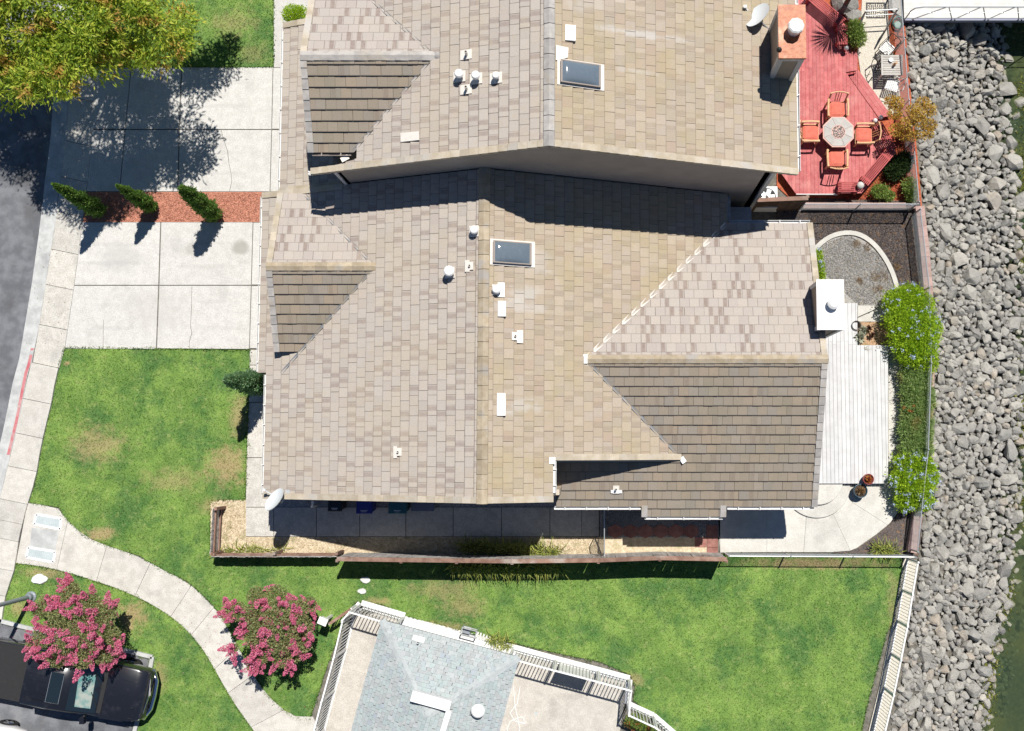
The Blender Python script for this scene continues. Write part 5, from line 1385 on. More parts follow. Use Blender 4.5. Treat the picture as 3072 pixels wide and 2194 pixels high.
# ================================================================== RED DECK AND ITS FURNITURE
DH = .42
def boards(parent, poly, ang, bw, z, mat, cutlines=(), name='board', th=.04, gap=.006):
    """board a polygon (world xy): strips along direction ang"""
    c, s = math.cos(-ang), math.sin(-ang)
    rot = lambda p: (p[0] * c - p[1] * s, p[0] * s + p[1] * c); inv = lambda p: (p[0] * c + p[1] * s, -p[0] * s + p[1] * c)
    pr = [rot(p) for p in poly]; y0 = min(p[1] for p in pr); y1 = max(p[1] for p in pr); x0 = min(p[0] for p in pr); x1 = max(p[0] for p in pr)
    n = int((y1 - y0) / bw) + 1; cl = sorted(rot(q)[0] for q in cutlines)
    for i in range(n):
        edges = [x0 - 1] + [q + (R.choice((0, .12)) if len(cl) else 0) for q in cl] + [x1 + 1]
        for k in range(len(edges) - 1):
            q = clip_rect(pr, edges[k] + .004, edges[k + 1], y0 + i * bw + gap / 2, y0 + (i + 1) * bw - gap / 2)
            if len(q) < 3 or parea(q) < .003: continue
            MB().prism([inv(p) for p in q], z - th, z).build(name, mat, parent)
dpoly = pp([(2345, -80), (2420, -80), (2430, -15), (2548, 85), (2552, 155), (2573, 158), (2573, 211), (2537, 217), (2634, 354), (2664, 415), (2690, 460), (2604, 562), (2586, 580), (2388, 582), (2345, 522)], DH)
rd = thing('deck', 'red stained wooden deck behind the copper-chimney house', 'deck', (dpoly[0][0], dpoly[0][1], 0))
boards(rd, dpoly, math.pi / 2, .142, DH, MT['deckred'], [P2(2400, 214, DH)])
sk = MB(); sk.prism(shrink(dpoly, .08), .02, DH - .06); sk.build('skirt', MT['benchred'], rd)
ed = MB(); e0, e1 = P(2388, 584, DH - .02), P(2512, 584, DH - .02); ed.beam(e0, e1, .03, .12); ed.build('edge_trim', MT['trim'], rd)
sp = pp([(2538, 217), (2575, 211), (2674, 348), (2636, 354)], .22)
stp = thing('deck_step', 'low red diagonal board step along the deck edge', 'step', (sp[0][0], sp[0][1], 0))
aa = P(2575, 211, .22); bb = P(2674, 348, .22)
boards(stp, sp, math.atan2(bb.y - aa.y, bb.x - aa.x), .15, .24, MT['deckred'])
MB().prism(shrink(sp, .05), .03, .19).build('skirt', MT['benchred'], stp)

def bench(label, segs, h=DH + .43, w=.40, z0=DH, nslat=6):
    p0 = P(*segs[0][0], h); t = thing('bench', label, 'bench', (p0.x, p0.y, z0))
    for (a, b) in segs:
        A, B = P(*a, h), P(*b, h); d = (B - A).normalized(); n = Vector((-d.y, d.x, 0)); sw = w / nslat
        for k in range(nslat):
            o = n * ((k - (nslat - 1) / 2) * sw)
            MB().beam(A + o, B + o, sw * .60, .035).build('slat', MT['benchred'], t)
        for f in (.12, .88):
            c = A + (B - A) * f
            MB().beam(c - n * w * .48 - Z * .05, c + n * w * .48 - Z * .05, .09, .06).build('bearer', MT['benchred'], t)
            for sg in (-1, 1):
                q = c + n * (sg * w * .38); MB().box((q.x, q.y, (z0 + h - .08) / 2), (.09, .09, h - .08 - z0)).build('leg', MT['benchred'], t)
    return t
bench('red slatted corner bench behind the copper-capped chimney', [((2420, -22), (2530, 70)), ((2527, 76), (2527, 134))])
bench('red slatted bench half under the amber tree', [((2632, 372), (2676, 448))])
bench('red slatted bench in two runs along the lower deck corner', [((2668, 458), (2592, 548)), ((2578, 561), (2514, 561))])
def lamp_ball(label, px, py, h, r, mat):
    q = P(px, py, h); t = thing('post_cap_light', label, 'light', (q.x, q.y, h - .3))
    MB().lathe((q.x, q.y, h - .3), [(.05, 0), (.05, .22)], 10).build('stem', MT['benchred'], t)
    MB().lathe((q.x, q.y, h - .09), [(.03, 0), (r * .85, .02), (r, .07), (r * .8, .13), (r * .3, .17), (.005, .18)], 14).build('globe', MT[mat], t, smooth=True)
lamp_ball('left of the two white globe lamps at the deck step', 2626, 362, DH + .5, .09, 'white')
lamp_ball('right of the two white globe lamps at the deck step', 2643, 352, DH + .5, .09, 'white')
lamp_ball('tan dome lamp on the lower corner bench', 2582, 556, DH + .62, .14, 'patio')
lamp_ball('silver globe lamp at the end of the chimney bench', 2539, 144, DH + .3, .10, 'galv')

def patio_chair(label, px, py, ang):
    q = P(px, py, DH); t = thing('patio_chair', label, 'chair', (q.x, q.y, DH), ang, 'cushioned chairs around the fire table'); t.scale = (1.22, 1.16, 1.0)
    fr = MT['teak']; B_ = lambda mb, nm, mat: mb.build(nm, mat, t, world=False)
    # local: faces +y (towards the table)
    cu = MB()
    vs = []; n = 6
    for i in range(n + 1):
        for j in range(n + 1):
            a, b = -1 + 2 * i / n, -1 + 2 * j / n; vs.append((a * .245, b * .25, .46 + .05 * (1 - abs(a) ** 4) ** .5 * (1 - abs(b) ** 4) ** .5))
    fs = [(i * (n + 1) + j, (i + 1) * (n + 1) + j, (i + 1) * (n + 1) + j + 1, i * (n + 1) + j + 1) for i in range(n) for j in range(n)]
    cu.add(vs, fs); cu.box((0, 0, .435), (.49, .50, .05)); B_(cu, 'cushion', MT['cushion'])
    B_(MB().box((0, 0, .39), (.56, .54, .04)), 'seat_frame', fr)
    bk = MB()
    for i in range(5):
        a0 = -1 + 2 * i / 4; a1 = a0
    B_(MB().tube([(x_ * .26, -.30 - .05 * (1 - x_ * x_) - .10, .92) for x_ in (-1, -.5, 0, .5, 1)], .022, 6), 'back_rail', fr)
    for x_ in (-.07, 0, .07): B_(MB().beam((x_, -.28, .45), (x_ * 1.1, -.44, .90), .025, .012), 'back_slat', fr)
    for s_ in (-1, 1):
        B_(MB().beam((s_ * .25, -.27, .40), (s_ * .26, -.40, .93), .045, .035), 'back_post', fr)
        B_(MB().tube([(s_ * .30, .26, .635), (s_ * .305, 0, .655), (s_ * .29, -.30, .66)], .034, 6), 'armrest', fr)
        for yy in (.23, -.25): B_(MB().beam((s_ * .27, yy, 0), (s_ * .28, yy, .64), .045, .045), 'leg', fr)
    return t
tc = P(2502, 413, DH)
for lab, px, py, ang in (('coral cushioned patio chair on the chimney side of the fire table', 2503, 340, math.pi), ('coral cushioned patio chair between the fire table and the house', 2424, 409, -math.pi / 2),
                         ('coral cushioned patio chair on the rock bank side of the fire table', 2582, 415, math.pi / 2), ('coral cushioned patio chair on the lower bench side of the fire table', 2501, 486, 0)):
    patio_chair(lab, px, py, ang)
ft = thing('fire_table', 'octagonal fire table with grey stone top and dark lava bowl', 'table', (tc.x, tc.y, DH))
TZ = .72
oc = lambda r, k: (r * math.cos(math.radians(22.5 + 45 * k)), r * math.sin(math.radians(22.5 + 45 * k)))
tr = MB(); ring = [oc(.62, k) for k in range(8)]; tr.prism(ring, TZ - .06, TZ - .005); tr.build('table_edge', MT['tabletrim'], ft, world=False)
for k in range(8):
    q = [oc(.575, k), oc(.575, k + 1), oc(.265, k + 1), oc(.265, k)]
    MB().prism(shrink(q, .006), TZ - .02, TZ + .008, tid=.15 + .7 * (k % 2)).build('stone_panel', MT['slate'], ft, world=False)
MB().lathe((0, 0, TZ - .02), [(.26, 0), (.26, .035), (.235, .035), (.235, .01)], 28, cap=False).build('bowl_rim', MT['tabletrim'], ft, world=False)
lv = MB()
for k in range(160):
    a_ = R.uniform(0, 6.28); r_ = .23 * math.sqrt(R.random()); lv.box((r_ * math.cos(a_), r_ * math.sin(a_), TZ + R.uniform(-.015, .01)), (R.uniform(.02, .05), R.uniform(.015, .03), .025), R.uniform(0, 3))
lv.build('lava_rock', MT['lava'], ft, world=False, kind='stuff')
MB().lathe((0, 0, .01), [(.36, 0), (.40, .05), (.40, TZ - .1), (.46, TZ - .06)], 8).build('pedestal', MT['slate'], ft, world=False)

# pebble terrace: slatted table, cast chairs, mat, pots
tq0, tq1 = P(2643, 165, .76), P(2709, 226, .76); tx, ty, tw, td = (tq0.x + tq1.x) / 2, (tq0.y + tq1.y) / 2, tq1.x - tq0.x, tq0.y - tq1.y
t = thing('slatted_table', 'square pale slatted table on the pebble terrace', 'table', (tx, ty, .05))
for k in range(9): MB().box((tx, ty - td / 2 + (k + .5) * td / 9, .75), (tw - .06, td / 9 * .80, .025)).build('slat', MT['paletable'], t)
for s_ in (-1, 1):
    MB().box((tx + s_ * (tw / 2 - .03), ty, .745), (.06, td, .04)).build('side_rail', MT['paletable'], t)
    for s2 in (-1, 1): MB().box((tx + s_ * (tw / 2 - .06), ty + s2 * (td / 2 - .06), .39), (.06, .06, .68)).build('leg', MT['trim'], t)
q = P(2672, 181, .78); t = thing('bowl', 'small white bowl on the slatted table', 'bowl', (q.x, q.y, .763)); MB().lathe((q.x, q.y, .763), [(.04, 0), (.075, .04), (.085, .08), (.07, .08), (.03, .03)], 16).build('bowl_body', MT['white'], t, smooth=True)
q = P(2681, 196, .78); t = thing('ornament', 'small brown bird ornament on the slatted table', 'ornament', (q.x, q.y, .763)); MB().lathe((q.x, q.y, .763), [(.04, 0), (.045, .02), (.02, .05), (.05, .11), (.05, .17), (.02, .21), (.028, .25), (.005, .28)], 12).build('ornament_body', MT['teak'], t, smooth=True)
MB().beam((q.x + .02, q.y + .01, .90), (q.x + .1, q.y + .07, .93), .05, .03).build('tail', MT['teak'], t)
def cast_chair(label, px, py, ang, seatm, backm):
    q = P(px, py, .05); t = thing('garden_chair', label, 'chair', (q.x, q.y, .05), ang)
    B_ = lambda mb, nm, mt: mb.build(nm, MT[mt], t, world=False)
    for k in range(7): B_(MB().box((0, -.2 + k * .067, .43), (.44, .045, .02)), 'seat_slat', seatm)
    B_(MB().tube([(-.23, -.22, .42), (.23, -.22, .42), (.23, .24, .42), (-.23, .24, .42)], .015, 6, closed=True), 'seat_frame', backm)
    B_(MB().tube([(-.22, -.24, .42), (-.23, -.36, .85), (-.1, -.37, .90), (.1, -.37, .90), (.23, -.36, .85), (.22, -.24, .42)], .018, 6), 'back_frame', backm)
    for k in range(4):
        x0 = -.18 + k * .12
        B_(MB().beam((x0, -.27, .5), (x0 + .1 * (1 if k % 2 else -1), -.36, .86), .02, .012), 'back_lattice', backm)
    for s_ in (-1, 1):
        B_(MB().tube([(s_ * .24, .22, .42), (s_ * .27, .18, .62), (s_ * .25, -.29, .65)], .014, 6), 'armrest', backm)
        for yy in (.21, -.21): B_(MB().tube([(s_ * .21, yy, .42), (s_ * .24, yy * 1.1, .0)], .016, 6), 'leg', backm)
cast_chair('dark cast metal chair with pale slat seat at the top of the slatted table', 2652, 158, -.75 + math.pi, 'trim', 'iron')
cast_chair('dark cast metal chair tucked under the left side of the slatted table', 2640, 196, -1.35, 'iron', 'iron')
cast_chair('white cast metal chair below the slatted table', 2668, 266, 1.25, 'white', 'trim')
m0, m1 = P(2598, 8, .06), P(2656, 55, .06)
t = thing('door_mat', 'dark openwork rubber mat in front of the terrace gate', 'mat', ((m0.x + m1.x) / 2, (m0.y + m1.y) / 2, .05))
cx, cy, w, d = (m0.x + m1.x) / 2, (m0.y + m1.y) / 2, m1.x - m0.x, m0.y - m1.y
fr = MB()
for s_ in (-1, 1): fr.box((cx + s_ * (w / 2 - .02), cy, .062), (.04, d, .016)); fr.box((cx, cy + s_ * (d / 2 - .02), .062), (w - .08, .04, .016))
fr.build('mat_edge', MT['black'], t)
web = MB()
for i in range(9):
    for j in range(7):
        x_, y_ = cx - w / 2 + (i + .5) * w / 9, cy - d / 2 + (j + .5) * d / 7
        web.box((x_, y_, .060), (w / 9 * .95, .03, .012), R.choice((.7, -.7, 0, 1.57)))
web.build('mat_web', MT['black'], t, kind='stuff')
# gate posts and handrails at the terrace end
t = thing('gate', 'white tubular gate with dark handrails at the top of the pebble terrace', 'gate', tuple(P(2596, 32, 0)))
a, b = P(2597, 34, 1.05), P(2692, 28, 1.05)
MB().tube([Vector((a.x, a.y, .05)), a, b, Vector((b.x, b.y, .05))], .025, 8).build('gate_frame', MT['white'], t)
MB().tube([a + Vector((0, .0, -.45)), b + Vector((0, 0, -.45))], .018, 6).build('gate_bar', MT['white'], t)
for (s0, s1, nm) in (((2597, 34), (2578, 80), 'l'), ((2694, 26), (2657, 90), 'r')):
    a, b = P(*s0, 1.0), P(*s1, .95)
    MB().tube([a, b, Vector((b.x, b.y, .05))], .03, 8).build('handrail', MT['iron'], t)
    MB().tube([a - Z * .4, b - Z * .4], .02, 6).build('mid_rail', MT['white'], t)
# coiled hose
q = P(2692, 75, .05); t = thing('garden_hose', 'pale green garden hose coiled by the fence at the terrace gate', 'hose', (q.x, q.y, .05))
hp = []
for k in range(70):
    a_ = k * .36; r_ = .19 + .012 * math.sin(k * .9); hp.append((q.x + r_ * math.cos(a_), q.y + .05 + r_ * 1.22 * math.sin(a_), .07 + .002 * k))
MT['hose'] = flat('pale_green_hose', (0.25, 0.42, 0.36), .5)
MB().tube(hp, .018, 6).build('hose_coil', MT['hose'], t)
MB().lathe((q.x, q.y, .05), [(.14, 0), (.14, .03), (.11, .05)], 16).build('hose_hub', MT['hose'], t)
# gangway over the rocks
g0, g1 = P(2712, 58, .25), P(3300, 58, .25)
gw = thing('gangway', 'white gangway with truss railing over the rocks', 'gangway', (g0.x, g0.y, .2))
gd_ = [(g0.x, g0.y), (g1.x, g1.y), (g1.x, g1.y + 1.9), (g0.x, g0.y + 1.9)]
for k in range(10):
    ya = g0.y + .04 + k * .186
    MB().box(((g0.x + g1.x) / 2, ya + .09, .25), (g1.x - g0.x, .182, .05)).build('deck_board', MT['gangway'], gw)
for yy in (g0.y - .02, g0.y + 1.92):
    MB().box(((g0.x + g1.x) / 2, yy, .18), (g1.x - g0.x, .08, .2)).build('side_beam', MT['blue_beam'], gw)
    H_ = 1.15; L = g1.x - g0.x
    MB().tube([(g0.x + .02, yy, .28), (g0.x + .02, yy, .28 + H_ * .7), (g0.x + .12, yy, .28 + H_ * .92), (g0.x + .4, yy, .28 + H_), (g1.x, yy, .28 + H_)], .025, 8).build('top_rail', MT['galv'], gw)
    MB().tube([(g0.x + .02, yy, .28 + H_ * .55), (g1.x, yy, .28 + H_ * .55)], .014, 6).build('mid_rail', MT['galv'], gw)
    x_ = g0.x + .3; up_ = True; nodes = [(g0.x + .3, .28)]
    k = 0
    while x_ < g1.x - 1:
        nx_ = x_ + (.95 if k == 0 else (.5 if k % 2 else .62))
        za, zb = (.28, .28 + H_) if k % 2 == 0 else (.28 + H_, .28)
        MB().tube([(x_, yy, za), (nx_, yy, zb)], .022, 6).build('truss_bar', MT['galv'], gw)
        x_ = nx_ + .08; k += 1
pl = sheet('landing', pp([(2662, -120), (2712, -120), (2712, 60), (2664, 28)]), .10, MT['patio'])

# air conditioner, utility shed, boulder
q = P(2300, 592, .75); t = thing('air_conditioner', 'white outdoor air conditioner with black round fan grille by the wall corner', 'air conditioner', (q.x, q.y, .03))
MB().box((q.x, q.y, .40), (.80, .80, .74)).build('casing', MT['white'], t)
MB().lathe((q.x, q.y, .772), [(.34, 0), (.34, .012), (.02, .012)], 28).build('fan_well', MT['black'], t)
for k in range(5):
    a_ = k * 1.227; MB().beam((q.x + .05 * math.cos(a_), q.y + .05 * math.sin(a_), .79), (q.x + .29 * math.cos(a_), q.y + .29 * math.sin(a_), .80), .16, .006).build('fan_blade', MT['galv'], t)
gr = MB()
for k in range(5): gr.tube([(q.x + (.07 + .065 * k) * math.cos(j * .3142), q.y + (.07 + .065 * k) * math.sin(j * .3142), .815) for j in range(20)], .004, 4, closed=True)
for k in range(8): a_ = k * .785; gr.beam((q.x, q.y, .815), (q.x + .34 * math.cos(a_), q.y + .34 * math.sin(a_), .815), .008, .006)
gr.build('grille', MT['iron'], t)
a, b = P(2181, 622, 1.5), P(2254, 662, 1.5)
t = thing('utility_shed', 'small grey plank-topped storage box squeezed between the two houses', 'shed', ((a.x + b.x) / 2, (a.y + b.y) / 2, .03))
cx, cy, w, d = (a.x + b.x) / 2, (a.y + b.y) / 2, b.x - a.x, a.y - b.y
MB().box((cx, cy, .75), (w - .06, d - .05, 1.44)).build('box_body', MT['stucco_main'], t)
for k in range(6): MB().box((cx, cy - d / 2 + (k + .5) * d / 6, 1.50), (w, d / 6 * .93, .04)).build('lid_board', MT['trimgrey'], t)
for nm, px, py, s in (('largest grey boulder in the red mulch behind the chimney bench', 2535, 12, .9), ('smaller grey boulder next to the round green shrub by the bench', 2560, 45, .55)):
    q = P(px, py, .2); o = link('garden_boulder', RM[3].copy()); o.data.materials[0] = MT['rock']; o.matrix_world = Matrix.Translation((q.x, q.y, .22)) @ Matrix.Rotation(R.uniform(0, 6), 4, 'Z') @ Matrix.Scale(s, 4); tag(o, nm, 'rock')

# ================================================================== WHITE DECK, STEPS, POTS
WH = .34
wp = pp([(2430, 910), (2572, 910), (2572, 1036), (2664, 1036), (2664, 1451), (2430, 1451)], WH)
wd = thing('deck', 'white board deck along the east side of the tan house', 'deck', (wp[0][0], wp[0][1], 0))
boards(wd, wp, math.pi / 2, .148, WH, MT['deckwhite'], [P2(2500, 1034, WH)], gap=.010)
MB().prism(shrink(wp, .05), .03, WH - .05).build('skirt', MT['trimgrey'], wd)
for lab, (cx_, cy_), r_, z_ in (('upper round concrete step at the end of the white deck', (2455, 1440), .92, .25), ('lower round concrete step at the end of the white deck', (2450, 1452), 1.26, .13)):
    q = P(cx_, cy_, z_); t = thing('round_step', lab, 'step', (q.x, q.y, .02))
    MB().lathe((q.x, q.y, .03), [(r_, 0), (r_, z_ - .045), (r_ - .015, z_ - .03)], 48).build('step_body', MT['patio'], t)
def pot(label, px, py, r, h, mat, z0=.05):
    q = P(px, py, h + z0); t = thing('plant_pot', label, 'pot', (q.x, q.y, z0))
    MB().lathe((q.x, q.y, z0), [(r * .7, 0), (r * .95, h * .6), (r, h), (r * .88, h), (r * .85, h - .05)], 24, cap=False).build('pot_body', MT[mat], t, smooth=True)
    MB().lathe((q.x, q.y, z0 + h - .07), [(r * .86, 0), (r * .5, .015), (.01, .02)], 20).build('soil', MT['soil'], t)
    return q, h + z0
POTS = [pot('red pot of red succulents at the corner of the white deck', 2606, 1438, .20, .34, 'pot_red', WH), pot('dark blue pot of dry stems below the white deck', 2582, 1473, .26, .42, 'pot_blue')]
q = P(2568, 1000, .3); t = thing('wire_planter', 'round wire rimmed planter at the corner of the bark bed', 'pot', (q.x, q.y, .04))
MB().tube([(q.x + .17 * math.cos(k * .35), q.y + .28 + .17 * math.sin(k * .35), .42) for k in range(18)], .014, 6, closed=True).build('rim', MT['iron'], t)
MB().lathe((q.x, q.y + .28, .04), [(.12, 0), (.16, .36)], 18, cap=False).build('planter_body', MT['trunkpale'], t)
a, b = P(2556, 960, .06), P(2672, 902, .06)
t = thing('garden_cable', 'thin dark cable lying across the cream slab to the blue-flowered shrub', 'cable', tuple(a)); MB().tube([a + Z * .03, (a + b) / 2 + Vector((0, -.04, .03)), b + Z * .03], .013, 6).build('cable_run', MT['black'], t)

# ================================================================== BINS
def wheelie(label, px, py, mat, w=.60, mark=True):
    q = P(px, py, 1.05); t = thing('wheelie_bin', label, 'bin', (q.x, q.y, .03))
    m = MB(); m.box((q.x, q.y + .02, .52), (w * .80, .56, .92), 0, taper=1.18); m.build('bin_body', MT[mat], t)
    l = MB(); l.add([(q.x - w / 2, q.y - .36, .99), (q.x + w / 2, q.y - .36, .99), (q.x + w / 2 * .92, q.y + .36, .99), (q.x - w / 2 * .92, q.y + .36, .99), (q.x - w / 2 + .02, q.y - .34, 1.03), (q.x + w / 2 - .02, q.y - .34, 1.03), (q.x + w / 2 * .85, q.y + .34, 1.07), (q.x - w / 2 * .85, q.y + .34, 1.07)],
                     [(3, 2, 1, 0), (4, 5, 6, 7), (0, 1, 5, 4), (1, 2, 6, 5), (2, 3, 7, 6), (3, 0, 4, 7)])
    lid = l.build('lid', MT[mat], t)
    pr = MB()
    for k in range(7): pr.box((q.x - .11 + k * .036, q.y - .245, 1.037 + .004), (.024, .03, .004))
    for k in range(5): pr.box((q.x - .08 + k * .036, q.y - .29, 1.034 + .003), (.024, .018, .004))
    pr.build('lid_print', MT['lettering'], lid)
    MB().tube([(q.x - w * .4, q.y + .38, .98), (q.x + w * .4, q.y + .38, .98)], .018, 6).build('handle', MT['black'], t)
    for s_ in (-1, 1): MB().lathe((0, 0, 0), [(.11, -.03), (.11, .03)], 14).build('wheel', MT['black'], t, world=False).matrix_local = Matrix.Translation((s_ * w * .36, .30, .11)) @ Matrix.Rotation(math.pi / 2, 4, 'Y')
wheelie('black wheeled rubbish bin in the shade of the south gable', 1004, 1505, 'bin_black', .52)
wheelie('blue wheeled rubbish bin in the shade of the south gable', 1092, 1512, 'bin_blue')
wheelie('teal wheeled rubbish bin in the shade of the south gable', 1192, 1512, 'bin_teal', .68)
q = P(1268, 1512, .5); t = thing('storage_tub', 'low grey-blue tub standing right of the teal bin', 'tub', (q.x, q.y, .03)); MB().box((q.x, q.y, .27), (.75, .45, .46), taper=1.1).build('tub_body', MT['pole'], t); MB().box((q.x, q.y, .52), (.84, .52, .04)).build('tub_lid', MT['blue_beam'], t)
# small downpipe hook seen below the gable
a = P(940, 1520, .6); t = thing('downpipe_offset', 'short white pipe elbow standing on the side path under the gable', 'pipe', (a.x, a.y, .04)); MB().tube([(a.x, a.y, .05), (a.x, a.y, .85), (a.x + .06, a.y + .08, .95), (a.x + .07, a.y + .22, .97)], .04, 8).build('pipe_run', MT['whitemetal'], t)

# ================================================================== KERBSIDE: utility plates, lamp post, stones
for lab, c4 in (('upper white-framed grey drain plate in the path by the front lawn', [(112, 1543), (187, 1556), (183, 1588), (105, 1573)]), ('lower white-framed grey drain plate at the start of the curved path', [(88, 1642), (168, 1655), (163, 1687), (82, 1672)])):
    W = [P(*q) for q in c4]; cen = sum(W, Vector()) / 4
    t = thing('drain_plate', lab, 'drain', (cen.x, cen.y, .06))
    f = MB()
    for i in range(4):
        a, b = W[i], W[(i + 1) % 4]; f.beam((a.x, a.y, .070), (b.x, b.y, .070), .09, .022)
    f.build('plate_frame', MT['white'], t)
    MB().prism(shrink([(w_.x, w_.y) for w_ in W], .03), .05, .066).build('plate', MT['plate'], t)
    sl = MB()
    for k in range(1, 14):
        a = W[0].lerp(W[1], k / 14); b = W[3].lerp(W[2], k / 14); a2 = a.lerp(b, .16); b2 = a.lerp(b, .84); sl.beam((a2.x, a2.y, .068), (b2.x, b2.y, .068), .025, .006)
    sl.build('plate_rib', MT['plate'], t)
vb = struct('ramp_inset', MB().prism(pp([(98, 1582), (180, 1594), (168, 1652), (92, 1640)]), .05, .064), MT['gutterpan'])
lb = P(95, 1790, 0); t = thing('lamp_post', 'grey tapered lamp post leaning over the grass corner by the parked pickup', 'lamp post', (lb.x, lb.y, .02))
MB().lathe((lb.x, lb.y, .02), [(.13, 0), (.13, .25), (.085, .3), (.06, 4.8)], 14).build('pole', MT['pole'], t, smooth=False)
MB().lathe((lb.x, lb.y, .01), [(.2, 0), (.2, .06), (.14, .1)], 14).build('base', MT['pole'], t)
MB().beam((lb.x, lb.y, 4.75), (lb.x - .9, lb.y + .1, 4.95), .05, .05).build('arm', MT['pole'], t)
MB().box((lb.x - 1.1, lb.y + .12, 4.96), (.55, .24, .12), -.1).build('lamp_head', MT['pole'], t)
def stone(label, px, py, sx, sy, h=.05, mat='stone'):
    q = P(px, py); m = MB(); n = 14; rr = [R.uniform(.85, 1.1) for _ in range(n)]
    prof_ = [((1.0), 0), (1.0, h * .6), (.86, h)]; vs = []; fs = []
    for k_, z_ in prof_:
        for i in range(n): a_ = 6.283 * i / n; vs.append((q.x + sx * rr[i] * k_ * math.cos(a_), q.y + sy * rr[i] * k_ * math.sin(a_), .02 + z_))
    for r_ in range(2):
        for i in range(n): fs.append((r_ * n + i, r_ * n + (i + 1) % n, (r_ + 1) * n + (i + 1) % n, (r_ + 1) * n + i))
    fs.append(tuple(2 * n + i for i in range(n))); m.add(vs, fs)
    o = m.build('flat_stone', MT[mat]); tag(o, label, 'stone')
stone('white rounded stone slab on the grass near the lamp post', 120, 1737, .30, .18, .10, 'white')
stone('upper pale stepping stone in the lawn by the tall wooden fence', 1097, 1740, .19, .13, .06)
stone('lower pale stepping stone in the lawn by the white fence corner', 1087, 1773, .17, .11, .06)

# ================================================================== VEGETATION
def leaf_obj(name, C, D, L, W, mat, parent, kind=None):
    V = leaf_verts(np.asarray(C), np.asarray(D), L, W)
    off = np.array(Vector(parent.location)) if parent is not None else 0
    if parent is not None and parent.parent is not None: off = off + np.array(Vector(parent.parent.location))
    return link(name, np_mesh(name, V - off, 4, MT[mat], NR.uniform(.001, 1, len(C))), parent, kind=kind)

def trunk_limbs(parent, base, top, r0, limbs, mat='trunk', thin=1.0):
    m = MB(); base = Vector(base); top = Vector(top)
    mid = base.lerp(top, .5) + Vector((R.uniform(-.1, .1), R.uniform(-.1, .1), 0))
    m.tube([base, mid, top], [r0, r0 * .75, r0 * .5], 9); m.build('trunk', MT[mat], parent)
    for q in limbs:
        q = Vector(q); s = base.lerp(top, R.uniform(.55, 1.0)); k = s.lerp(q, .5) + Vector((0, 0, .15 * (q - s).length))
        MB().tube([s, k, q], [r0 * .42 * thin, r0 * .24 * thin, r0 * .06 * thin], 6).build('limb', MT[mat], parent)

# --- big tree over the street and the upper driveway
tb = P(395, 150); tree = thing('tree', 'large yellow-green tree with orange tips over the upper driveway', 'tree', (tb.x, tb.y, .02))
cc = Vector((tb.x - .1, tb.y + .1, 6.0)); clumps = []
for k in range(150):
    d = randdir(1)[0]; d[2] = abs(d[2]) * .9 - .15; r_ = (NR.uniform(.25, 1.0) ** .5)
    clumps.append(np.array([cc.x + d[0] * 4.1 * r_, cc.y + d[1] * 4.2 * r_, cc.z + d[2] * 2.4 * r_]))
for (px, py, h) in ((70, 250, 5.0), (40, 180, 5.6), (110, 215, 5.2), (535, 130, 5.6), (470, 90, 6.2), (500, 150, 5.4), (400, 150, 5.2), (340, 180, 5.0), (240, 130, 6.5), (100, 100, 6.8), (200, 190, 5.2), (30, 280, 4.8), (300, 60, 7.2), (420, 30, 6.8), (545, 60, 5.5), (566, -260, 6), (600, -225, 6), (530, -200, 6), (620, -300, 6), (575, -170, 5.6), (-150, -46, 6), (-120, 20, 5.8), (-190, 60, 5.6), (-60, -80, 6.2), (-100, 120, 5.4), (-230, 0, 5.8), (483, -237, 5.5), (510, -170, 5.6), (450, -180, 6), (540, -110, 5.4)):
    q = P(px, py, h); clumps.append(np.array([q.x, q.y, q.z]))
C = []; D = []
for c in clumps:
    n = 470; rad = NR.uniform(.38, .80)
    p = ball(n, c, (rad, rad, rad * .6), .0); p = c + (p - c) * np.where(NR.uniform(0, 1, (n, 1)) < .15, 1.4, 1.0); C.append(p); dd = (p - c) / rad + randdir(n) * .7; dd[:, 2] -= .25; D.append(dd)
C = np.concatenate(C); D = np.concatenate(D)
leaf_obj('crown', C, D, NR.uniform(.12, .26, len(C)), NR.uniform(.04, .075, len(C)), 'leaf_big', tree)
trunk_limbs(tree, (tb.x, tb.y, .0), (cc.x, cc.y, 4.9), .21, [tuple(clumps[i]) for i in range(0, 160, 9)], thin=.6)

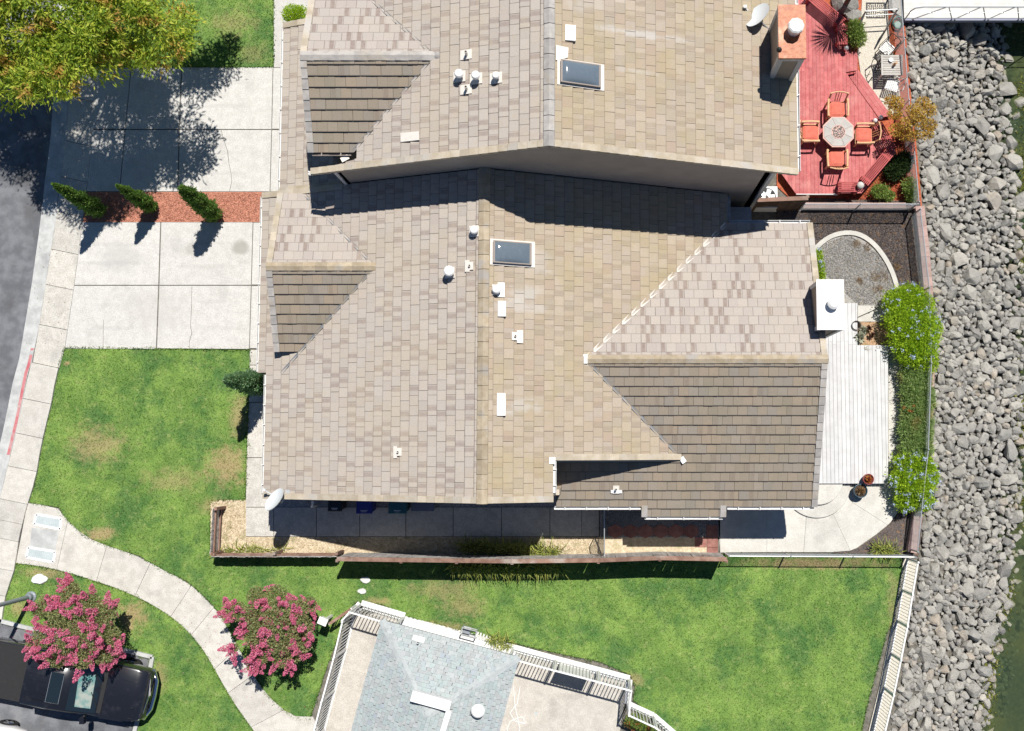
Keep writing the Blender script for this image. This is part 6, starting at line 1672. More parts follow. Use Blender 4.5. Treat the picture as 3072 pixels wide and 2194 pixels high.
# --- cypresses in the bark strip
def cypress(label, b, tip, w, grp, mat='leaf_cyp', n=5200, shape=None):
    base = P(*b); best = min(((P(tip[0], tip[1], h / 20) - base).xy.length, h / 20) for h in range(20, 110)); h = best[1]
    tp = P(tip[0], tip[1], h)
    t = thing('cypress', label, 'cypress', (base.x, base.y, .03), group=grp)
    f = NR.uniform(0, 1, n) ** 1.15
    prof_ = np.interp(f, [0, .06, .3, .6, .85, 1], shape or [.55, .9, 1, .72, .42, .05])
    a = NR.uniform(0, 6.283, n); bumpy = 1 + .16 * np.sin(a * 3 + f * 23) + .1 * np.sin(a * 7 - f * 41)
    rr = w * prof_ * bumpy * NR.uniform(.66, 1.02, n) * np.where(NR.uniform(0, 1, n) < .1, 1.22, 1.0)
    x = base.x + (tp.x - base.x) * f + rr * np.cos(a); y = base.y + (tp.y - base.y) * f + rr * np.sin(a); z = .12 + (h - .12) * f
    Cc = np.stack([x, y, z], 1); Dd = np.stack([np.cos(a) * .7, np.sin(a) * .7, np.full(n, 1.0)], 1) + randdir(n) * .45
    leaf_obj('crown', Cc, Dd, NR.uniform(.07, .16, n), NR.uniform(.03, .06, n), mat, t)
    MB().tube([(base.x, base.y, 0), (base.x + (tp.x - base.x) * .8, base.y + (tp.y - base.y) * .8, h * .8)], [.05, .012], 7).build('trunk', MT['trunk'], t)
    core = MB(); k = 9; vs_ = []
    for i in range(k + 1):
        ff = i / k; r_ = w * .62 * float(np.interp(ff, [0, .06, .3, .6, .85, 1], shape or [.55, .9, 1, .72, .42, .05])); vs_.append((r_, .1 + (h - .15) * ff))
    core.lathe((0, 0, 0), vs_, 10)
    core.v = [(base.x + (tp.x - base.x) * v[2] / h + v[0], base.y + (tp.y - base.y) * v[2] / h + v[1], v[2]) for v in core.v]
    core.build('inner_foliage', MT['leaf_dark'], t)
cypress('tallest slim cypress at the street end of the red bark strip', (308, 636), (158, 552), .31, 'cypresses in the red bark strip')
cypress('middle slim cypress of the red bark strip', (463, 624), (350, 556), .27, 'cypresses in the red bark strip')
cypress('stout cypress nearest the garage in the red bark strip', (650, 648), (541, 562), .33, 'cypresses in the red bark strip', shape=[.6, .95, 1, .9, .66, .1])
cypress('blue-green conical shrub at the front wall of the tan house', (800, 1150), (672, 1140), .42, None, 'leaf_jun', 5200, [.7, 1, 1, .8, .5, .05])

# --- generic shrubs
def shrub(name, label, blobs, n, mat, L=(.04, .09), W=(.02, .045), z0=.03, group=None, up=.3, flowers=None, nf=0, fr=.035, cat='shrub', stems=5, shell=.35):
    """blobs = [(px, py, h_center, rx, ry, rz)]"""
    q = P(blobs[0][0], blobs[0][1], blobs[0][2]); t = thing(name, label, cat, (q.x, q.y, z0), group=group)
    C = []; D = []; vol = [b[3] * b[4] for b in blobs]; tot = sum(vol); FC = []
    for b, v in zip(blobs, vol):
        c = P(b[0], b[1], b[2]); k = int(n * v / tot); p = ball(k, c, (b[3], b[4], b[5]), shell)
        p = np.array(c) + (p - np.array(c)) * np.where(NR.uniform(0, 1, (k, 1)) < .13, NR.uniform(1.05, 1.38, (k, 1)), 1.0); p[:, 2] = np.maximum(p[:, 2], z0 + .02)
        d = (p - np.array(c)) / np.array([b[3], b[4], b[5]]) + randdir(k) * .8; d[:, 2] += up; C.append(p); D.append(d)
        if flowers:
            kf = int(nf * v / tot); dd = randdir(kf); dd[:, 2] = np.abs(dd[:, 2]); dd /= np.linalg.norm(dd, axis=1, keepdims=True)
            FC.append(np.array(c) + dd * np.array([b[3], b[4], b[5]]) * 1.03)
    C = np.concatenate(C); D = np.concatenate(D)
    leaf_obj('crown', C, D, NR.uniform(*L, len(C)), NR.uniform(*W, len(C)), mat, t)
    m = MB()
    for b in blobs[:6]:
        c = P(b[0], b[1], b[2]); b0 = Vector((c.x, c.y, z0))
        for _ in range(stems):
            m.tube([b0 + Vector((R.uniform(-.05, .05), R.uniform(-.05, .05), -.02)), c + Vector((R.uniform(-.7, .7) * b[3], R.uniform(-.7, .7) * b[4], R.uniform(-.2, .6) * b[5]))], [.018, .005], 4)
    m.build('stem', MT['trunk'], t)
    if flowers:
        FC = np.concatenate(FC); reps = 16; cen = np.repeat(FC, reps, 0) + NR.normal(size=(len(FC) * reps, 3)) * fr
        leaf_obj('blossom', cen, randdir(len(cen), .6), fr * 1.3, fr * 1.1, flowers, t, kind='stuff')
    return t
shrub('shrub', 'large bright green shrub with pale blue flowers on the block wall', [(2690, 905, .75, .55, .5, .6), (2725, 890, .75, .6, .5, .6), (2760, 920, .8, .55, .6, .65), (2700, 960, .85, .6, .6, .7), (2755, 975, .9, .65, .6, .7), (2715, 1015, .85, .65, .6, .7), (2770, 1030, .9, .55, .6, .65), (2735, 1060, .8, .6, .55, .65), (2790, 985, .75, .45, .55, .5), (2780, 1080, .65, .45, .5, .5)], 26000, 'leaf_lime', (.06, .13), (.025, .055), flowers='blue', nf=85, fr=.035)
shrub('shrub', 'smaller bright green shrub ringed with pale blue flowers at the south end of the wall', [(2720, 1390, .6, .5, .45, .55), (2760, 1400, .65, .55, .5, .55), (2710, 1440, .7, .5, .5, .6), (2750, 1460, .75, .6, .55, .65), (2720, 1500, .6, .5, .45, .5), (2765, 1500, .55, .45, .45, .45), (2785, 1430, .5, .4, .5, .4)], 17000, 'leaf_lime', (.06, .13), (.025, .055), flowers='blue', nf=110, fr=.04)
hb = []
for k in range(9): hb.append((2735 + R.uniform(-6, 6), 1125 + k * 28, .5, .46, .36, .5)); hb.append((2768 + R.uniform(-6, 6), 1125 + k * 28, .5, .42, .36, .46))
shrub('hedge', 'grey-green feathery hedge between the two blue-flowered shrubs', hb, 34000, 'leaf_rose', (.08, .18), (.018, .032), cat='hedge', stems=3)
tt = P(2727, 1228, .85); 
for i, (px, py) in enumerate(((2712, 1224), (2741, 1218), (2728, 1232), (2736, 1236))):
    q = P(px, py, .9); o = leaf_obj('flower', ball(30, q, (.06, .06, .03)), randdir(30, .4), .05, .035, 'redleaf', None); tag(o, 'small orange flower head on the feathery hedge', 'flower', 'orange flowers on the hedge')
shrub('shrub', 'round glossy green shrub beside the chimney bench', [(2562, 100, .75, .38, .42, .42), (2572, 115, .7, .35, .35, .38), (2566, 82, .75, .3, .3, .35)], 4200, 'leaf_mid', (.07, .15), (.02, .035))
shrub('shrub', 'dark green shrub behind the lower deck bench', [(2700, 495, .45, .45, .4, .4), (2680, 515, .4, .35, .35, .35), (2715, 480, .4, .35, .35, .35)], 5000, 'leaf_dark', (.06, .12), (.025, .05))
shrub('shrub', 'light green bush in the red mulch below the deck bench', [(2640, 575, .4, .35, .3, .3), (2665, 588, .3, .25, .22, .22)], 2600, 'leaf_mid', (.05, .1), (.02, .045))
shrub('shrub', 'light green bush at the red mulch corner by the fence', [(2730, 560, .45, .3, .4, .35), (2735, 590, .35, .25, .3, .3)], 2600, 'leaf_mid', (.05, .1), (.02, .045))
shrub('shrub', 'low green climber with pale flowers under the east eave', [(2455, 770, .4, .18, .30, .3), (2462, 805, .4, .16, .35, .3), (2467, 832, .35, .14, .25, .25)], 2200, 'leaf_lime', (.04, .08), (.02, .04), flowers='blue', nf=14, fr=.03)
shrub('shrub', 'rounded yellow-green bush at the entry of the copper-chimney house', [(880, 42, 1.1, .42, .36, .4), (900, 40, 1.1, .32, .3, .36), (872, 50, 1.0, .3, .28, .35)], 4200, 'leaf_lime', (.04, .08), (.02, .04))
# amber tree at the neighbour's fence
ab = P(2700, 400); at_ = thing('tree', 'small amber-leaved tree leaning over the red deck fence', 'tree', (ab.x, ab.y, .03))
blobs = [(2690, 310, 1.9), (2685, 340, 1.8), (2740, 330, 2.0), (2770, 310, 1.9), (2720, 370, 2.0), (2760, 365, 2.1), (2690, 390, 1.7), (2740, 405, 1.8), (2780, 400, 1.8), (2790, 330, 1.8), (2715, 405, 1.6), (2675, 305, 1.6), (2755, 345, 2.2), (2788, 375, 1.8)]
C = []; D = []
for (px, py, h) in blobs:
    c = P(px, py, h); n = 420; p = ball(n, c, (.30, .26, .2), .1); C.append(p); D.append((p - np.array(c)) * 3 + randdir(n) * .6)
C = np.concatenate(C); D = np.concatenate(D); leaf_obj('crown', C, D, NR.uniform(.05, .10, len(C)), NR.uniform(.025, .05, len(C)), 'leaf_amber', at_)
trunk_limbs(at_, (ab.x, ab.y, 0), (ab.x + .15, ab.y + .1, 1.2), .05, [tuple(P(*b)) for b in blobs])
# fan palm just above the frame, its leaves throw the spiky shadow on the red deck
pb = P(2540, -40, 0); pl_ = thing('fan_palm', 'spiky fan palm beyond the chimney bench whose shadow falls on the red deck', 'palm', (pb.x, pb.y, .02))
pc = np.array([P(2560, -25, 2.0).x, P(2560, -25, 2.0).y, 2.0])
sh_c = P(2492, 110, DH); hp_ = 3.3; pc = np.array([sh_c.x + .207 * (hp_ - DH), sh_c.y + .44 * (hp_ - DH), hp_])
pl_.location = (pc[0], pc[1], .02)
an = np.arange(110) * 2.39996 ; D = np.stack([np.cos(an), np.sin(an), NR.uniform(-.1, .5, 110)], 1)
MB().tube([(pc[0], pc[1], 0), (pc[0], pc[1], 3.25)], [.10, .085], 9).build('trunk', MT['trunk'], pl_)
leaf_obj('crown', pc + D * .38, D, .85, .045, 'palm', pl_)

# --- crape myrtles
def crape(label, base_px, blobs, npan, seed):
    rr = random.Random(seed); b0 = P(*base_px); t = thing('crape_myrtle', label, 'tree', (b0.x, b0.y, .03), group=None); base = Vector(t.location)
    C = []; D = []; tips = []
    for (px, py, h, r_) in blobs:
        c = np.array(P(px, py, h)); n = int(1150 * r_ / .5); p = ball(n, c, (r_ * .92, r_ * .92, r_ * .7), .1); C.append(p); D.append((p - c) / r_ + randdir(n) * .8)
    C = np.concatenate(C); D = np.concatenate(D)
    leaf_obj('crown', C, D, NR.uniform(.06, .11, len(C)), NR.uniform(.026, .05, len(C)), 'leaf_crape', t)
    ms = []
    for v in range(4):
        n = 230; f = NR.uniform(0, 1, n); a = NR.uniform(0, 6.283, n); w_ = .12 * (1 - f) ** .6 * NR.uniform(.4, 1, n) + .01
        P_ = np.stack([w_ * np.cos(a), w_ * np.sin(a), f * .36], 1); ms.append(np_mesh('blossom', leaf_verts(P_, randdir(n, .3), .042, .036), 4, MT['pink'], NR.uniform(.001, 1, n)))
    for k in range(npan):
        px, py, h, r_ = rr.choice(blobs); c = Vector(P(px, py, h))
        d = Vector((rr.gauss(0, 1), rr.gauss(0, 1), abs(rr.gauss(0, 1)) * .9 + .05)).normalized(); q = c + Vector((d.x * r_, d.y * r_, d.z * r_ * .75)) * .95
        o = link('blossom', ms[k % 4], t); dd = (d + Vector((0, 0, .2)) + Vector((rr.gauss(0, .25), rr.gauss(0, .25), 0))).normalized()
        s = rr.uniform(.5, 1.0) ** 1.6 * 1.4; o.matrix_local = Matrix.Translation(q - base) @ dd.to_track_quat('Z', 'Y').to_matrix().to_4x4() @ Matrix.Scale(s, 4)
    trunk_limbs(t, (b0.x, b0.y, 0), tuple(b0 + Vector((0, 0, 1.1))), .06, [tuple(P(b[0], b[1], b[2])) for b in blobs], 'trunkpale')
crape('pink-flowering crape myrtle overhanging the black pickup', (330, 1870), [(140, 1815, 2.0, .42), (210, 1790, 2.2, .42), (270, 1810, 2.4, .45), (180, 1860, 2.4, .5), (250, 1865, 2.7, .55), (310, 1850, 2.4, .5), (130, 1910, 2.2, .42), (200, 1925, 2.6, .5), (270, 1925, 2.8, .5), (330, 1910, 2.3, .42), (170, 1975, 2.3, .38), (250, 1975, 2.5, .42), (310, 1965, 2.3, .38), (345, 1950, 1.9, .3), (120, 1835, 1.9, .3), (220, 1765, 2.0, .25), (100, 1935, 2.0, .28), (330, 1820, 1.9, .28)], 135, 3)
crape('pink-flowering crape myrtle between the curved path and the white fence', (850, 1905), [(715, 1835, 2.0, .38), (770, 1790, 2.0, .4), (830, 1790, 2.2, .45), (760, 1850, 2.4, .5), (830, 1860, 2.6, .55), (890, 1830, 2.3, .5), (900, 1880, 2.4, .5), (770, 1910, 2.3, .45), (840, 1930, 2.5, .5), (910, 1930, 2.1, .38), (780, 1965, 2.1, .38), (850, 1975, 2.1, .4), (690, 1840, 1.8, .28), (760, 2000, 1.8, .25), (880, 1970, 1.9, .3), (930, 1810, 1.9, .26), (700, 1945, 1.7, .2)], 125, 8)
# --- strap-leaved clumps each side of the tall fence
def straps(label, pts, n, hh, lean, z0=.03):
    q = P(*pts[len(pts) // 2]); t = thing('daylily_clump', label, 'plant', (q.x, q.y, z0)); V = []
    W = [P(*p) for p in pts]
    for _ in range(n):
        k = R.uniform(0, len(W) - 1.001); i = int(k); b = W[i].lerp(W[i + 1], k - i) + Vector((R.uniform(-.1, .1), R.uniform(-.14, .14), 0)); b.z = z0
        a = R.uniform(0, 6.283); L = R.uniform(.35, .8); d = Vector((math.cos(a), math.sin(a), 0)) * L * .6 + Vector((lean[0], lean[1], 0)) * R.uniform(.2, 1); w = R.uniform(.008, .016); s = Vector((-d.y, d.x, 0)).normalized() * w
        m1 = b + d * .45 + Z * hh * R.uniform(.6, 1); e = b + d * 1.0 + Z * hh * R.uniform(.45, .9)
        V += [b - s * .6, b + s * .6, m1 + s, m1 - s, m1 - s, m1 + s, e + s * .15, e - s * .15]
    V = np.array([tuple(v) for v in V]) - np.array(Vector(t.location))
    link('strap_leaves', np_mesh('strap_leaves', V, 4, MT['leaf_blade'], NR.uniform(.001, 1, len(V) // 4)), t); return t
straps('yellow-green strap-leaved plants inside the tall wooden fence', [(1390, 1640), (1480, 1645), (1560, 1650), (1680, 1652)], 700, .55, (0, .1))
straps('arching strap-leaved plants on the lawn side of the tall wooden fence', [(1360, 1685), (1450, 1690), (1560, 1692), (1680, 1688)], 620, .85, (.08, -.28))
straps('small weedy clump at the end of the chain link fence by the patio', [(2620, 1640), (2650, 1650), (2680, 1650)], 160, .35, (0, 0))
straps('thin weeds along the foot of the low wooden fence', [(660, 1655), (720, 1656), (780, 1655), (860, 1655)], 160, .16, (0, 0))
# --- pots and succulents
(q, z_), (q2, z2_) = POTS
def rosette(name, label, c, r, n, mat, up=.6, Lw=(.14, .035)):
    c = Vector(c); t = thing(name, label, 'plant', tuple(c)); D = randdir(n, up); D /= np.linalg.norm(D, axis=1, keepdims=True)
    leaf_obj('leaves', np.array(c) + D * r * .6 * NR.uniform(.5, 1, (n, 1)), D, Lw[0], Lw[1], mat, t)
rosette('succulent', 'red tipped succulent growing in the red pot', (q.x, q.y, z_ - .02), .22, 110, 'redleaf')
rosette('dry_plant', 'dry brown stems growing in the blue pot', (q2.x, q2.y, z2_ - .03), .24, 120, 'leaf_dry', .9, (.2, .02))
for nm, lab, px, py, h, r_, n, mat, up, lw in (('agave', 'grey-green agave spreading at the edge of the white deck', 2578, 1012, .32, .34, 70, 'agave', .5, (.30, .085)), ('agave', 'paler grey agave offset beside the dark rosettes', 2592, 990, .25, .26, 40, 'agave', .5, (.22, .07)),
                                               ('aeonium', 'dark purple rosette succulent in the bark bed', 2608, 985, .30, .18, 80, 'aeonium', .7, (.12, .05)), ('aeonium', 'second dark purple rosette succulent nearer the shrub', 2616, 1006, .28, .17, 70, 'aeonium', .7, (.12, .05)), ('succulent', 'spiky yellow-green succulent at the lower edge of the bark bed', 2600, 1045, .3, .24, 130, 'yellowsucc', .6, (.2, .03))):
    p_ = P(px, py, h); rosette(nm, lab, (p_.x, p_.y, h - .1), r_, n, mat, up, lw)
# scattered weeds and dry tufts on the gravel court
m_x, m_y = [], []
for i, (px, py, r_) in enumerate(((2570, 730, .16), (2602, 740, .18), (2625, 830, .2), (2650, 830, .22), (2580, 842, .14), (2635, 865, .2), (2690, 800, .15))):
    c = P(px, py, .08); n = 120
    o = leaf_obj('dry_tuft', ball(n, c, (r_, r_, .05)), randdir(n, .5), NR.uniform(.05, .14, n), .012, 'leaf_dry', None); tag(o, 'dry brown weed tuft on the grey gravel court', 'weed', 'dry weed tufts on the gravel court')
# fallen leaves along kerbs, walks and roofs' ground
n = 500; xs, ys_ = [], []
for poly in ([(300, 210), (600, 210), (560, 400), (280, 400)], [(100, 700), (220, 700), (190, 1040), (70, 1040)], [(640, 1520), (730, 1520), (730, 1650), (640, 1650)], [(480, 1750), (560, 1740), (700, 2000), (640, 2000)]):
    a, b = sample_poly(pp(poly), 60); xs.append(a); ys_.append(b)
xs = np.concatenate(xs); ys_ = np.concatenate(ys_); Cc = np.stack([xs, ys_, np.full(len(xs), .066)], 1); D = randdir(len(xs)); D[:, 2] *= .1
o = leaf_obj('fallen_leaves', Cc, D, NR.uniform(.03, .06, len(xs)), .025, 'leaf_dry', None, kind='stuff'); tag(o, 'scattered dry leaves on the paving', 'leaves')

# algae and weeds along the waterline, petals under the crape myrtles
n = 5200; yy = NR.uniform(-20, 2230, n); wx = np.array([water_x(v) for v in yy]) + NR.normal(-4, 13, n)
Cc = []
for a_, b_ in zip(wx, yy):
    dx = a_ - fx(b_); z_ = max(WATER + .02, float(np.interp(dx, pdx, pz)) + .12); q = P(a_, b_, z_); Cc.append((q.x, q.y, z_))
Cc = np.array(Cc); keep = np.sin(Cc[:, 1] * 1.9) + np.sin(Cc[:, 1] * .63 + 1) + NR.normal(0, .6, n) > .2; Cc = Cc[keep]
o = leaf_obj('waterline_algae', Cc, randdir(len(Cc), .8), NR.uniform(.06, .16, len(Cc)), NR.uniform(.03, .07, len(Cc)), 'leaf_algae', None, kind='stuff'); tag(o, 'yellow-green algae clinging to the rocks at the waterline', 'algae')
for (px, py, sx_, sy_, n, lab) in ((200, 1880, 1.7, 1.3, 260, 'pink petals fallen around the crape myrtle by the pickup'), (800, 1900, 1.7, 1.4, 260, 'pink petals fallen around the crape myrtle by the white fence')):
    q = P(px, py); Cc = np.stack([q.x + NR.normal(0, sx_, n), q.y + NR.normal(-.4, sy_, n), np.full(n, .075)], 1); D = randdir(n); D[:, 2] *= .15
    o = leaf_obj('fallen_petals', Cc, D, .03, .025, 'pink', None, kind='stuff'); tag(o, lab, 'petals')

# ================================================================== PAVILION (grey shingled building, lower middle) AND ITS WHITE FENCE
PE = 2.45
A0 = P(1146, 1860, PE); A1 = P(1558, 1972, PE)            # north eave corners
dE = (A1 - A0).normalized(); dS = Vector((dE.y, -dE.x, 0))  # along the north eave / towards the south
WID = (A1 - A0).length; LEN = 7.0
pv = thing('pavilion', 'grey-green shingled hip-roofed building inside the white picket fence', 'building', tuple(A0.xy) + (0.03,))
pw = lambda a, b, z=0.0: Vector((A0.x + dE.x * a + dS.x * b, A0.y + dE.y * a + dS.y * b, z))
hp = .36; half = WID / 2
rs = Roof(pv, None, w=.165, e=.14, th=.006, lift=.006, name='shingle', jit=2.0)
def plan(pts): return [tuple(pw(a, b).xy) for a, b in pts]
O_ = pw(0, 0, PE)
rs.slope(O_, (dS.x, dS.y), hp, plan([(0, 0), (WID, 0), (half, half)]), 'shingle')
rs.slope(O_, (dE.x, dE.y), hp, plan([(0, 0), (half, half), (half, LEN), (0, LEN)]), 'shingle')
rs.slope(pw(WID, 0, PE), (-dE.x, -dE.y), hp, plan([(WID, 0), (half, half), (half, LEN), (WID, LEN)]), 'shingle')
rs.finish(300)
def hipcap(p, q, w=.26):
    p = Vector(p); q = Vector(q); L = (q - p).length; n = int(L / .14); d = (q - p) / L; a = d.cross(Z).normalized()
    for k in range(n):
        s = p + d * (L * k / n); e = p + d * (L * (k + 1) / n + .05)
        m = MB(); m.add([s - a * w / 2 - Z * .022 + Z * .03, s + Z * .035, s + a * w / 2 - Z * .022 + Z * .03, e - a * w / 2 - Z * .03 + Z * .028, e + Z * .024, e + a * w / 2 - Z * .03 + Z * .028], [(0, 1, 4, 3), (1, 2, 5, 4)], R.uniform(.01, 1)); m.build('hip_shingle', MT['hipcap'], pv)
rz_ = PE + hp * half
hipcap(pw(0, 0, PE), pw(half, half, rz_)); hipcap(pw(WID, 0, PE), pw(half, half, rz_))
# raised white roof-well kerb
well = MB()
za = PE + hp * half
def wbeam(p, q, w, h): well.beam(p, q, w, h)
c1, c2 = P(1236, 2086, za + .05), P(1352, 2118, za + .05); c3 = P(1318, 2230, za + .05)
MB().beam(c1, c2, .36, .22).build('roof_kerb', MT['white'], pv); MB().beam(c2 + (c3 - c2).normalized() * .15, c3, .19, .20).build('roof_kerb', MT['white'], pv)
wl_ = MB(); wall_t = PE - .05
for (a0, b0, a1, b1) in ((.25, .95, WID - .25, .95), (.25, .95, .25, LEN), (WID - .25, .95, WID - .25, LEN)):
    p, q = pw(a0, b0), pw(a1, b1); wl_.beam(Vector((p.x, p.y, wall_t / 2)), Vector((q.x, q.y, wall_t / 2)), .16, wall_t)
wl_.build('wall', MT['white'], pv)
def hP(x, y):
    d = Vector((x - A0.x, y - A0.y, 0)); a = d.dot(dE); b = d.dot(dS); return PE + hp * max(0, min(a, WID - a, b))
vent_pipe(pv, on(1437, 2126, hP), (0, 0, 1), .15, .28, cap=True, flsz=(.42, .46), mat='whitemetal')
vent_pipe(pv, on(1257, 1925, hP), (0, 0, 1), .04, .22, flsz=(.3, .3), mat='whitemetal')
MB().box(on(1257, 1916, hP) + Z * .06, (.42, .18, .02), -.27).build('vent_flashing', MT['whitemetal'], pv)
# ground inside
struct('wall_apron', MB().prism(pp([(1200, 1844), (1545, 1934), (1550, 1990), (1190, 1890)]), -.02, .05), MT['white'])
pad = struct('pavilion_pad', MB().prism(pp([(1060, 1850), (1160, 1835), (1560, 1945), (1885, 2035), (1850, 2250), (1500, 2500), (950, 2500), (985, 2080)]), -.02, .035), MT['pad'])
slabs(pad, [[(1068, 1870), (1165, 1850), (1160, 1900), (1130, 2030), (1022, 2000)], [(1022, 2002), (1130, 2032), (1095, 2190), (1080, 2260), (960, 2230)], [(1530, 1965), (1870, 2060), (1845, 2200), (1800, 2300), (1480, 2300)]], .05, MT['pad'], .005, z0=.0)
q = P(1608, 2141, .05); t = thing('floor_drain', 'small round grey floor drain in the pavilion slab', 'drain', (q.x, q.y, .05)); MB().lathe((q.x, q.y, .05), [(.05, 0), (.05, .012), (.04, .014)], 16).build('drain_cover', MT['plate'], t)
# hose on the slab
hp2 = resamp([(1560, 2060), (1552, 2110), (1530, 2140), (1545, 2165), (1580, 2172), (1565, 2150), (1530, 2165), (1520, 2194), (1545, 2210), (1560, 2190), (1545, 2120), (1540, 2060)], 60)
t = thing('garden_hose', 'white garden hose looped on the slab right of the grey shingled roof', 'hose', tuple(P(*hp2[0], .06))); MB().tube([P(x_, y_, .066) for x_, y_ in hp2], .014, 5).build('hose_run', MT['white'], t)
FH = 2.0
picket_rail('picket_fence', 'white picket fence corner nearest the brown handrail', [(1065, 1835), (1085, 1812), (1215, 1850)], FH, .125, .028, z0=.03, bottom=.2, posts=1.9, curb=.3)
picket_rail('picket_fence', 'white picket fence along the left side of the grey shingled building', [(1065, 1840), (1040, 1945), (1006, 2068), (975, 2185), (950, 2290)], FH, .125, .028, z0=.03, bottom=.2, posts=2.2, curb=.1)
picket_rail('picket_fence', 'white picket fence on the lawn side right of the grey shingled building', [(1540, 1943), (1668, 1978), (1795, 2011), (1888, 2036)], FH, .125, .028, z0=.03, bottom=.2, posts=1.7, curb=.26)
picket_rail('picket_fence', 'white picket fence stepping down to the lower right corner of the lawn', [(1888, 2038), (1882, 2110), (1960, 2146), (2040, 2215), (2100, 2290)], FH * .9, .135, .028, z0=.03, bottom=.2, posts=1.6, curb=.22)
a, b = P(1676, 1996, 1.0), P(1780, 2024, 1.0); t = thing('notice_panel', 'large blank white panel fixed to the pavilion fence', 'panel', tuple(a.xy) + (.2,))
pnl = MB(); a_, b_ = P(1680, 1981, 0), P(1775, 2006, 0); off_ = dS * .06
pnl.beam(Vector((a_.x, a_.y, 1.0)) + off_, Vector((b_.x, b_.y, 1.0)) + off_, .03, 1.45); pnl.build('panel_board', MT['white'], t)
for z_ in (.35, 1.65): MB().beam(Vector((a_.x, a_.y, z_)) + off_ * .6, Vector((b_.x, b_.y, z_)) + off_ * .6, .04, .05).build('panel_batten', MT['trimgrey'], t)
# brown gate handrail and white lantern box at the corner
a, b = P(988, 1872, 1.0), P(1052, 1828, 1.0); t = thing('handrail', 'brown handrail reaching from the white fence corner towards the lawn', 'handrail', tuple(a.xy) + (.03,))
MB().beam(a, b, .10, .05).build('rail', MT['wood_fence'], t)
for q in (a, b): MB().box((q.x, q.y, .5), (.07, .07, .95)).build('post', MT['white'], t)
for k in range(1, 6): q = a.lerp(b, k / 6); MB().box((q.x, q.y, .5), (.03, .03, .93)).build('baluster', MT['white'], t)
q = P(972, 1862, 1.2); t = thing('lantern_box', 'white box lantern on a post at the end of the brown handrail', 'lantern', (q.x, q.y, .03))
MB().box((q.x, q.y, .55), (.08, .08, 1.05)).build('post', MT['white'], t); MB().box((q.x, q.y, 1.22), (.27, .20, .30), -.4).build('lantern_body', MT['white'], t); MB().box((q.x, q.y, 1.39), (.33, .26, .04), -.4).build('lantern_lid', MT['white'], t)
# planting at the fence foot
shrub('shrub', 'green flowering border inside the lower right white fence', [(1905, 2165, .35, .4, .3, .25), (1945, 2195, .35, .4, .3, .25)], 2600, 'leaf_mid', (.05, .1), (.02, .04), flowers='redleaf', nf=10, fr=.04)
straps('weedy tuft against the white wall of the shingled building', [(1470, 1918), (1500, 1925), (1530, 1932)], 110, .25, (0, .1))
# planter basket on the wall side
q = P(1407, 1897, .5); t = thing('electric_box', 'open grey metal utility cage beside the white wall of the shingled building', 'utility box', (q.x, q.y, .03)); ang = math.atan2(dE.y, dE.x)
for s_ in (-1, 1):
    for s2 in (-1, 1): c = Vector((q.x, q.y, 0)) + dE * (s_ * .27) + dS * (s2 * .12); MB().box((c.x, c.y, .33), (.04, .04, .6), ang).build('post', MT['galv'], t)
for z_ in (.3, .6):
    for s2 in (-1, 1): c0, c1_ = Vector((q.x, q.y, z_)) + dE * .27 + dS * (s2 * .12), Vector((q.x, q.y, z_)) - dE * .27 + dS * (s2 * .12); MB().beam(c0, c1_, .035, .035).build('bar', MT['galv'], t)
    for s_ in (-1, 1): c0, c1_ = Vector((q.x, q.y, z_)) + dE * (s_ * .27) + dS * .12, Vector((q.x, q.y, z_)) + dE * (s_ * .27) - dS * .12; MB().beam(c0, c1_, .035, .035).build('bar', MT['galv'], t)
MB().box((q.x - dE.x * .1, q.y - dE.y * .1, .22), (.26, .2, .36), ang).build('meter_box', MT['pole'], t)
for k in range(5):
    c = P(1432 + k * 9, 1905 + k * 3.2, .1); t = thing('paver_brick', 'pale brick laid at the foot of the shingled building wall', 'brick', (c.x, c.y, .03), group='pale bricks at the foot of the white wall'); MB().box((c.x, c.y, .08), (.07, .22, .09), ang + R.uniform(-.1, .1)).build('brick_body', MT['stone'], t)

# ================================================================== VEHICLES
def car_sections(root, name, secs, mat, mirror=True, smooth=True, capf=True):
    """body lofted along local x; secs = [(x, [(y, z), ...])] half outlines from bottom centre to top centre"""
    m = MB(); n = len(secs[0][1]); ring = 2 * n - 2 if False else 2 * n
    vs = []
    for x, o in secs:
        for (y, z) in o: vs.append((x, -y, z))
        for (y, z) in reversed(o): vs.append((x, y, z))
    fs = []
    for i in range(len(secs) - 1):
        for k in range(ring):
            k2 = (k + 1) % ring; fs.append((i * ring + k, (i + 1) * ring + k, (i + 1) * ring + k2, i * ring + k2))
    if capf:
        fs.append(tuple(range(ring))); fs.append(tuple(range((len(secs) - 1) * ring + ring - 1, (len(secs) - 1) * ring - 1, -1)))
    m.add(vs, fs); o = m.build(name, mat, root, world=False, smooth=smooth)
    md = o.modifiers.new('edge', 'EDGE_SPLIT'); md.split_angle = math.radians(38)
    return o
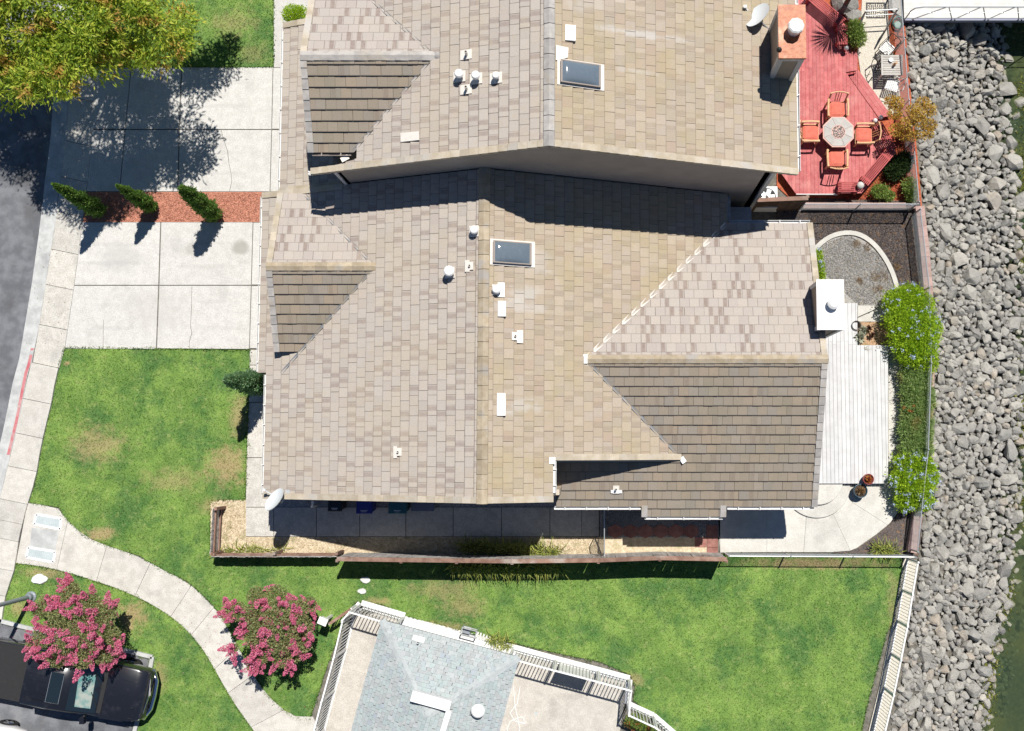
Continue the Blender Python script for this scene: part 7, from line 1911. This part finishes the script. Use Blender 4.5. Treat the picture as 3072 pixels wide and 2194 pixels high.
def wheel(root, x, y, r=.40, w=.27, rim='chrome'):
    t_ = MB().lathe((0, 0, 0), [(r * .62, -w / 2), (r * .93, -w / 2), (r, -w * .3), (r, w * .3), (r * .93, w / 2), (r * .62, w / 2)], 26, cap=False).build('wheel', MT['black'], root, world=False, smooth=True)
    t_.matrix_local = Matrix.Translation((x, y, r)) @ Matrix.Rotation(-math.pi / 2 * (1 if y > 0 else -1), 4, 'X')
    rm = MB().lathe((0, 0, 0), [(r * .62, -w * .3), (r * .62, w * .38), (r * .5, w * .42), (r * .15, w * .36), (.01, w * .38)], 20).build('rim', MT[rim], t_, world=False, smooth=True)
    for k in range(5):
        a = k * 1.2566; MB().beam((r * .12 * math.cos(a), r * .12 * math.sin(a), w * .44), (r * .56 * math.cos(a), r * .56 * math.sin(a), w * .44), .06, .03).build('spoke', MT[rim], t_, world=False)
# black pickup: local +x forward
fp = P(452, 2087, .7); head = math.atan2(-.186, .983); fwd = Vector((math.cos(head), math.sin(head), 0)); org = Vector((fp.x, fp.y, 0)) - fwd * 2.95
tk = thing('pickup_truck', 'black crew-cab pickup parked nose-in under the pink crape myrtle', 'pickup', (org.x, org.y, .008), head)
H_ = lambda w, z1, z2, z0=.48: [(w * .90, z0), (w, z0 + .08), (w, z1), (w * .955, z2 - .03), (w * .90, z2), (0.0, z2 + .015)]
body = [(-2.92, H_(.95, .95, 1.06)), (-2.85, H_(1.0, .98, 1.10)), (-1.1, H_(1.0, .98, 1.12)), (.9, H_(1.0, .98, 1.14)), (1.25, H_(1.0, .97, 1.17)), (1.9, H_(.99, .95, 1.16)), (2.45, H_(.965, .90, 1.11)), (2.74, H_(.92, .84, 1.04)), (2.86, H_(.86, .74, .90)), (2.92, H_(.80, .66, .74))]
car_sections(tk, 'body', body, MT['carblack'])
cab = [(-1.25, [(.90, 1.10), (.90, 1.12), (.90, 1.13), (.89, 1.14), (.88, 1.15), (0, 1.15)]), (-1.12, [(.92, 1.10), (.92, 1.3), (.86, 1.55), (.80, 1.80), (.72, 1.86), (0, 1.88)]), (-.2, [(.93, 1.10), (.93, 1.3), (.87, 1.55), (.81, 1.83), (.73, 1.90), (0, 1.92)]),
       (.25, [(.93, 1.10), (.93, 1.3), (.87, 1.55), (.80, 1.80), (.72, 1.87), (0, 1.89)]), (.50, [(.93, 1.10), (.93, 1.28), (.88, 1.48), (.83, 1.66), (.76, 1.72), (0, 1.75)]), (1.36, [(.92, 1.10), (.92, 1.13), (.91, 1.15), (.90, 1.16), (.88, 1.17), (0, 1.19)])]
car_sections(tk, 'cab', cab, MT['carblack'])
def pane(root, name, q, mat, th=.008):
    q = [Vector(p) for p in q]; n = (q[1] - q[0]).cross(q[2] - q[0]).normalized(); m = MB(); k = len(q)
    m.add([p + n * th for p in q] + [p for p in q], [tuple(range(k))] + [(i, k + i, k + (i + 1) % k, (i + 1) % k) for i in range(k)]); return m.build(name, mat, root, world=False)
ws = pane(tk, 'windshield', [(1.30, -.82, 1.21), (1.30, .82, 1.21), (.49, .73, 1.765), (.49, -.73, 1.765)], MT['carglass'], .012)
MT['shade_q'] = MT['sunshade']
pane(ws, 'sunshade', [(1.16, -.66, 1.315), (1.12, .55, 1.343), (.66, .46, 1.658), (.72, -.60, 1.617)], MT['sunshade'], .018)
for s_ in (-1, 1):
    q = [(.55, s_ * .875, 1.50), (.98, s_ * .94, 1.22), (-1.05, s_ * .94, 1.22), (-1.0, s_ * .84, 1.66), (.30, s_ * .835, 1.68)]
    pane(tk, 'side_window', q if s_ > 0 else q[::-1], MT['carglass'], .012)
    MB().box((.95, s_ * 1.13, 1.22), (.16, .24, .20), .2 * -s_).build('mirror', MT['carblack'], tk, world=False)
    MB().beam((.95, s_ * .95, 1.16), (.95, s_ * 1.08, 1.18), .06, .05).build('mirror_arm', MT['black'], tk, world=False)
    pane(tk, 'headlight', [(2.60, s_ * .70, 1.085), (2.60, s_ * .90, 1.06), (2.82, s_ * .84, .96), (2.82, s_ * .66, .97)][::(1 if s_ > 0 else -1)], MT['headlamp'], .02)
    for yy in (.78, 1.0): pass
    for xx in (1.85, -1.75): wheel(tk, xx, s_ * .87)
    MB().beam((-1.3, s_ * 1.03, .42), (1.2, s_ * 1.03, .42), .16, .05).build('running_board', MT['black'], tk, world=False)
    MB().beam((-2.75, s_ * .90, 1.13), (-1.3, s_ * .90, 1.14), .12, .03).build('bed_rail', MT['black'], tk, world=False)
for k in range(3): MB().tube([(2.87 - .02 * k, -.62, .86 - .09 * k), (2.94 - .01 * k, 0, .86 - .09 * k), (2.87 - .02 * k, .62, .86 - .09 * k)], .022, 6).build('grille_bar', MT['chrome'], tk, world=False)
MB().tube([(2.80, -.9, .55), (3.0, -.5, .55), (3.03, 0, .55), (3.0, .5, .55), (2.80, .9, .55)], .085, 8).build('bumper', MT['chrome'], tk, world=False, smooth=True)
MB().box((-2.02, 0, 1.135), (1.55, 1.72, .04)).build('bed_cover', MT['black'], tk, world=False)
sr = pane(tk, 'sunroof', [(.25, -.52, 1.905), (.25, .52, 1.905), (-.18, .52, 1.93), (-.18, -.52, 1.93)], MT['carglass'], .006)
MB().tube([(.26, -.53, 1.912), (.26, .53, 1.912), (-.19, .53, 1.938), (-.19, -.53, 1.938)], .008, 4, closed=True).build('seal', MT['galv'], sr, world=False)
for k in range(6): MB().beam((-1.0, -.55 + k * .22, 1.885), (-.30, -.55 + k * .22, 1.925), .03, .014).build('roof_rib', MT['carblack'], tk, world=False)
for k in (-1, 1): MB().beam((1.36, k * .35 - .3, 1.205), (1.10, k * .35 + .28, 1.385), .022, .02).build('wiper', MT['black'], ws, world=False)
MB().beam((1.42, -.8, 1.193), (1.42, .8, 1.193), .15, .012).build('cowl', MT['black'], tk, world=False)
for s_ in (-1, 1):
    MB().beam((1.42, s_ * .86, 1.165), (2.62, s_ * .80, 1.095), .010, .012).build('panel_gap', MT['black'], tk, world=False)
    for xx in (.95, -.12, -1.18): MB().beam((xx, s_ * 1.003, .55), (xx - .02, s_ * 1.003, 1.08), .012, .012, Vector((0, 1, 0))).build('panel_gap', MT['black'], tk, world=False)
    MB().beam((1.45, s_ * .97, 1.135), (2.3, s_ * .95, 1.10), .03, .012).build('fender_edge', MT['carblack'], tk, world=False)
    for xx in (.72, -.35): MB().beam((xx, s_ * 1.02, .98), (xx - .2, s_ * 1.02, .98), .03, .03).build('door_handle', MT['chrome'], tk, world=False)
for s_ in (-1, 1): MB().beam((1.35, s_ * .55, 1.185), (2.6, s_ * .45, 1.12), .02, .012).build('hood_crease', MT['carblack'], tk, world=False)
# white car at the frame's lower left
cpos = P(-135, 2232, .9); wc = thing('car', 'white car at the lower left edge beside the black pickup', 'car', (cpos.x, cpos.y, .008), head)
G_ = lambda w, z1, z2, z0=.3: [(w * .9, z0), (w, z0 + .12), (w, z1), (w * .95, z2 - .03), (w * .88, z2), (0.0, z2 + .015)]
car_sections(wc, 'body', [(-2.2, G_(.78, .75, .88)), (-2.05, G_(.88, .85, .98)), (-1.2, G_(.91, .86, 1.0)), (1.0, G_(.91, .82, .98)), (1.8, G_(.88, .74, .88)), (2.2, G_(.8, .62, .72)), (2.32, G_(.7, .5, .6))], MT['carwhite'])
car_sections(wc, 'cab', [(-1.9, [(.8, .95), (.8, .97), (.79, .98), (.78, .99), (.76, 1.0), (0, 1.0)]), (-1.2, [(.82, .95), (.8, 1.1), (.74, 1.3), (.68, 1.44), (.6, 1.49), (0, 1.51)]), (.0, [(.83, .95), (.81, 1.1), (.75, 1.32), (.69, 1.47), (.6, 1.52), (0, 1.54)]), (.4, [(.83, .95), (.81, 1.1), (.75, 1.3), (.68, 1.42), (.6, 1.47), (0, 1.49)]), (1.25, [(.82, .95), (.82, .97), (.8, .98), (.78, .99), (.74, 1.0), (0, 1.0)])], MT['carwhite'])
pane(wc, 'windshield', [(1.18, -.68, 1.04), (1.18, .68, 1.04), (.45, .6, 1.47), (.45, -.6, 1.47)], MT['carglass'], .012)
for s_ in (-1, 1):
    q = [(.35, s_ * .765, 1.36), (.95, s_ * .835, 1.04), (-1.5, s_ * .825, 1.04), (-1.1, s_ * .75, 1.36)]; pane(wc, 'side_window', q if s_ > 0 else q[::-1], MT['carglass'], .012)
    MB().tube([(.3, s_ * .62, 1.52), (-1.2, s_ * .60, 1.52)], .02, 6).build('roof_rail', MT['black'], wc, world=False)
    MB().box((.9, s_ * .98, 1.06), (.12, .2, .14)).build('mirror', MT['carwhite'], wc, world=False)
    for xx in (1.45, -1.35): wheel(wc, xx, s_ * .80, .33, .22)
